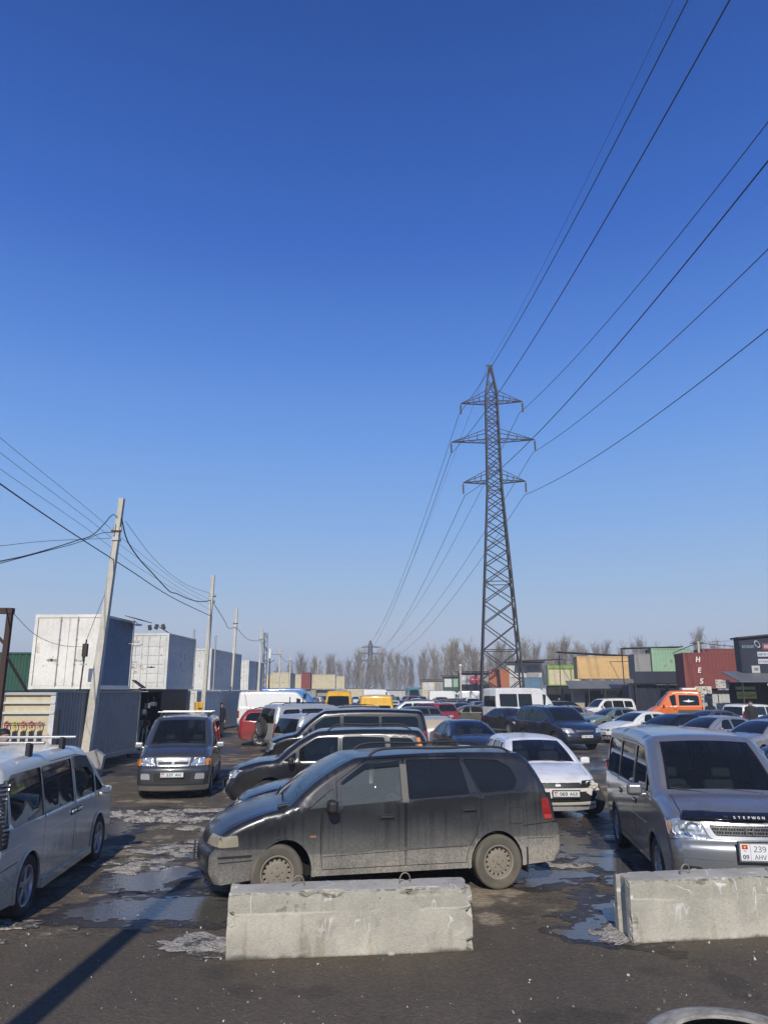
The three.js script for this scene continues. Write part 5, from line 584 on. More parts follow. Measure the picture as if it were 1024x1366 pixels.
{ const t = thing('shop_awning', 'wide grey tin awning over the right hand stalls', 'awning', [25.7, 0, -47.0], -0.08); const g = box(8.2, 0.06, 3.0); g.rotateX(0.22); g.translate(0, 3.3, 0); mesh('sheet', g, tinM, t); for (const x of [-3.9, 0, 3.9]) mesh('post', cyl(0.05, 0.05, 3, 6, x, 1.5, 1.3), steelDark, t); mesh('bulb', new THREE.SphereGeometry(0.09, 8, 6).translate(-2.4, 2.8, 1.35), std([0.8, 0.8, 0.78], 0.3), t); }
{ const sg = (name, label, w, h, x, y, z, draw) => { const t = thing(name, label, 'sign', [x, 0, z], -0.08); board(t, 'board', w, h, 0, y, 0, 0, draw); for (const s of [-1, 1]) mesh('post', cyl(0.03, 0.03, y, 5, s * w * 0.4, y / 2, -0.03), steelDark, t); };
  sg('shop_sign', 'green sign with pale letters above the white hatchback', 1.3, 0.27, 23.9, 2.62, -50.3, (c, W, H) => { c.fillStyle = '#5e7d45'; c.fillRect(0, 0, W, H); fillText(c, 'КЛЮЧНОЕ', W * 0.05, H * 0.86, H * 0.86, '#dfe4cf'); });
  sg('shop_sign', 'yellow sign with dark letters under the green one', 1.25, 0.45, 23.9, 2.17, -50.25, (c, W, H) => { c.fillStyle = '#d6cf7a'; c.fillRect(0, 0, W, H); fillText(c, 'КОЛОДКИ', W * 0.06, H * 0.72, H * 0.5, '#6d6a2c'); });
  sg('shop_poster', 'white poster crowded with small parts under the red container', 1.15, 1.5, 22.9, 2.0, -54.6, (c, W, H) => { c.fillStyle = '#d9d6cc'; c.fillRect(0, 0, W, H); const R = rng(4); for (let i = 0; i < 70; i++) { c.fillStyle = ['#333', '#555', '#7d8a3a', '#8d5a4a', '#c9a33a'][Math.floor(R() * 5)]; c.fillRect(R() * W * 0.9, R() * H * 0.94, 6 + R() * 22, 6 + R() * 18); } });
  sg('shop_poster', 'small pale poster beside the green sign', 0.95, 0.55, 22.7, 2.9, -50.9, (c, W, H) => { c.fillStyle = '#cfccc6'; c.fillRect(0, 0, W, H); const R = rng(14); for (let i = 0; i < 26; i++) { c.fillStyle = R() < 0.5 ? '#555' : '#9a4a40'; c.fillRect(R() * W * 0.85, R() * H * 0.85, 10 + R() * 30, 5 + R() * 8); } }); }
for (const [x, y, z, w, d, a, l] of [[22.0, 6.02, -76.9, 8.6, 2.4, 0.06, 'dark flat tin roof sheet above the beige container'], [23.4, 6.1, -66.2, 5, 1.8, -0.02, 'dark roof sheet over the mint container'], [21.2, 6.5, -104, 6.2, 3, -0.03, 'long dark roof sheet behind the lime framed stall']]) { const t = thing('roof_sheet', l, 'roof', [x, 0, z], -0.1); const g = box(w, 0.07, d); g.rotateZ(-a); g.translate(0, y, 0.4); mesh('sheet', g, steelDark, t); for (const s of [-1, 1]) mesh('post', box(0.08, y, 0.08, s * w * 0.46, y / 2, -d * 0.3), steelDark, t); }
{ const t = thing('lime_stall', 'cream stall with lime green frame right of the pylon', 'stall', [20.1, 0, -85.2], -0.1); mesh('wall', uvBox(3.5, 2.1, 2.2, 0, 4.1, 0), CM.cream, t); mesh('lower_wall', uvBox(3.6, 3, 2.2, 0, 1.5, -0.1), CM.black, t); for (const x of [-1.72, 0.75, 1.74]) mesh('frame_post', box(0.15, 2.3, 0.12, x, 4.15, 1.12), CM.lime, t); mesh('frame_rail', box(3.6, 0.36, 0.13, 0, 5.0, 1.15), CM.lime, t); mesh('frame_rail', box(3.5, 0.12, 0.12, 0, 3.05, 1.13), CM.lime, t); }
{ const t = thing('market_shed', 'dark lean-to sheds under the beige container', 'shed', [21.4, 0, -71.5], -0.1); const g = box(8.2, 0.05, 2.4); g.rotateX(0.3); g.translate(0, 3.0, 0); mesh('roof', g, tinM, t); for (let i = 0; i < 6; i++) mesh('post', box(0.08, 2.7, 0.08, -3.8 + i * 1.5, 1.35, 1), steelDark, t); for (let i = 0; i < 5; i++) mesh('shutter', uvBox(1.3, 2.4, 0.06, -3.05 + i * 1.5, 1.25, -0.8), i % 2 ? CM.black : CM.slate, t); mesh('banner', uvBox(1.7, 1.6, 0.06, 2.9, 2.0, 1.1), CM.cream, t); mesh('banner', uvBox(1.0, 1.3, 0.06, 1.5, 2.1, 1.12), std([0.55, 0.36, 0.28], 0.8), t); }
{ // low stalls left of the pylon
  const stalls = [[9.7, -150, 4.2, 4.6, CM.cream, 'cream stall farthest left in the far market row'], [12.6, -141, 3.4, 5.2, CM.green, 'green fronted stall in the far market row'], [15.2, -127, 5.6, 5.6, CM.black, 'black stall with the red round sign in the far market row'], [18.9, -118, 4.5, 5, CM.slate, 'slate stall behind the pylon legs'], [19.5, -106, 4.8, 6.4, CM.grey, 'tall grey stall behind the white minibus']];
  for (const [x, z, w, h, m, l] of stalls) { const t = thing('market_stall', l, 'stall', [x, 0, z], -0.1, 'far market stalls'); mesh('wall', uvBox(w, h - 0.3, 2.6, 0, (h - 0.3) / 2, 0), m, t); mesh('roof', box(w + 0.8, 0.12, 3.4, 0, h - 0.1, 0.2), steelDark, t); mesh('shutter', uvBox(w * 0.4, 1.5, 0.08, -w * 0.2, h - 1.4, 1.36), CM.white2, t); mesh('shutter', uvBox(w * 0.34, 1.5, 0.08, w * 0.25, h - 1.4, 1.36), m === CM.green ? CM.mint : CM.bluegrey, t); }
  const s = thing('round_sign', 'red oval sign on the black far stall', 'sign', [15, 4.2, -125.4]); const g = new THREE.CylinderGeometry(0.85, 0.85, 0.1, 24); g.rotateX(Math.PI / 2); g.scale(1.1, 0.72, 1); mesh('disc', g, std([0.6, 0.05, 0.07], 0.5), s); mesh('stripe', rbox(1.1, 0.22, 0.04, 0.02, 0, 0.02, 0.06), std([0.75, 0.5, 0.5], 0.5), s); }
{ // far low wall of sheds and lorries
  const R = rng(31); for (let i = 0; i < 16; i++) { const x = -30 + i * 5.2 + R() * 2, z = -168 - R() * 24, h = 2.3 + R() * 0.9, t = thing('far_shed', `${['cream', 'white', 'grey', 'slate'][i % 4]} shed before the tree line, ${['first', 'second', 'third', 'fourth'][i >> 2]} of its colour from the left`, 'shed', [x, 0, z], (R() - 0.5) * 0.2, 'pale sheds before the tree line'); mesh('wall', uvBox(3.5 + R() * 2.5, h, 2.5, 0, h / 2, 0), [CM.cream, CM.white2, CM.grey, CM.slate][i % 4], t); mesh('roof', box(6.6, 0.1, 3, 0, h + 0.04, 0), i % 3 ? tinM : steelDark, t); } }
{ const t = thing('utility_pole', 'white topped short pole behind the red container', 'pole', [25.2, 0, -60.2], 0); mesh('shaft', cyl(0.09, 0.12, 6.3, 8, 0, 3.15, 0), poleMat, t); mesh('cross_iron', box(1.1, 0.06, 0.06, -0.1, 6.15, 0), steelDark, t); for (const x of [-0.45, 0.3]) mesh('insulator', cyl(0.05, 0.05, 0.14, 8, x, 6.26, 0), std([0.3, 0.3, 0.3], 0.4), t);
  tag(mesh('cable', tube([[19, 5.9, -85], [22.2, 5.3, -76], [24.2, 5.2, -68], [25.0, 6.1, -60.3]], 0.03, 30, 5), cableM), 'black cable sagging over the beige and mint containers', 'cable'); tag(mesh('cable', tube([[25.3, 6.15, -60.1], [26.4, 5.6, -55], [28, 5.7, -49]], 0.025, 24, 5), cableM), 'black cable from the short pole to the dark shop', 'cable'); tag(mesh('cable', tube([[25.3, 6.2, -60.1], [26.6, 6.1, -55], [28.2, 6.2, -49]], 0.012, 24, 5), cableM), 'thin upper wire from the short pole to the dark shop', 'cable'); }
// ---------------------------------------------------------------- the parked cars
const rectP = (x0, x1, y0, y1, r = 0.03) => roundPoly([[x0, y0], [x1, y0], [x1, y1], [x0, y1]], r);
function strip2(B, pts, side, w, off, mat, car, name) { const n = pts.length, poly = []; for (const [x, y] of pts) poly.push([x, y - w / 2]); for (let i = n - 1; i >= 0; i--) poly.push([pts[i][0], pts[i][1] + w / 2]); mesh(name, B.plate(dense(poly, 0.12), side, off, off + 0.006), mat, car); }
function archLips(B, car, mat, w = 0.035, off = 0.012) { const s = B.s; for (const sd of [1, -1]) for (const [xw, ra] of [[s.axF, s.arch], [s.axR, s.archR || s.arch]]) { const a0 = Math.atan2(s.sill - s.rw, Math.sqrt(ra * ra - (s.sill - s.rw) ** 2)), poly = [], n = 16; for (let k = 0; k <= n; k++) { const a = mix(a0, Math.PI - a0, k / n); poly.push([xw + (ra - 0.012) * Math.cos(a), s.rw + (ra - 0.012) * Math.sin(a)]); } for (let k = n; k >= 0; k--) { const a = mix(a0, Math.PI - a0, k / n); poly.push([xw + (ra + w) * Math.cos(a), s.rw + (ra + w) * Math.sin(a)]); } mesh('arch_lip', B.plate(poly, sd, off, off + 0.01), mat, car); } }
function wipers(B, car, y0) { for (const z of [-0.45, 0.2]) { const a = B.fp(z, y0 + 0.02, true, 0.02), b = B.fp(z + 0.42, y0 + 0.07, true, 0.025); mesh('wiper', bar(a, b, 0.01, 5), M.trim, car); } }
const DR = { // nose and tail furniture, drawn in (z, y)
  tallvan: { hl: [[0.44, 0.76], [0.8, 0.75], [0.83, 0.94], [0.52, 0.96]], grille: [[-0.4, 0.78], [0.4, 0.78], [0.46, 0.93], [-0.46, 0.93]], intake: [[-0.42, 0.3], [0.42, 0.3], [0.46, 0.46], [-0.46, 0.46]], tl: [[0.62, 0.8], [0.83, 0.8], [0.82, 1.25], [0.68, 1.25]], py: 0.52, pr: 0.72, bump: 0.62 },
  suv: { hl: [[0.48, 0.68], [0.86, 0.72], [0.86, 0.88], [0.56, 0.86]], grille: [[-0.42, 0.7], [0.42, 0.7], [0.46, 0.83], [-0.46, 0.83]], intake: [[-0.5, 0.36], [0.5, 0.36], [0.55, 0.5], [-0.55, 0.5]], tl: [[0.66, 0.85], [0.87, 0.85], [0.86, 1.3], [0.72, 1.3]], py: 0.56, pr: 0.82, bump: 0.6 },
  offroader: { tlw: 1, hl: [[0.5, 0.78], [0.88, 0.82], [0.88, 0.98], [0.56, 0.97]], grille: [[-0.42, 0.78], [0.42, 0.78], [0.46, 0.96], [-0.46, 0.96]], intake: [[-0.5, 0.46], [0.5, 0.46], [0.55, 0.58], [-0.55, 0.58]], tl: [[0.78, 0.9], [0.9, 0.9], [0.89, 1.12], [0.79, 1.12]], py: 0.66, pr: 0.95, bump: 0.68 },
  saloon: { hl: [[0.42, 0.57], [0.84, 0.6], [0.85, 0.72], [0.5, 0.71]], grille: [[-0.36, 0.57], [0.36, 0.57], [0.4, 0.68], [-0.4, 0.68]], intake: [[-0.5, 0.26], [0.5, 0.26], [0.55, 0.4], [-0.55, 0.4]], tl: [[0.46, 0.72], [0.84, 0.74], [0.83, 0.9], [0.5, 0.9]], py: 0.46, pr: 0.78, bump: 0.5 },
  estate: { hl: [[0.42, 0.58], [0.82, 0.6], [0.82, 0.73], [0.5, 0.73]], grille: [[-0.36, 0.58], [0.36, 0.58], [0.4, 0.7], [-0.4, 0.7]], intake: [[-0.5, 0.26], [0.5, 0.26], [0.55, 0.4], [-0.55, 0.4]], tl: [[0.56, 0.7], [0.82, 0.7], [0.81, 0.95], [0.62, 0.95]], py: 0.46, pr: 0.66, bump: 0.5 },
  mpv: { hl: [[0.45, 0.62], [0.83, 0.62], [0.84, 0.76], [0.5, 0.77]], grille: [[-0.38, 0.62], [0.38, 0.62], [0.42, 0.74], [-0.42, 0.74]], intake: [[-0.5, 0.28], [0.5, 0.28], [0.55, 0.42], [-0.55, 0.42]], tl: [[0.62, 0.78], [0.84, 0.78], [0.83, 1.04], [0.66, 1.04]], py: 0.48, pr: 0.8, bump: 0.55 },
  clearvan: { hl: [[0.44, 0.7], [0.8, 0.68], [0.83, 0.86], [0.52, 0.89]], grille: [[-0.4, 0.72], [0.4, 0.72], [0.46, 0.84], [-0.46, 0.84]], intake: [[-0.42, 0.3], [0.42, 0.3], [0.46, 0.46], [-0.46, 0.46]], tl: [[0.64, 0.84], [0.83, 0.84], [0.74, 1.5], [0.62, 1.5]], py: 0.52, pr: 0.72, bump: 0.62 },
  van: { hl: [[0.56, 0.78], [0.9, 0.8], [0.9, 1.02], [0.6, 1.0]], grille: [[-0.5, 0.8], [0.5, 0.8], [0.55, 0.96], [-0.55, 0.96]], intake: [[-0.6, 0.36], [0.6, 0.36], [0.6, 0.5], [-0.6, 0.5]], tl: [[0.84, 0.75], [0.95, 0.75], [0.95, 1.2], [0.84, 1.2]], py: 0.58, pr: 0.9, bump: 0.62 } };
DR.minibus = DR.panelvan = DR.boxyvan = DR.van;
function dress(kind, B, car, o = {}) {
  const d = DR[kind];
  for (const [i, g] of B.facePair(roundPoly(d.hl, 0.04), true, 0.006, 0.03).entries()) { const h = mesh('headlight', g, o.lampM || M.lampFar, car); }
  mesh('grille', B.face(roundPoly(d.grille, 0.03), true, 0.004, 0.02), M.trim, car); mesh('intake', B.face(roundPoly(d.intake, 0.03), true, 0.003, 0.02), M.trim, car);
  const yb = d.grille[0][1], yt = d.grille[2][1], gw = d.grille[1][0] - 0.03; for (const k of [0.33, 0.67]) mesh('grille_bar', B.face(rectP(-gw, gw, mix(yb, yt, k) - 0.008, mix(yb, yt, k) + 0.008, 0.004), true, 0.014, 0.012), M.silver, car);
  for (const g of B.facePair(roundPoly(d.tl, 0.03), false, 0.006, 0.03)) mesh('tail_light', g, o.tailM || M.red, car);
  { const x = B.fp(0, d.py, true, 0.03)[0]; if (o.plate !== null) addPlate(car, x, d.py, true, o.plate || blankPlate, o.plateW, o.plateH); const xr = B.fp(0, d.pr, false, 0.03)[0]; addPlate(car, xr, d.pr, false, blankPlate); }
  const yw = B.o[B.tags.findIndex((t) => t === 'wind') + 6]; let lo = 9; B.tags.forEach((t, i) => { if (t === 'wind') lo = Math.min(lo, B.o[i + 1][1]); }); wipers(B, car, lo - 0.03);
}
// models
const models = {};
function model(kind, variant, o, extra) { const s = typeof kind === 'string' ? S[kind] : kind, { car, B } = makeCar(s, o); dress(o.dress || kind, B, car, o); archLips(B, car, o.lipM || o.paint || paint(0.1, 0.1, 0.11), 0.02, 0.008); if (extra) extra(car, B); models[variant] = { car, B }; return car; }
function roofRails(car, B, z, x0, x1, y, mat = M.trim) { for (const s of [-1, 1]) mesh('roof_rail', tube([[x0, y - 0.03, s * z], [x0 + 0.1, y + 0.045, s * z], [(x0 + x1) / 2, y + 0.06, s * z], [x1 - 0.12, y + 0.045, s * z], [x1, y - 0.04, s * z]], 0.017, 28, 6), mat, car); }
function crossBars(car, xs, y, w, mat) { for (const x of xs) { const g = mesh('roof_bar', rbox(0.07, 0.03, w * 2, 0.012, x, y + 0.12, 0), mat, car); for (const s of [-1, 1]) mesh('bar_foot', rbox(0.1, 0.15, 0.06, 0.02, x, y + 0.045, s * (w - 0.1)), M.trim, g); } }
let first = {};
function park(variant, name, label, x, z, deg, p, group, s = 1, y = 0) {
  const src = models[variant].car, c = src.clone(); c.name = numbered(name); c.position.set(x, y, z); c.rotation.set(0, THREE.MathUtils.degToRad(deg), 0); c.scale.setScalar(s); c.userData = { label, category: 'car' }; if (group) c.userData.group = group; scene.add(c);
  if (p) c.traverse((m) => { if (m.isMesh && m.material.name === 'paint') m.material = p; }); return c;
}
// paints
const PT = { dark: paint(0.016, 0.017, 0.02), black: paint(0.008, 0.009, 0.011), navy: paint(0.02, 0.028, 0.055), grey: paint(0.11, 0.115, 0.12, { metalness: 0.5 }), silver: paint(0.42, 0.43, 0.44, { metalness: 0.6 }), pale: paint(0.5, 0.51, 0.5, { metalness: 0.45 }), white: paint(0.72, 0.72, 0.7, { metalness: 0 }), red: paint(0.3, 0.025, 0.03, { metalness: 0.1 }), orange: paint(0.75, 0.16, 0.02, { metalness: 0 }), maroon: paint(0.1, 0.02, 0.015, { metalness: 0.1 }), yellow: paint(0.75, 0.42, 0.02, { metalness: 0 }), blue: paint(0.04, 0.16, 0.42, { metalness: 0.1 }), green: paint(0.2, 0.25, 0.23, { metalness: 0.4 }), tan: paint(0.13, 0.12, 0.095, { metalness: 0.3 }), teal: paint(0.06, 0.25, 0.26, { metalness: 0 }) };

// ---- the dusty black people carrier
const dusty = (() => { const cov = (u, v) => { const x = (u - 0.5) * 5.6, y = v * 2.9; if (v > 0.745) { return 0.22 * sstep(0.35, 0.8, fbm(u * 30, v * 34, 4)) + 0.12 * fbm(u * 160, v * 160, 2); }
    const n = fbm(x * 1.8 + 3, y * 2.4 + 9, 5), run = fbm(x * 46, y * 1.3, 3), f = fbm(x * 70, y * 70, 2), low = y < 0.52 + (n - 0.5) * 0.06 + (x > 1.45 || x < -1.1 ? 0.08 : 0) ? 0.2 : 0, lift = sstep(0.98, 0.36, y + (n - 0.5) * 0.55) * 0.6 + 0.03, rear = sstep(-0.6, -2.1, x) * 0.12 * sstep(1.35, 0.8, y), nose = sstep(1.0, 1.9, x) * 0.22; const wash = sstep(0.45, 0.75, run) * 0.08;
    return clamp((low + lift + rear + (n - 0.45) * 0.5 - wash - nose) * (0.72 + 0.5 * f)); };
  const map = tex(2048, 1024, (u, v) => { const c = cov(u, v) * 0.95; return [mix(0.115, 0.66, c), mix(0.125, 0.635, c), mix(0.14, 0.585, c)]; }); const rough = tex(1024, 512, (u, v) => { const c = cov(u, v); return [0, clamp(0.36 + c * 0.9), 0]; }, false);
  const m = phy([1, 1, 1], 1, { map, roughnessMap: rough, metalness: 0, clearcoat: 0.7, clearcoatRoughness: 0.16 }); m.name = 'paint'; return m; })();
{ const sp = S.mpv, { car, B } = makeCar(sp, { paint: dusty, interior: true, sideGlass: M.clear, backGlass: M.smoke, windGlass: M.screen, rearGlass: M.smoke, rimStyle: 'steel', rimM: M.rimSteelDirty, tyreM: M.tyreDusty, seg: 44, mirrorM: M.trim, handleM: M.trim, steer: 0.03 });
  for (const sd of [1, -1]) { mesh('headlight', merge([B.plate(roundPoly([[2.03, 0.635], [2.272, 0.625], [2.262, 0.74], [2.05, 0.76]], 0.02), sd, 0.006, 0.02), B.face(roundPoly([[0.5, 0.63], [0.83, 0.63], [0.83, 0.745], [0.54, 0.75]].map(([z, y]) => [z * sd, y]), 0.03), true, 0.006, 0.02)]), M.oldLens, car); mesh('lamp_bowl', merge([B.plate(roundPoly([[2.05, 0.645], [2.25, 0.64], [2.24, 0.73], [2.07, 0.745]], 0.02), sd, -0.012, 0.004), B.face(roundPoly([[0.52, 0.64], [0.8, 0.64], [0.8, 0.735], [0.56, 0.74]].map(([z, y]) => [z * sd, y]), 0.03), true, 0.001, 0.004)]), M.reflector, car);
    const tl = mesh('tail_light', B.plate(roundPoly([[-2.25, 0.8], [-2.12, 0.8], [-2.09, 1.05], [-2.2, 1.06]], 0.015), sd, 0.008, 0.02), M.red, car); mesh('tail_lens', B.plate(roundPoly([[-2.245, 0.81], [-2.13, 0.81], [-2.125, 0.86], [-2.235, 0.86]], 0.01), sd, 0.011, 0.008), M.redPale, tl);
    strip2(B, [[-0.2, 0.53], [0.9, 0.5]], sd, 0.028, 0.012, dusty, car, 'side_moulding'); strip2(B, [[-1.0, 0.55], [-0.21, 0.535]], sd, 0.028, 0.012, dusty, car, 'side_moulding'); strip2(B, [[-2.3, 0.6], [-1.85, 0.6]], sd, 0.03, 0.012, dusty, car, 'side_moulding'); strip2(B, [[1.86, 0.53], [2.27, 0.52]], sd, 0.022, 0.01, M.trim, car, 'side_moulding'); strip2(B, [[1.84, 0.48], [2.26, 0.46]], sd, 0.01, 0.004, M.trim, car, 'bumper_seam'); strip2(B, [[-2.34, 0.775], [-1.8, 0.735]], sd, 0.01, 0.003, M.trim, car, 'bumper_seam');
    mesh('fuel_flap_gap', B.plate(rectP(-1.82, -1.6, 0.76, 0.96, 0.04), sd, 0.0015, 0.004), M.trim, car); mesh('fuel_flap', B.plate(rectP(-1.812, -1.608, 0.768, 0.952, 0.036), sd, 0.004, 0.005), dusty, car); mesh('side_marker', B.plate(rectP(0.99, 1.08, 0.7, 0.725, 0.008), sd, 0.006, 0.008), std([0.28, 0.14, 0.08], 0.5), car);
    mesh('mudflap', box(0.02, 0.3, 0.2, sp.axR - 0.4, 0.33, sd * 0.76), M.trim, car); mesh('rain_visor', B.plate(roundPoly([[-0.13, 1.49], [0.33, 1.46], [0.62, 1.3], [0.66, 1.3], [0.34, 1.515], [-0.13, 1.545]], 0.01), sd, 0.028, 0.004), M.smoke, car); mesh('door_frame', B.plate(rectP(-0.225, -0.14, 1.06, 1.5, 0.01), sd, 0.004, 0.006), std([0.13, 0.125, 0.11], 0.7), car); }
  archLips(B, car, dusty, 0.03, 0.014); roofRails(car, B, 0.55, -1.75, 0.25, 1.61); wipers(B, car, 1.05); { const a = B.fp(0.6, 1.07, true, 0.05); mesh('bonnet_hinge', bar([1.3, 1.06, -0.72], [1.42, 1.04, -0.72], 0.02, 5), M.trim, car); }
  mesh('grille', B.face(roundPoly(DR.mpv.grille, 0.03), true, 0.004, 0.02), M.trim, car); addPlate(car, B.fp(0, 0.46, true, 0.03)[0], 0.46, true, blankPlate); addPlate(car, B.fp(0, 0.85, false, 0.03)[0], 0.85, false, blankPlate);
  mesh('exhaust', cyl(0.03, 0.03, 0.4, 10, -2.15, 0.27, 0.45, 'x'), steelDark, car);
  car.name = numbered('people_carrier'); car.position.set(-0.1, 0, -10.8); car.scale.set(1.0, 1.025, 1.0); car.rotation.y = THREE.MathUtils.degToRad(193); car.userData = { label: 'dusty black people carrier side on behind the concrete block', category: 'car' }; scene.add(car); }

// ---- tall vans
const honey = tex(128, 64, (u, v) => { const x = u * 24, y = v * 8, r = Math.floor(y), q = ((x + (r % 2) * 0.5) % 1) - 0.5, w = (y % 1) - 0.5; const d = Math.max(Math.abs(q), Math.abs(w)); const a = d > 0.36 ? 0.42 : 0.05; return [a, a, a]; });
{ const o = { paint: paint(0.3, 0.31, 0.325, { metalness: 0.65 }), interior: true, sideGlass: M.smoke, backGlass: M.smoke, windGlass: M.screen, rearGlass: M.smoke, rimStyle: 'alloy7', tyreM: M.tyre, seg: 36, handleM: null };
  const { car, B } = makeCar(S.tallvan, o); archLips(B, car, o.paint, 0.02, 0.008); const P = o.paint;
  for (const sd of [1, -1]) { const hp = roundPoly([[0.44, 0.765], [0.8, 0.75], [0.84, 0.95], [0.52, 0.965]].map(([z, y]) => [z * sd, y]), 0.03), h = mesh('headlight', B.face(hp, true, 0.002, 0.01), M.reflector, car); const bowl = (z, y, r) => { const g = new THREE.LatheGeometry([[0.001, -0.03], [r * 0.4, -0.025], [r * 0.8, -0.005], [r, 0.012]].map((q) => new THREE.Vector2(...q)), 20); g.rotateZ(-Math.PI / 2); const p = B.fp(z * sd, y, true, 0.012); g.translate(p[0], p[1], p[2]); return g; }; mesh('reflector', merge([bowl(0.6, 0.86, 0.08), bowl(0.74, 0.85, 0.065)]), M.chrome, h); mesh('lens', B.face(hp, true, 0.03, 0.03), M.lens, h); mesh('indicator', B.face(roundPoly([[0.785, 0.78], [0.825, 0.775], [0.835, 0.92], [0.8, 0.93]].map(([z, y]) => [z * sd, y]), 0.02), true, 0.02, 0.01), phy([0.75, 0.5, 0.35], 0.15, { clearcoat: 1 }), h);
    const fg = mesh('fog_recess', B.face(roundPoly([[0.5, 0.33], [0.74, 0.33], [0.72, 0.48], [0.54, 0.48]].map(([z, y]) => [z * sd, y]), 0.03), true, 0.002, 0.01), M.trim, car); const fl = new THREE.SphereGeometry(0.06, 16, 8); fl.scale(0.3, 0.8, 1.2); const fp = B.fp(0.62 * sd, 0.41, true, 0.006); fl.translate(...fp); mesh('fog_light', fl, M.lampFar, fg); }
  mesh('grille_surround', B.face(roundPoly([[-0.42, 0.77], [0.42, 0.77], [0.5, 0.965], [-0.5, 0.965]], 0.05), true, 0.014, 0.03), M.silver, car); mesh('grille', B.face(roundPoly([[-0.36, 0.805], [0.36, 0.805], [0.42, 0.915], [-0.42, 0.915]], 0.03), true, 0.018, 0.01), std([0.9, 0.9, 0.9], 0.4, { map: (() => { const t = honey.clone(); t.repeat.set(2.6, 7); t.needsUpdate = true; return t; })(), metalness: 0.5 }), car);
  { const x = B.fp(0, 0.86, true, 0.035)[0], g = merge([rbox(0.014, 0.09, 0.022, 0.004, x, 0.86, -0.038), rbox(0.014, 0.09, 0.022, 0.004, x, 0.86, 0.038), rbox(0.014, 0.018, 0.06, 0.004, x, 0.86, 0)]); mesh('badge', g, M.chrome, car); }
  // bug deflector lettered across the bonnet edge
  { const gd = B.face(roundPoly([[-0.7, 0.975], [0.7, 0.975], [0.66, 1.045], [-0.66, 1.045]], 0.03), true, 0.045, 0.012); mesh('bonnet_deflector', gd, phy([0.01, 0.01, 0.011], 0.08, { clearcoat: 1 }), car); const pts = ['S', 'T', 'E', 'P', 'W', 'G', 'N']; const [lg, lm] = textPlane(0.36, 0.04, (c, W, H) => { c.fillStyle = '#0b0b0c'; c.fillRect(0, 0, W, H); c.font = `bold ${Math.round(H * 1.05)}px sans-serif`; c.fillStyle = '#e4e6e8'; c.textAlign = 'center'; pts.forEach((q, i) => c.fillText(q, W * (0.07 + i * 0.143), H * 0.88)); }, 256, 32, 0.3); lg.scale(1, 1, 0.25); lg.rotateX(-0.62); lg.rotateY(Math.PI / 2); const lp = B.fp(0, 1.01, true, 0.066); lg.translate(lp[0], lp[1], 0); mesh('bonnet_lettering', lg, lm, car); }
  mesh('intake', B.face(roundPoly([[-0.4, 0.3], [0.4, 0.3], [0.42, 0.43], [-0.42, 0.43]], 0.03), true, 0.003, 0.01), M.trim, car); mesh('bumper_crease', B.face(rectP(-0.8, 0.8, 0.56, 0.568, 0.003), true, 0.004, 0.01), M.silver, car);
  const pl = addPlate(car, B.fp(0, 0.66, true, 0.03)[0] + 0.01, 0.665, true, squarePlate('09', '239', 'AHV'), 0.32, 0.19); wipers(B, car, 1.15);
  for (const g of B.facePair(roundPoly(DR.tallvan.tl, 0.03), false, 0.006, 0.03)) mesh('tail_light', g, M.red, car); addPlate(car, B.fp(0, 0.72, false, 0.03)[0], 0.72, false, blankPlate);
  for (const sd of [1, -1]) { strip2(B, [[-2.15, 0.74], [1.0, 0.72]], sd, 0.012, 0.004, P, car, 'side_crease'); }
  mesh('snow_scrap', B.face(roundPoly([[-0.62, 1.09], [-0.4, 1.08], [-0.44, 1.12], [-0.58, 1.125]], 0.04), true, 0.012, 0.01), std([0.75, 0.76, 0.78], 0.7), car);
  car.name = numbered('tall_van'); car.position.set(4.5, 0, -11.5); car.scale.setScalar(1.03); car.rotation.y = THREE.MathUtils.degToRad(-97); car.userData = { label: 'silver tall van with black bonnet deflector behind the right hand concrete block', category: 'car' }; scene.add(car); }
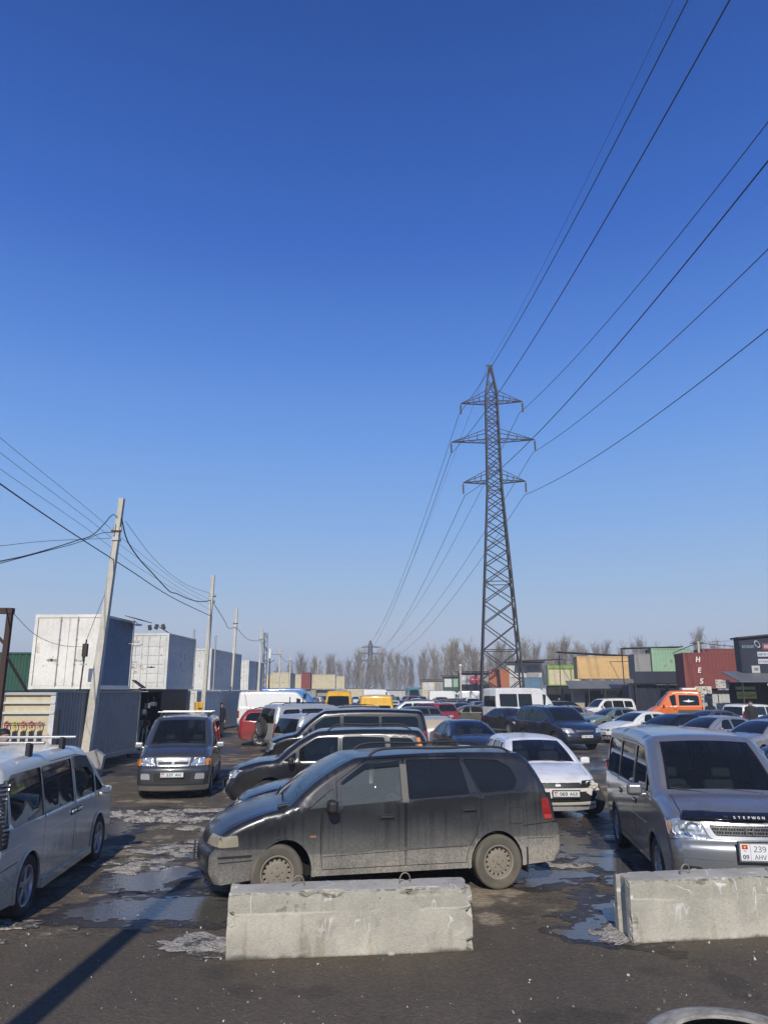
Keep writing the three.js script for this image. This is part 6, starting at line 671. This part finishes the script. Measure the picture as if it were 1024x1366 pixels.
{ const P = paint(0.085, 0.092, 0.1, { metalness: 0.55 }), o = { paint: P, interior: true, sideGlass: M.smoke, backGlass: M.smoke, windGlass: M.screen, rearGlass: M.smoke, rimStyle: 'alloy', seg: 30, mirrorM: PT.silver };
  const { car, B } = makeCar(S.tallvan, o); archLips(B, car, P, 0.02, 0.008);
  for (const sd of [1, -1]) { const f = (pts) => roundPoly(pts.map(([z, y]) => [z * sd, y]), 0.03), h = mesh('headlight', B.face(f([[0.4, 0.76], [0.72, 0.76], [0.74, 0.92], [0.48, 0.95]]), true, 0.006, 0.02), M.reflector, car); mesh('lens', B.face(f([[0.4, 0.76], [0.72, 0.76], [0.74, 0.92], [0.48, 0.95]]), true, 0.02, 0.015), M.lens, h); mesh('indicator', B.face(f([[0.73, 0.76], [0.83, 0.75], [0.84, 0.9], [0.75, 0.92]]), true, 0.01, 0.02), M.amber, h); mesh('fog_light', B.face(f([[0.5, 0.46], [0.72, 0.46], [0.72, 0.59], [0.52, 0.59]]), true, 0.006, 0.02), M.lampFar, car); }
  mesh('grille_surround', B.face(roundPoly([[-0.36, 0.75], [0.36, 0.75], [0.4, 0.94], [-0.4, 0.94]], 0.03), true, 0.012, 0.03), PT.silver, car); for (const s of [-1, 1]) mesh('grille', B.face(rectP(Math.min(s * 0.03, s * 0.34), Math.max(s * 0.03, s * 0.34), 0.79, 0.85, 0.012), true, 0.018, 0.02), M.trim, car); mesh('badge', B.face(rectP(-0.03, 0.03, 0.79, 0.85, 0.01), true, 0.022, 0.02), M.chrome, car);
  mesh('intake', B.face(roundPoly([[-0.4, 0.4], [0.4, 0.4], [0.42, 0.6], [-0.42, 0.6]], 0.03), true, 0.004, 0.02), M.trim, car); mesh('lower_lip', B.face(roundPoly([[-0.8, 0.22], [0.8, 0.22], [0.82, 0.33], [-0.82, 0.33]], 0.04), true, 0.035, 0.05), M.silver, car); addPlate(car, B.fp(0, 0.57, true, 0.03)[0], 0.57, true, plateTex('01', '337', 'AVZ')); wipers(B, car, 1.15);
  for (const g of B.facePair(roundPoly(DR.tallvan.tl, 0.03), false, 0.006, 0.03)) mesh('tail_light', g, M.red, car); crossBars(car, [-0.6, 0.3], 1.8, 0.7, M.silver); for (const sd of [1, -1]) strip2(B, [[-2.1, 0.6], [0.98, 0.58]], sd, 0.05, 0.012, P, car, 'side_moulding');
  car.name = numbered('tall_van'); car.position.set(-5.25, 0, -20.4); car.rotation.y = THREE.MathUtils.degToRad(-81.5); car.userData = { label: 'dark grey tall van facing the camera before the container row, amber indicators', category: 'car' }; scene.add(car);
  const bt = car.clone(); models.blackvan = { car: bt }; }
{ const P = paint(0.62, 0.605, 0.54, { metalness: 0.2 }), o = { paint: P, interior: true, sideGlass: M.smoke, backGlass: M.smoke, windGlass: M.screen, rearGlass: M.smoke, rimStyle: 'alloy', seg: 40, tyreM: M.tyre };
  const { car, B } = makeCar(S.clearvan, o); archLips(B, car, P, 0.035, 0.014); dressRear(car, B);
  function dressRear(car, B) { for (const sd of [1, -1]) { const tp = roundPoly([[0.6, 0.84], [0.83, 0.84], [0.8, 1.2], [0.74, 1.52], [0.58, 1.52]].map(([z, y]) => [z * sd, y]), 0.02), h = mesh('tail_light', merge([B.face(tp, false, 0.004, 0.02), B.plate(roundPoly([[-2.28, 0.84], [-2.13, 0.84], [-2.08, 1.5], [-2.16, 1.52]], 0.015), sd, 0.005, 0.02)]), M.trim, car); const rows = []; for (let k = 0; k < 14; k++) { const y = 0.89 + k * 0.044; rows.push(B.plate(rectP(-2.245 + k * 0.004, -2.14 + k * 0.003, y, y + 0.02, 0.006), sd, 0.012, 0.008)); rows.push(B.face(rectP(Math.min(sd * 0.63, sd * 0.78), Math.max(sd * 0.63, sd * 0.78), y, y + 0.02, 0.006), false, 0.01, 0.008)); } mesh('lamp_cell', merge(rows), phy([0.1, 0.1, 0.11], 0.12, { metalness: 0.3, clearcoat: 1 }), h); mesh('reflector', B.plate(rectP(-2.31, -2.24, 0.42, 0.48, 0.01), sd, 0.008, 0.01), M.red, car); mesh('rain_visor', B.plate(roundPoly([[0.22, 1.42], [0.76, 1.4], [1.02, 1.26], [1.06, 1.3], [0.78, 1.555], [0.22, 1.59]], 0.02), sd, 0.02, 0.02), M.trim, car); mesh('side_skirt', B.plate(roundPoly([[-1.02, 0.2], [1.02, 0.2], [1.0, 0.3], [-1.0, 0.3]], 0.03), sd, 0.03, 0.03), P, car); strip2(B, [[-2.2, 0.8], [0.9, 0.82]], sd, 0.012, 0.004, P, car, 'side_crease'); }
    mesh('rear_spoiler', rbox(0.34, 0.05, 1.25, 0.02, -2.27, 1.69, 0), P, car); addPlate(car, B.fp(0, 0.68, false, 0.03)[0], 0.68, false, blankPlate); wipers(B, car, 1.03); for (const g of B.facePair(roundPoly(DR.tallvan.hl, 0.04), true, 0.006, 0.03)) mesh('headlight', g, M.lampFar, car); mesh('grille', B.face(roundPoly(DR.tallvan.grille, 0.03), true, 0.004, 0.02), M.trim, car); strip2(B, [[-2.32, 0.62], [-1.8, 0.64]], 1, 0.008, 0.003, M.trim, car, 'bumper_seam'); }
  for (const x of [-1.15, 0.05]) { const g = mesh('roof_bar', rbox(0.045, 0.035, 1.6, 0.012, x, 1.85, 0), M.silver, car); for (const s of [-1, 1]) { const f = rbox(0.12, 0.17, 0.06, 0.02, x, 1.77, s * 0.62); mesh('bar_foot', f, M.trim, g); } }
  car.name = numbered('tall_van'); car.position.set(-5.0, 0, -10.45); car.rotation.y = THREE.MathUtils.degToRad(95); car.userData = { label: 'pale silver tall van seen from behind at the left edge, roof bars on top', category: 'car' }; scene.add(car); }
// ---- white estate with its bumper torn off
{ const P = paint(0.74, 0.75, 0.76, { metalness: 0 }), { car, B } = makeCar(S.estate, { paint: P, interior: true, sideGlass: M.smoke, backGlass: M.smoke, windGlass: M.screen, rearGlass: M.smoke, rimStyle: 'steel', rimM: M.rimDark, seg: 30 }); archLips(B, car, P, 0.02, 0.006);
  mesh('bonnet_scoop', B.face(roundPoly([[-0.24, 0.885], [0.2, 0.885], [0.18, 0.9], [-0.22, 0.9]], 0.006), true, 0.02, 0.02), M.trim, car);
  mesh('grille', B.face(roundPoly([[-0.5, 0.6], [0.5, 0.6], [0.46, 0.7], [-0.46, 0.7]], 0.03), true, 0.008, 0.02), M.trim, car); mesh('badge', B.face(rectP(-0.05, 0.05, 0.64, 0.67, 0.01), true, 0.016, 0.02), M.silver, car); mesh('bumper_beam', B.face(roundPoly([[-0.78, 0.54], [0.62, 0.54], [0.6, 0.6], [-0.78, 0.6]], 0.015), true, 0.03, 0.04), std([0.55, 0.53, 0.47], 0.7), car); mesh('crash_hollow', B.face(roundPoly([[-0.8, 0.28], [0.8, 0.28], [0.82, 0.53], [-0.82, 0.53]], 0.03), true, 0.012, 0.02), M.under, car); mesh('lower_beam', B.face(roundPoly([[-0.75, 0.3], [0.5, 0.3], [0.5, 0.35], [-0.75, 0.36]], 0.01), true, 0.03, 0.03), std([0.5, 0.48, 0.4], 0.7), car);
  mesh('headlight', B.face(roundPoly([[0.44, 0.6], [0.8, 0.61], [0.8, 0.72], [0.5, 0.73]], 0.03), true, 0.008, 0.02), M.lampFar, car); const hole = mesh('headlight', B.face(roundPoly([[-0.44, 0.56], [-0.83, 0.56], [-0.83, 0.74], [-0.5, 0.73]], 0.03), true, 0.008, 0.02), M.under, car); { const p = B.fp(-0.64, 0.66, true, 0.01), g = new THREE.TorusGeometry(0.055, 0.018, 8, 18); g.rotateY(Math.PI / 2); g.translate(...p); mesh('lamp_socket', g, M.silver, hole); }
  { const R = rng(3), gs = []; for (let i = 0; i < 9; i++) { const p = B.fp(-0.6 - R() * 0.25, 0.42 + R() * 0.24, true, 0.02), g = rbox(0.05 + R() * 0.06, 0.03 + R() * 0.09, 0.05 + R() * 0.1, 0.008, 0, 0, 0, 1); g.rotateX(R() * 2); g.rotateZ(R()); g.translate(...p); gs.push(g); } mesh('crumpled_metal', merge(gs), std([0.5, 0.46, 0.38], 0.8), car); }
  mesh('number_plate_frame', B.face(rectP(-0.4, 0.18, 0.43, 0.6, 0.01), true, 0.035, 0.02), std([0.6, 0.58, 0.52], 0.6), car); const pl = addPlate(car, B.fp(0, 0.5, true, 0.05)[0] + 0.01, 0.515, true, plateTex('01', '069', 'AGD')); pl.position.z = -0.12; wipers(B, car, 0.97);
  for (const w of car.children.filter((c) => c.name === 'wheel' && c.position.x > 0 && c.position.z < 0)) { w.rotation.y += 0.5; w.position.z -= 0.14; w.position.x += 0.05; w.rotation.z = 0.12; }
  car.name = numbered('estate_car'); car.position.set(3.36, 0, -17.5); car.rotation.y = THREE.MathUtils.degToRad(-88.5); car.userData = { label: 'white estate car with torn off front bumper behind the dusty people carrier', category: 'car' }; scene.add(car); }
// ---- shared models of the crowd
model('suv', 'suv', { paint: PT.dark, rimStyle: 'alloy' }, (c, B) => roofRails(c, B, 0.6, -1.7, 0.1, 1.66));
model('suv', 'suvClear', { paint: PT.dark, rimStyle: 'alloy', sideGlass: M.screen, backGlass: M.smoke, interior: true, mirrorM: M.trim }, (c, B) => { roofRails(c, B, 0.6, -1.7, 0.1, 1.66); for (const sd of [1, -1]) mesh('tail_light', B.plate(roundPoly([[-2.12, 0.95], [-2.02, 0.95], [-1.83, 1.5], [-1.9, 1.52]], 0.015), sd, 0.008, 0.02), M.amber, c); });
model('saloon', 'saloon', { paint: PT.silver, rimStyle: 'alloy' }); model('saloon', 'saloonCap', { paint: PT.navy, rimStyle: 'cap', windGlass: M.screen, interior: true });
model('estate', 'estate', { paint: PT.red, rimStyle: 'alloy7' }, (c, B) => roofRails(c, B, 0.52, -1.6, 0.0, 1.43)); model('offroader', 'offroader', { paint: PT.white, rimStyle: 'alloy' }, (c, B) => roofRails(c, B, 0.62, -1.9, 0.2, 1.79));
model('minibus', 'minibus', { paint: PT.white, rimStyle: 'cap' }); model('panelvan', 'panelvan', { paint: PT.white, rimStyle: 'steel' }); model('boxyvan', 'boxyvan', { paint: PT.yellow, rimStyle: 'steel' }); model('tallvan', 'tallvan', { paint: PT.black, rimStyle: 'alloy' }); model('mpv', 'mpv', { paint: PT.dark, rimStyle: 'alloy' });
park('saloonCap', 'saloon_car', 'black saloon half hidden behind the bonnet of the dusty people carrier', -0.35, -13.55, 180, PT.black);
park('suvClear', 'sport_utility', 'black sport utility car with roof rails behind the dusty people carrier', -1.12, -16.9, 181, PT.dark);
park('tallvan', 'tall_van', 'long black van with tinted windows behind the black sport utility', -1.1, -23.4, 184, PT.black, null, 1.05);
park('suv', 'sport_utility', 'silver sport utility car seen from behind, beside the black van', -1.75, -27.6, 40, PT.pale);
{ const c = park('offroader', 'off_roader', 'silver white off-roader with spare wheel on its tail and roof rails', -2.75, -32.4, 32, PT.pale, null, 1.06); const p = wheelParts(0.36, 0.22, 'cap', 24), g = new THREE.Group(); g.name = 'spare_wheel'; g.position.set(-2.5, 0.95, 0.1); g.rotation.y = -Math.PI / 2; c.add(g); mesh('tyre', p.tyre, M.tyre, g); mesh('rim', p.rim, M.alloy, g); for (const s of [-1, 1]) mesh('roof_bar_post', cyl(0.02, 0.02, 0.25, 6, -1.0, 1.95, s * 0.6), M.trim, c); }
park('estate', 'estate_car', 'red estate car by the container row, tail to the left', -4.35, -36.2, 4, PT.red, null, 1.12);
park('panelvan', 'panel_van', 'white panel van parked across in front of the lower containers', -6.7, -50.3, 5, PT.white);
park('minibus', 'minibus', 'van with bright blue roof behind the white panel van', -7.9, -66, 4, PT.blue);
park('boxyvan', 'minibus', 'yellow van with a wide rear window, back to the camera', -0.42, -44.8, 90, PT.yellow, 'yellow vans', 1.04);
park('panelvan', 'minibus', 'yellow van facing the camera, left of the other yellow van', -3.3, -56, -88, PT.yellow, 'yellow vans', 1.02);
park('estate', 'estate_car', 'silver estate car from behind, right of the long black van', 2.1, -31.8, 88, PT.pale).traverse((m) => { if (m.name === 'rear_window') m.material = phy([0.42, 0.35, 0.26], 0.35, { clearcoat: 1, clearcoatRoughness: 0.05 }); });
park('saloonCap', 'saloon_car', 'dark blue saloon facing the camera left of the white damaged estate', 2.95, -27.6, -79, PT.navy);
park('minibus', 'minibus', 'tall white minibus with dark side windows before the big pylon', 9.7, -53, 24, PT.white);
park('saloonCap', 'saloon_car', 'dark saloon with smashed front beside the white minibus', 7.6, -46.4, -70, PT.dark);
park('suv', 'sport_utility', 'dark blue sport utility car facing the camera across the wet lane', 7.75, -34.6, -72, PT.navy, null, 1.06);
park('offroader', 'off_roader', 'white off-roader facing left in front of the dark sheds', 17.6, -61, 195, PT.white, null, 1.02);
park('offroader', 'off_roader', 'white off-roader behind a yellow car, partly hidden by the minibus', 20.8, -79, 184, PT.white);
park('saloon', 'saloon_car', 'yellow car nose beside the far white off-roader', 15.6, -66.5, 200, PT.yellow);
park('saloonCap', 'saloon_car', 'greenish silver saloon between the white off-roader and white saloon', 14.2, -47.5, 196, PT.green);
park('saloon', 'saloon_car', 'white saloon first in the right hand row, nose to the left', 12.6, -37.9, 203, PT.white, null, 1.02);
park('saloon', 'saloon_car', 'black saloon next in the right hand row behind the silver van roof', 12.9, -34.3, 203, PT.black, null, 1.02);
park('saloon', 'saloon_car', 'silver saloon third in the right hand row', 13.35, -31.2, 203, PT.silver, null, 1.02);
park('saloon', 'saloon_car', 'silver saloon fourth in the right hand row, nearest the two pedestrians', 13.7, -27.6, 203, PT.silver, null, 1.02);
park('saloonCap', 'saloon_car', 'dark saloon at the right edge beyond the silver van', 13.4, -23.4, 203, PT.dark, null, 1.0);
park('saloon', 'saloon_car', 'white car at the right edge close behind the silver van', 11.9, -18.6, 203, PT.white, null, 1.0);
park('suv', 'sport_utility', 'white hatchback beside the two pedestrians', 22.3, -46.0, 28, PT.white, null, 1.0);
park('saloon', 'saloon_car', 'silver car at the right edge below the shop awning', 22.6, -39.5, 120, PT.silver, null, 1.1);
{ // orange double cab pickup with a flat bed
  const t = thing('pickup_truck', 'orange double cab pickup with silver drop side bed', 'truck', [20.3, 0, -51.4], THREE.MathUtils.degToRad(166)); t.scale.set(1.0, 1.16, 1.05); const cab = CarBody; const sp = { ...S.boxyvan, top: [[-0.9, 0.45], [-0.95, 0.6, 0.03], [-0.93, 1.3, 0, 0, 'rear'], [-0.86, 1.85, 0], [-0.8, 2.1, 0.1, 0.02], [1.0, 2.08, 0.3, 0], [1.2, 1.95, 0, 0.03, 'wind'], [1.95, 1.25, 0], [2.05, 1.2, 0.03, 0.02, 'bonnet'], [2.5, 0.98, 0], [2.62, 0.85, 0.06], [2.68, 0.5, 0.06], [2.6, 0.35]], belt: [1.25, 1.2], axF: 1.8, axR: -0.2, arch: 0.42, sill: 0.45 };
  const gh = [[-0.72, 1.3], [-0.7, 1.78], [-0.6, 1.86], [0.9, 1.88], [1.15, 1.8], [1.85, 1.26]]; sp.windows = panes(gh, [[null, 0.55, undefined], [0.75, null, 0]]); sp.doors = doorPolys(gh, [[0.7, 1.8, [0.85, 1.1]]], 0.52); sp.axR = -0.45; sp.arch = 0.4;
  const { car, B } = makeCar({ ...sp, axR: -2.0 < -9 ? 0 : -0.4 }, { paint: PT.orange, rimStyle: 'steel' }); for (const w of car.children.filter((c) => c.name === 'wheel' && c.position.x < 0)) w.position.x = -2.1; for (const c of [...car.children]) t.add(c); dress('van', B, t, {});
  mesh('bed_floor', rbox(2.1, 0.12, 2.0, 0.02, -2.05, 0.95, 0), M.trim, t); for (const s of [-1, 1]) mesh('drop_side', uvBox(2.1, 0.42, 0.05, -2.05, 1.22, s * 1.0), galv, t); mesh('tailboard', uvBox(0.05, 0.42, 1.95, -3.1, 1.22, 0), galv, t); mesh('chassis', box(3.0, 0.2, 0.8, -1.5, 0.72, 0), M.under, t); mesh('roof_load', rbox(0.9, 0.14, 1.2, 0.05, -0.2, 2.2, 0), std([0.7, 0.7, 0.68], 0.6), t); mesh('cab_skirt', B.plate(rectP(-0.88, 0.66, 0.5, 1.05, 0.03), 1, 0.006, 0.01), std([0.06, 0.06, 0.065], 0.6), t); mesh('cab_skirt', B.plate(rectP(-0.88, 0.66, 0.5, 1.05, 0.03), -1, 0.006, 0.01), std([0.06, 0.06, 0.065], 0.6), t); for (const sd of [1, -1]) mesh('window_sticker', B.plate(roundPoly([[-0.45, 1.54], [-0.1, 1.58], [-0.06, 1.66], [-0.02, 1.58], [0.33, 1.54], [0.1, 1.5], [-0.06, 1.47], [-0.22, 1.5]], 0.01), sd, -0.006, 0.004), std([0.8, 0.8, 0.8], 0.5), t); }
// ---- the crowd farther back
{ const R = rng(2024), V = ['saloon', 'saloonCap', 'estate', 'suv', 'saloon', 'mpv'], nm = { saloon: 'saloon_car', saloonCap: 'saloon_car', estate: 'estate_car', suv: 'sport_utility', mpv: 'people_carrier', offroader: 'off_roader' }, word = { saloon: 'saloon', saloonCap: 'saloon', estate: 'estate car', suv: 'sport utility car', mpv: 'people carrier' };
  const cols = [['white', PT.white], ['silver', PT.silver], ['black', PT.black], ['dark grey', PT.grey], ['white', PT.white], ['navy', PT.navy], ['tan', PT.tan], ['silver', PT.pale], ['red', PT.red], ['green grey', PT.green]];
  const near = [['saloon', 'tan', PT.tan, 6.0, -55.5, 182, 'with dark windows left of the white minibus'], ['saloon', 'white', PT.white, 3.9, -60.5, 205, 'nose towards the tan saloon'], ['saloon', 'white', PT.white, 8.0, -58.2, 190, 'with missing nose parts at the minibus tail'], ['suv', 'black', PT.black, 5.6, -72, 182, 'behind the tan saloon roof'], ['estate', 'dark grey', PT.grey, 1.6, -49.5, 200, 'right of the yellow van'], ['suv', 'white', PT.white, 1.9, -58.5, 185, 'with light windows right of the yellow van'], ['estate', 'silver', PT.silver, -2.6, -47.0, 178, 'between the two yellow vans'], ['saloon', 'navy', PT.navy, 8.6, -80, 10, 'left of the lamp post'], ['saloon', 'dark grey', PT.grey, -3.2, -62, 92, 'left of the far yellow van'], ['mpv', 'red', PT.red, 3.2, -53, 120, 'low behind the long black van']];
  near.forEach(([v, cn, p, x, z, a, w]) => park(v, nm[v], `${cn} ${word[v]} ${w}`, x, z, a, p, 'cars in the middle of the car park'));
  const more = [['saloon', 'dark grey', PT.grey, 17.6, -41.6, 203, 'second row behind the white saloon'], ['saloon', 'navy', PT.navy, 17.6, -34.4, 203, 'second row behind the silver saloon'], ['suv', 'silver', PT.silver, 17.2, -30.6, 203, 'second row nearest the camera at right'], ['saloon', 'silver', PT.silver, 12.6, -53.6, 196, 'tucked behind the greenish saloon'], ['suv', 'black', PT.black, 13.6, -57.4, 14, 'between the minibus and the white off-roader'], ['estate', 'silver', PT.pale, 4.8, -66.5, 186, 'low behind the white saloon in the middle'], ['saloon', 'black', PT.black, 9.2, -64.2, 8, 'behind the minibus tail'], ['saloon', 'white', PT.white, 0.4, -64.5, 188, 'behind the yellow van'], ['suv', 'dark grey', PT.grey, -2.2, -41.2, 186, 'low behind the silver white off-roader']];
  more.forEach(([v, cn, p, x, z, a, w]) => park(v, nm[v], `${cn} ${word[v]} ${w}`, x, z, a, p, 'cars in the middle of the car park'));
  const rows = [[-66, -6, 8], [-74, -7, 18], [-83, -8, 11], [-92, -9, 24], [-102, -9, 10], [-112, -9, 14], [-124, -9, 16], [-136, -8, 12]]; let n = 0; const where = ['in the near rows of the far car park', 'in the middle rows of the far car park', 'in the last rows before the sheds'];
  rows.forEach(([z, x0, x1], ri) => { let idx = 0; for (let x = x0; x < x1; x += 2.75 + R() * 0.9) { if (R() < 0.16) continue; if (Math.abs(x - 13) < 3.2 && Math.abs(z + 84) < 4) continue; if (Math.abs(x + 7.9) < 3.4 && z > -70) continue; if (Math.hypot(x - 5.6, z + 72) < 4 || Math.hypot(x - 10.4, z + 103) < 2 || Math.hypot(x - 8.6, z + 80) < 3.6) continue; const v = V[Math.floor(R() * V.length)], [cn, p] = cols[Math.floor(R() * cols.length)], wh = `${['first', 'second', 'third', 'fourth', 'fifth', 'sixth', 'seventh', 'eighth', 'ninth', 'tenth', 'eleventh'][idx++] || 'rightmost'} from the left in far row ${['one', 'two', 'three', 'four', 'five', 'six', 'seven', 'eight'][ri]}`; park(v, nm[v], `${cn} ${word[v]} ${wh}`, x, z + (R() - 0.5) * 1.2, (R() < 0.5 ? 90 : -90) + (R() - 0.5) * 14, p, 'cars in the far rows'); n++; } }); }
for (const [v, x, z, a, p, l, s] of [['panelvan', 9.2, -110, 3, PT.white, 'long white van in front of the far stalls', 1], ['panelvan', 12.5, -117, 176, PT.white, 'second white van in front of the far stalls', 1], ['minibus', 5.4, -142, -85, PT.teal, 'teal van near the tree line', 1.15], ['panelvan', -0.8, -140, 5, PT.white, 'white van before the tree line left of the teal one', 1.1]]) park(v, 'panel_van', l, x, z, a, p, null, s);
// ---------------------------------------------------------------- people
function figure(bones, cell, lo, hi) { // smooth union of tapered capsules, meshed on a grid; bones: [ax,ay,az,ra,bx,by,bz,rb]
  const size = Math.max(hi[0] - lo[0], hi[1] - lo[1], hi[2] - lo[2]) / 2, c = [0, 1, 2].map((k) => (lo[k] + hi[k]) / 2), n = Math.ceil(size * 2 / cell) + 4, mc = new MarchingCubes(n, new THREE.MeshBasicMaterial(), false, false, 200000); mc.isolation = 0; const half = n / 2, f = mc.field, k = 0.035;
  for (let z = 0; z < n; z++) for (let y = 0; y < n; y++) for (let x = 0; x < n; x++) { const p = [(x - half) / half * size * 1.05 + c[0], (y - half) / half * size * 1.05 + c[1], (z - half) / half * size * 1.05 + c[2]]; let d = 9; for (const b of bones) { const vx = b[4] - b[0], vy = b[5] - b[1], vz = b[6] - b[2], t = clamp(((p[0] - b[0]) * vx + (p[1] - b[1]) * vy + (p[2] - b[2]) * vz) / (vx * vx + vy * vy + vz * vz + 1e-9)); let q = Math.hypot(p[0] - b[0] - vx * t, p[1] - b[1] - vy * t, (p[2] - b[2] - vz * t) * (b[8] || 1)) - mix(b[3], b[7], t); const h = clamp(0.5 + 0.5 * (d - q) / k); d = mix(d, q, h) - k * h * (1 - h); } f[z * n * n + y * n + x] = -d; }
  mc.update(); const P = Array.from(mc.positionArray.slice(0, mc.count * 3)), N = Array.from(mc.normalArray.slice(0, mc.count * 3)); for (let i = 0; i < P.length; i += 3) for (let q = 0; q < 3; q++) P[i + q] = P[i + q] * size * 1.05 + c[q]; const g = new THREE.BufferGeometry(); g.setAttribute('position', new THREE.Float32BufferAttribute(P, 3)); g.setAttribute('normal', new THREE.Float32BufferAttribute(N, 3)); return g; }
const skinM = std([0.42, 0.25, 0.18], 0.6), hairM = std([0.01, 0.009, 0.008], 0.7), coatM = std([0.012, 0.013, 0.018], 0.85), coatM2 = std([0.016, 0.018, 0.017], 0.85), trouM = std([0.018, 0.018, 0.022], 0.9), shoeM = std([0.01, 0.01, 0.01], 0.5);
function hand(x, y, z, s) { const b = [[x, y, z, 0.032, x, y - 0.07, z + 0.01, 0.03]]; for (let i = 0; i < 4; i++) b.push([x, y - 0.07, z - 0.025 + i * 0.018, 0.0095, x - s * 0.012, y - 0.135 - (i === 1 || i === 2 ? 0.012 : 0), z - 0.02 + i * 0.018, 0.008], [x - s * 0.012, y - 0.13, z - 0.02 + i * 0.018, 0.008, x - s * 0.03, y - 0.165, z - 0.015 + i * 0.017, 0.007]); b.push([x, y - 0.02, z + 0.03, 0.011, x - s * 0.02, y - 0.08, z + 0.055, 0.009]); return b; }
function person(label, pos, turn, o = {}) { // faces +z; about 1.75 m
  const t = thing('person', label, 'person', pos, turn), stp = o.step || 0.05;
  const legs = []; for (const s of [-1, 1]) legs.push([s * 0.1, 0.92, 0, 0.1, s * 0.11, 0.5, s * stp * 0.6 + 0.02, 0.075], [s * 0.11, 0.5, s * stp * 0.6 + 0.02, 0.075, s * 0.11, 0.1, s * stp, 0.055], [s * 0.11, 0.05, s * stp - 0.03, 0.05, s * 0.12, 0.045, s * stp + 0.17, 0.045]);
  const body = [...legs, [0, 0.95, 0, 0.15, 0, 1.25, 0, 0.16, 1.3], [0, 1.25, 0, 0.16, 0, 1.42, 0, 0.12, 1.3], [-0.15, 1.4, 0, 0.085, 0.15, 1.4, 0, 0.085], [0, 1.42, 0.01, 0.065, 0, 1.54, 0.03, 0.06], [0, 1.62, 0.035, 0.085, 0, 1.66, 0.03, 0.1], [0, 1.56, 0.075, 0.055, 0, 1.6, 0.08, 0.06], [0, 1.6, 0.135, 0.012, 0, 1.63, 0.128, 0.01]]; for (const s of [-1, 1]) { body.push([s * 0.2, 1.4, 0, 0.07, s * 0.25, 1.12, -0.02, 0.055], [s * 0.25, 1.12, -0.02, 0.055, s * 0.24, 0.88, 0.06, 0.04], [s * 0.1, 1.62, 0.03, 0.02, s * 0.105, 1.64, 0.02, 0.022], ...hand(s * 0.24, 0.86, 0.07, s)); }
  mesh('body', figure(body, 0.022, [-0.34, 0, -0.25], [0.34, 1.78, 0.25]), skinM, t);
  const coat = [[0, 0.84, 0, 0.2, 0, 1.25, 0, 0.205, 1.25], [0, 1.25, 0, 0.2, 0, 1.42, 0, 0.15, 1.25], [-0.16, 1.41, 0, 0.1, 0.16, 1.41, 0, 0.1], [0, 1.46, 0, 0.1, 0, 1.51, 0, 0.085]]; for (const s of [-1, 1]) coat.push([s * 0.21, 1.4, 0, 0.088, s * 0.26, 1.12, -0.02, 0.074], [s * 0.26, 1.12, -0.02, 0.074, s * 0.245, 0.87, 0.06, 0.058]);
  mesh('coat', figure(coat, 0.026, [-0.4, 0.6, -0.3], [0.4, 1.6, 0.3]), o.coat || coatM, t);
  const tr = []; for (const s of [-1, 1]) tr.push([s * 0.1, 0.92, 0, 0.115, s * 0.11, 0.5, s * stp * 0.6 + 0.02, 0.092], [s * 0.11, 0.5, s * stp * 0.6 + 0.02, 0.092, s * 0.11, 0.1, s * stp, 0.078]); mesh('trousers', figure(tr, 0.026, [-0.3, 0, -0.3], [0.3, 1.05, 0.3]), trouM, t);
  const sh2 = []; for (const s of [-1, 1]) sh2.push([s * 0.11, 0.055, s * stp - 0.04, 0.056, s * 0.12, 0.05, s * stp + 0.19, 0.05]); mesh('shoes', figure(sh2, 0.02, [-0.25, 0, -0.25], [0.25, 0.2, 0.35]), shoeM, t);
  const hair = o.hood ? [[0, 1.64, 0.0, 0.125, 0, 1.56, -0.04, 0.12]] : [[0, 1.69, 0.015, 0.108, 0, 1.62, -0.03, 0.095]]; mesh(o.hood ? 'hood' : o.cap ? 'hat' : 'hair', figure(hair, 0.014, [-0.16, 1.4, -0.2], [0.16, 1.84, 0.16]), o.hood ? (o.coat || coatM) : o.cap ? coatM2 : hairM, t);
  for (const s of [-1, 1]) mesh('eye', new THREE.SphereGeometry(0.013, 8, 6).translate(s * 0.035, 1.655, 0.122), std([0.05, 0.04, 0.04], 0.2), t); mesh('mouth', rbox(0.045, 0.01, 0.01, 0.004, 0, 1.555, 0.132), std([0.3, 0.13, 0.11], 0.6), t);
  return t; }
person('person in a dark hooded coat seen from behind beside the orange pickup', [18.5, 0, -43.4], Math.PI + 0.2, { hood: true }).scale.setScalar(1.07);
person('person in a long dark coat and cap walking towards the camera by the white hatchback', [20.4, 0, -42.6], -0.25, { cap: true, coat: coatM2, step: 0.12 }).scale.setScalar(1.07);
person('dark haired person behind the roof of the pale van at the left edge', [-6.95, 0, -14.1], 0.9, {});
person('person in dark clothes standing at the corner of the lower containers', [-9.2, 0, -43.2], 0.6, { cap: true, coat: coatM });
person('person bending at the stalls left of the orange pickup', [15.9, 0, -54.2], 1.9, { hood: true, coat: coatM2 });
{ const spots = [['person in dark clothes among the stalls under the beige container', 19.6, -66.5, 0.5], ['person in a dark coat at the lean-to sheds', 22.0, -68.4, 2.2], ['person in dark clothes beside the poster stall', 21.4, -55.6, 1.2], ['person in a dark hood near the lime framed stall', 16.6, -72.5, 2.9], ['person in dark clothes between cars left of the minibus', 4.3, -66.2, 0.2], ['person in a dark cap walking behind the yellow vans', -2.2, -70.4, 3.0]];
  spots.forEach(([l, x, z, a], i) => { const src = scene.children.filter((o) => o.name.startsWith('person'))[i % 2 ? 0 : 1], c = src.clone(); c.name = numbered('person'); c.userData = { label: l, category: 'person' }; c.position.set(x, 0, z); c.rotation.y = a; c.scale.setScalar(1); scene.add(c); }); }
renderer.render(scene, camera);
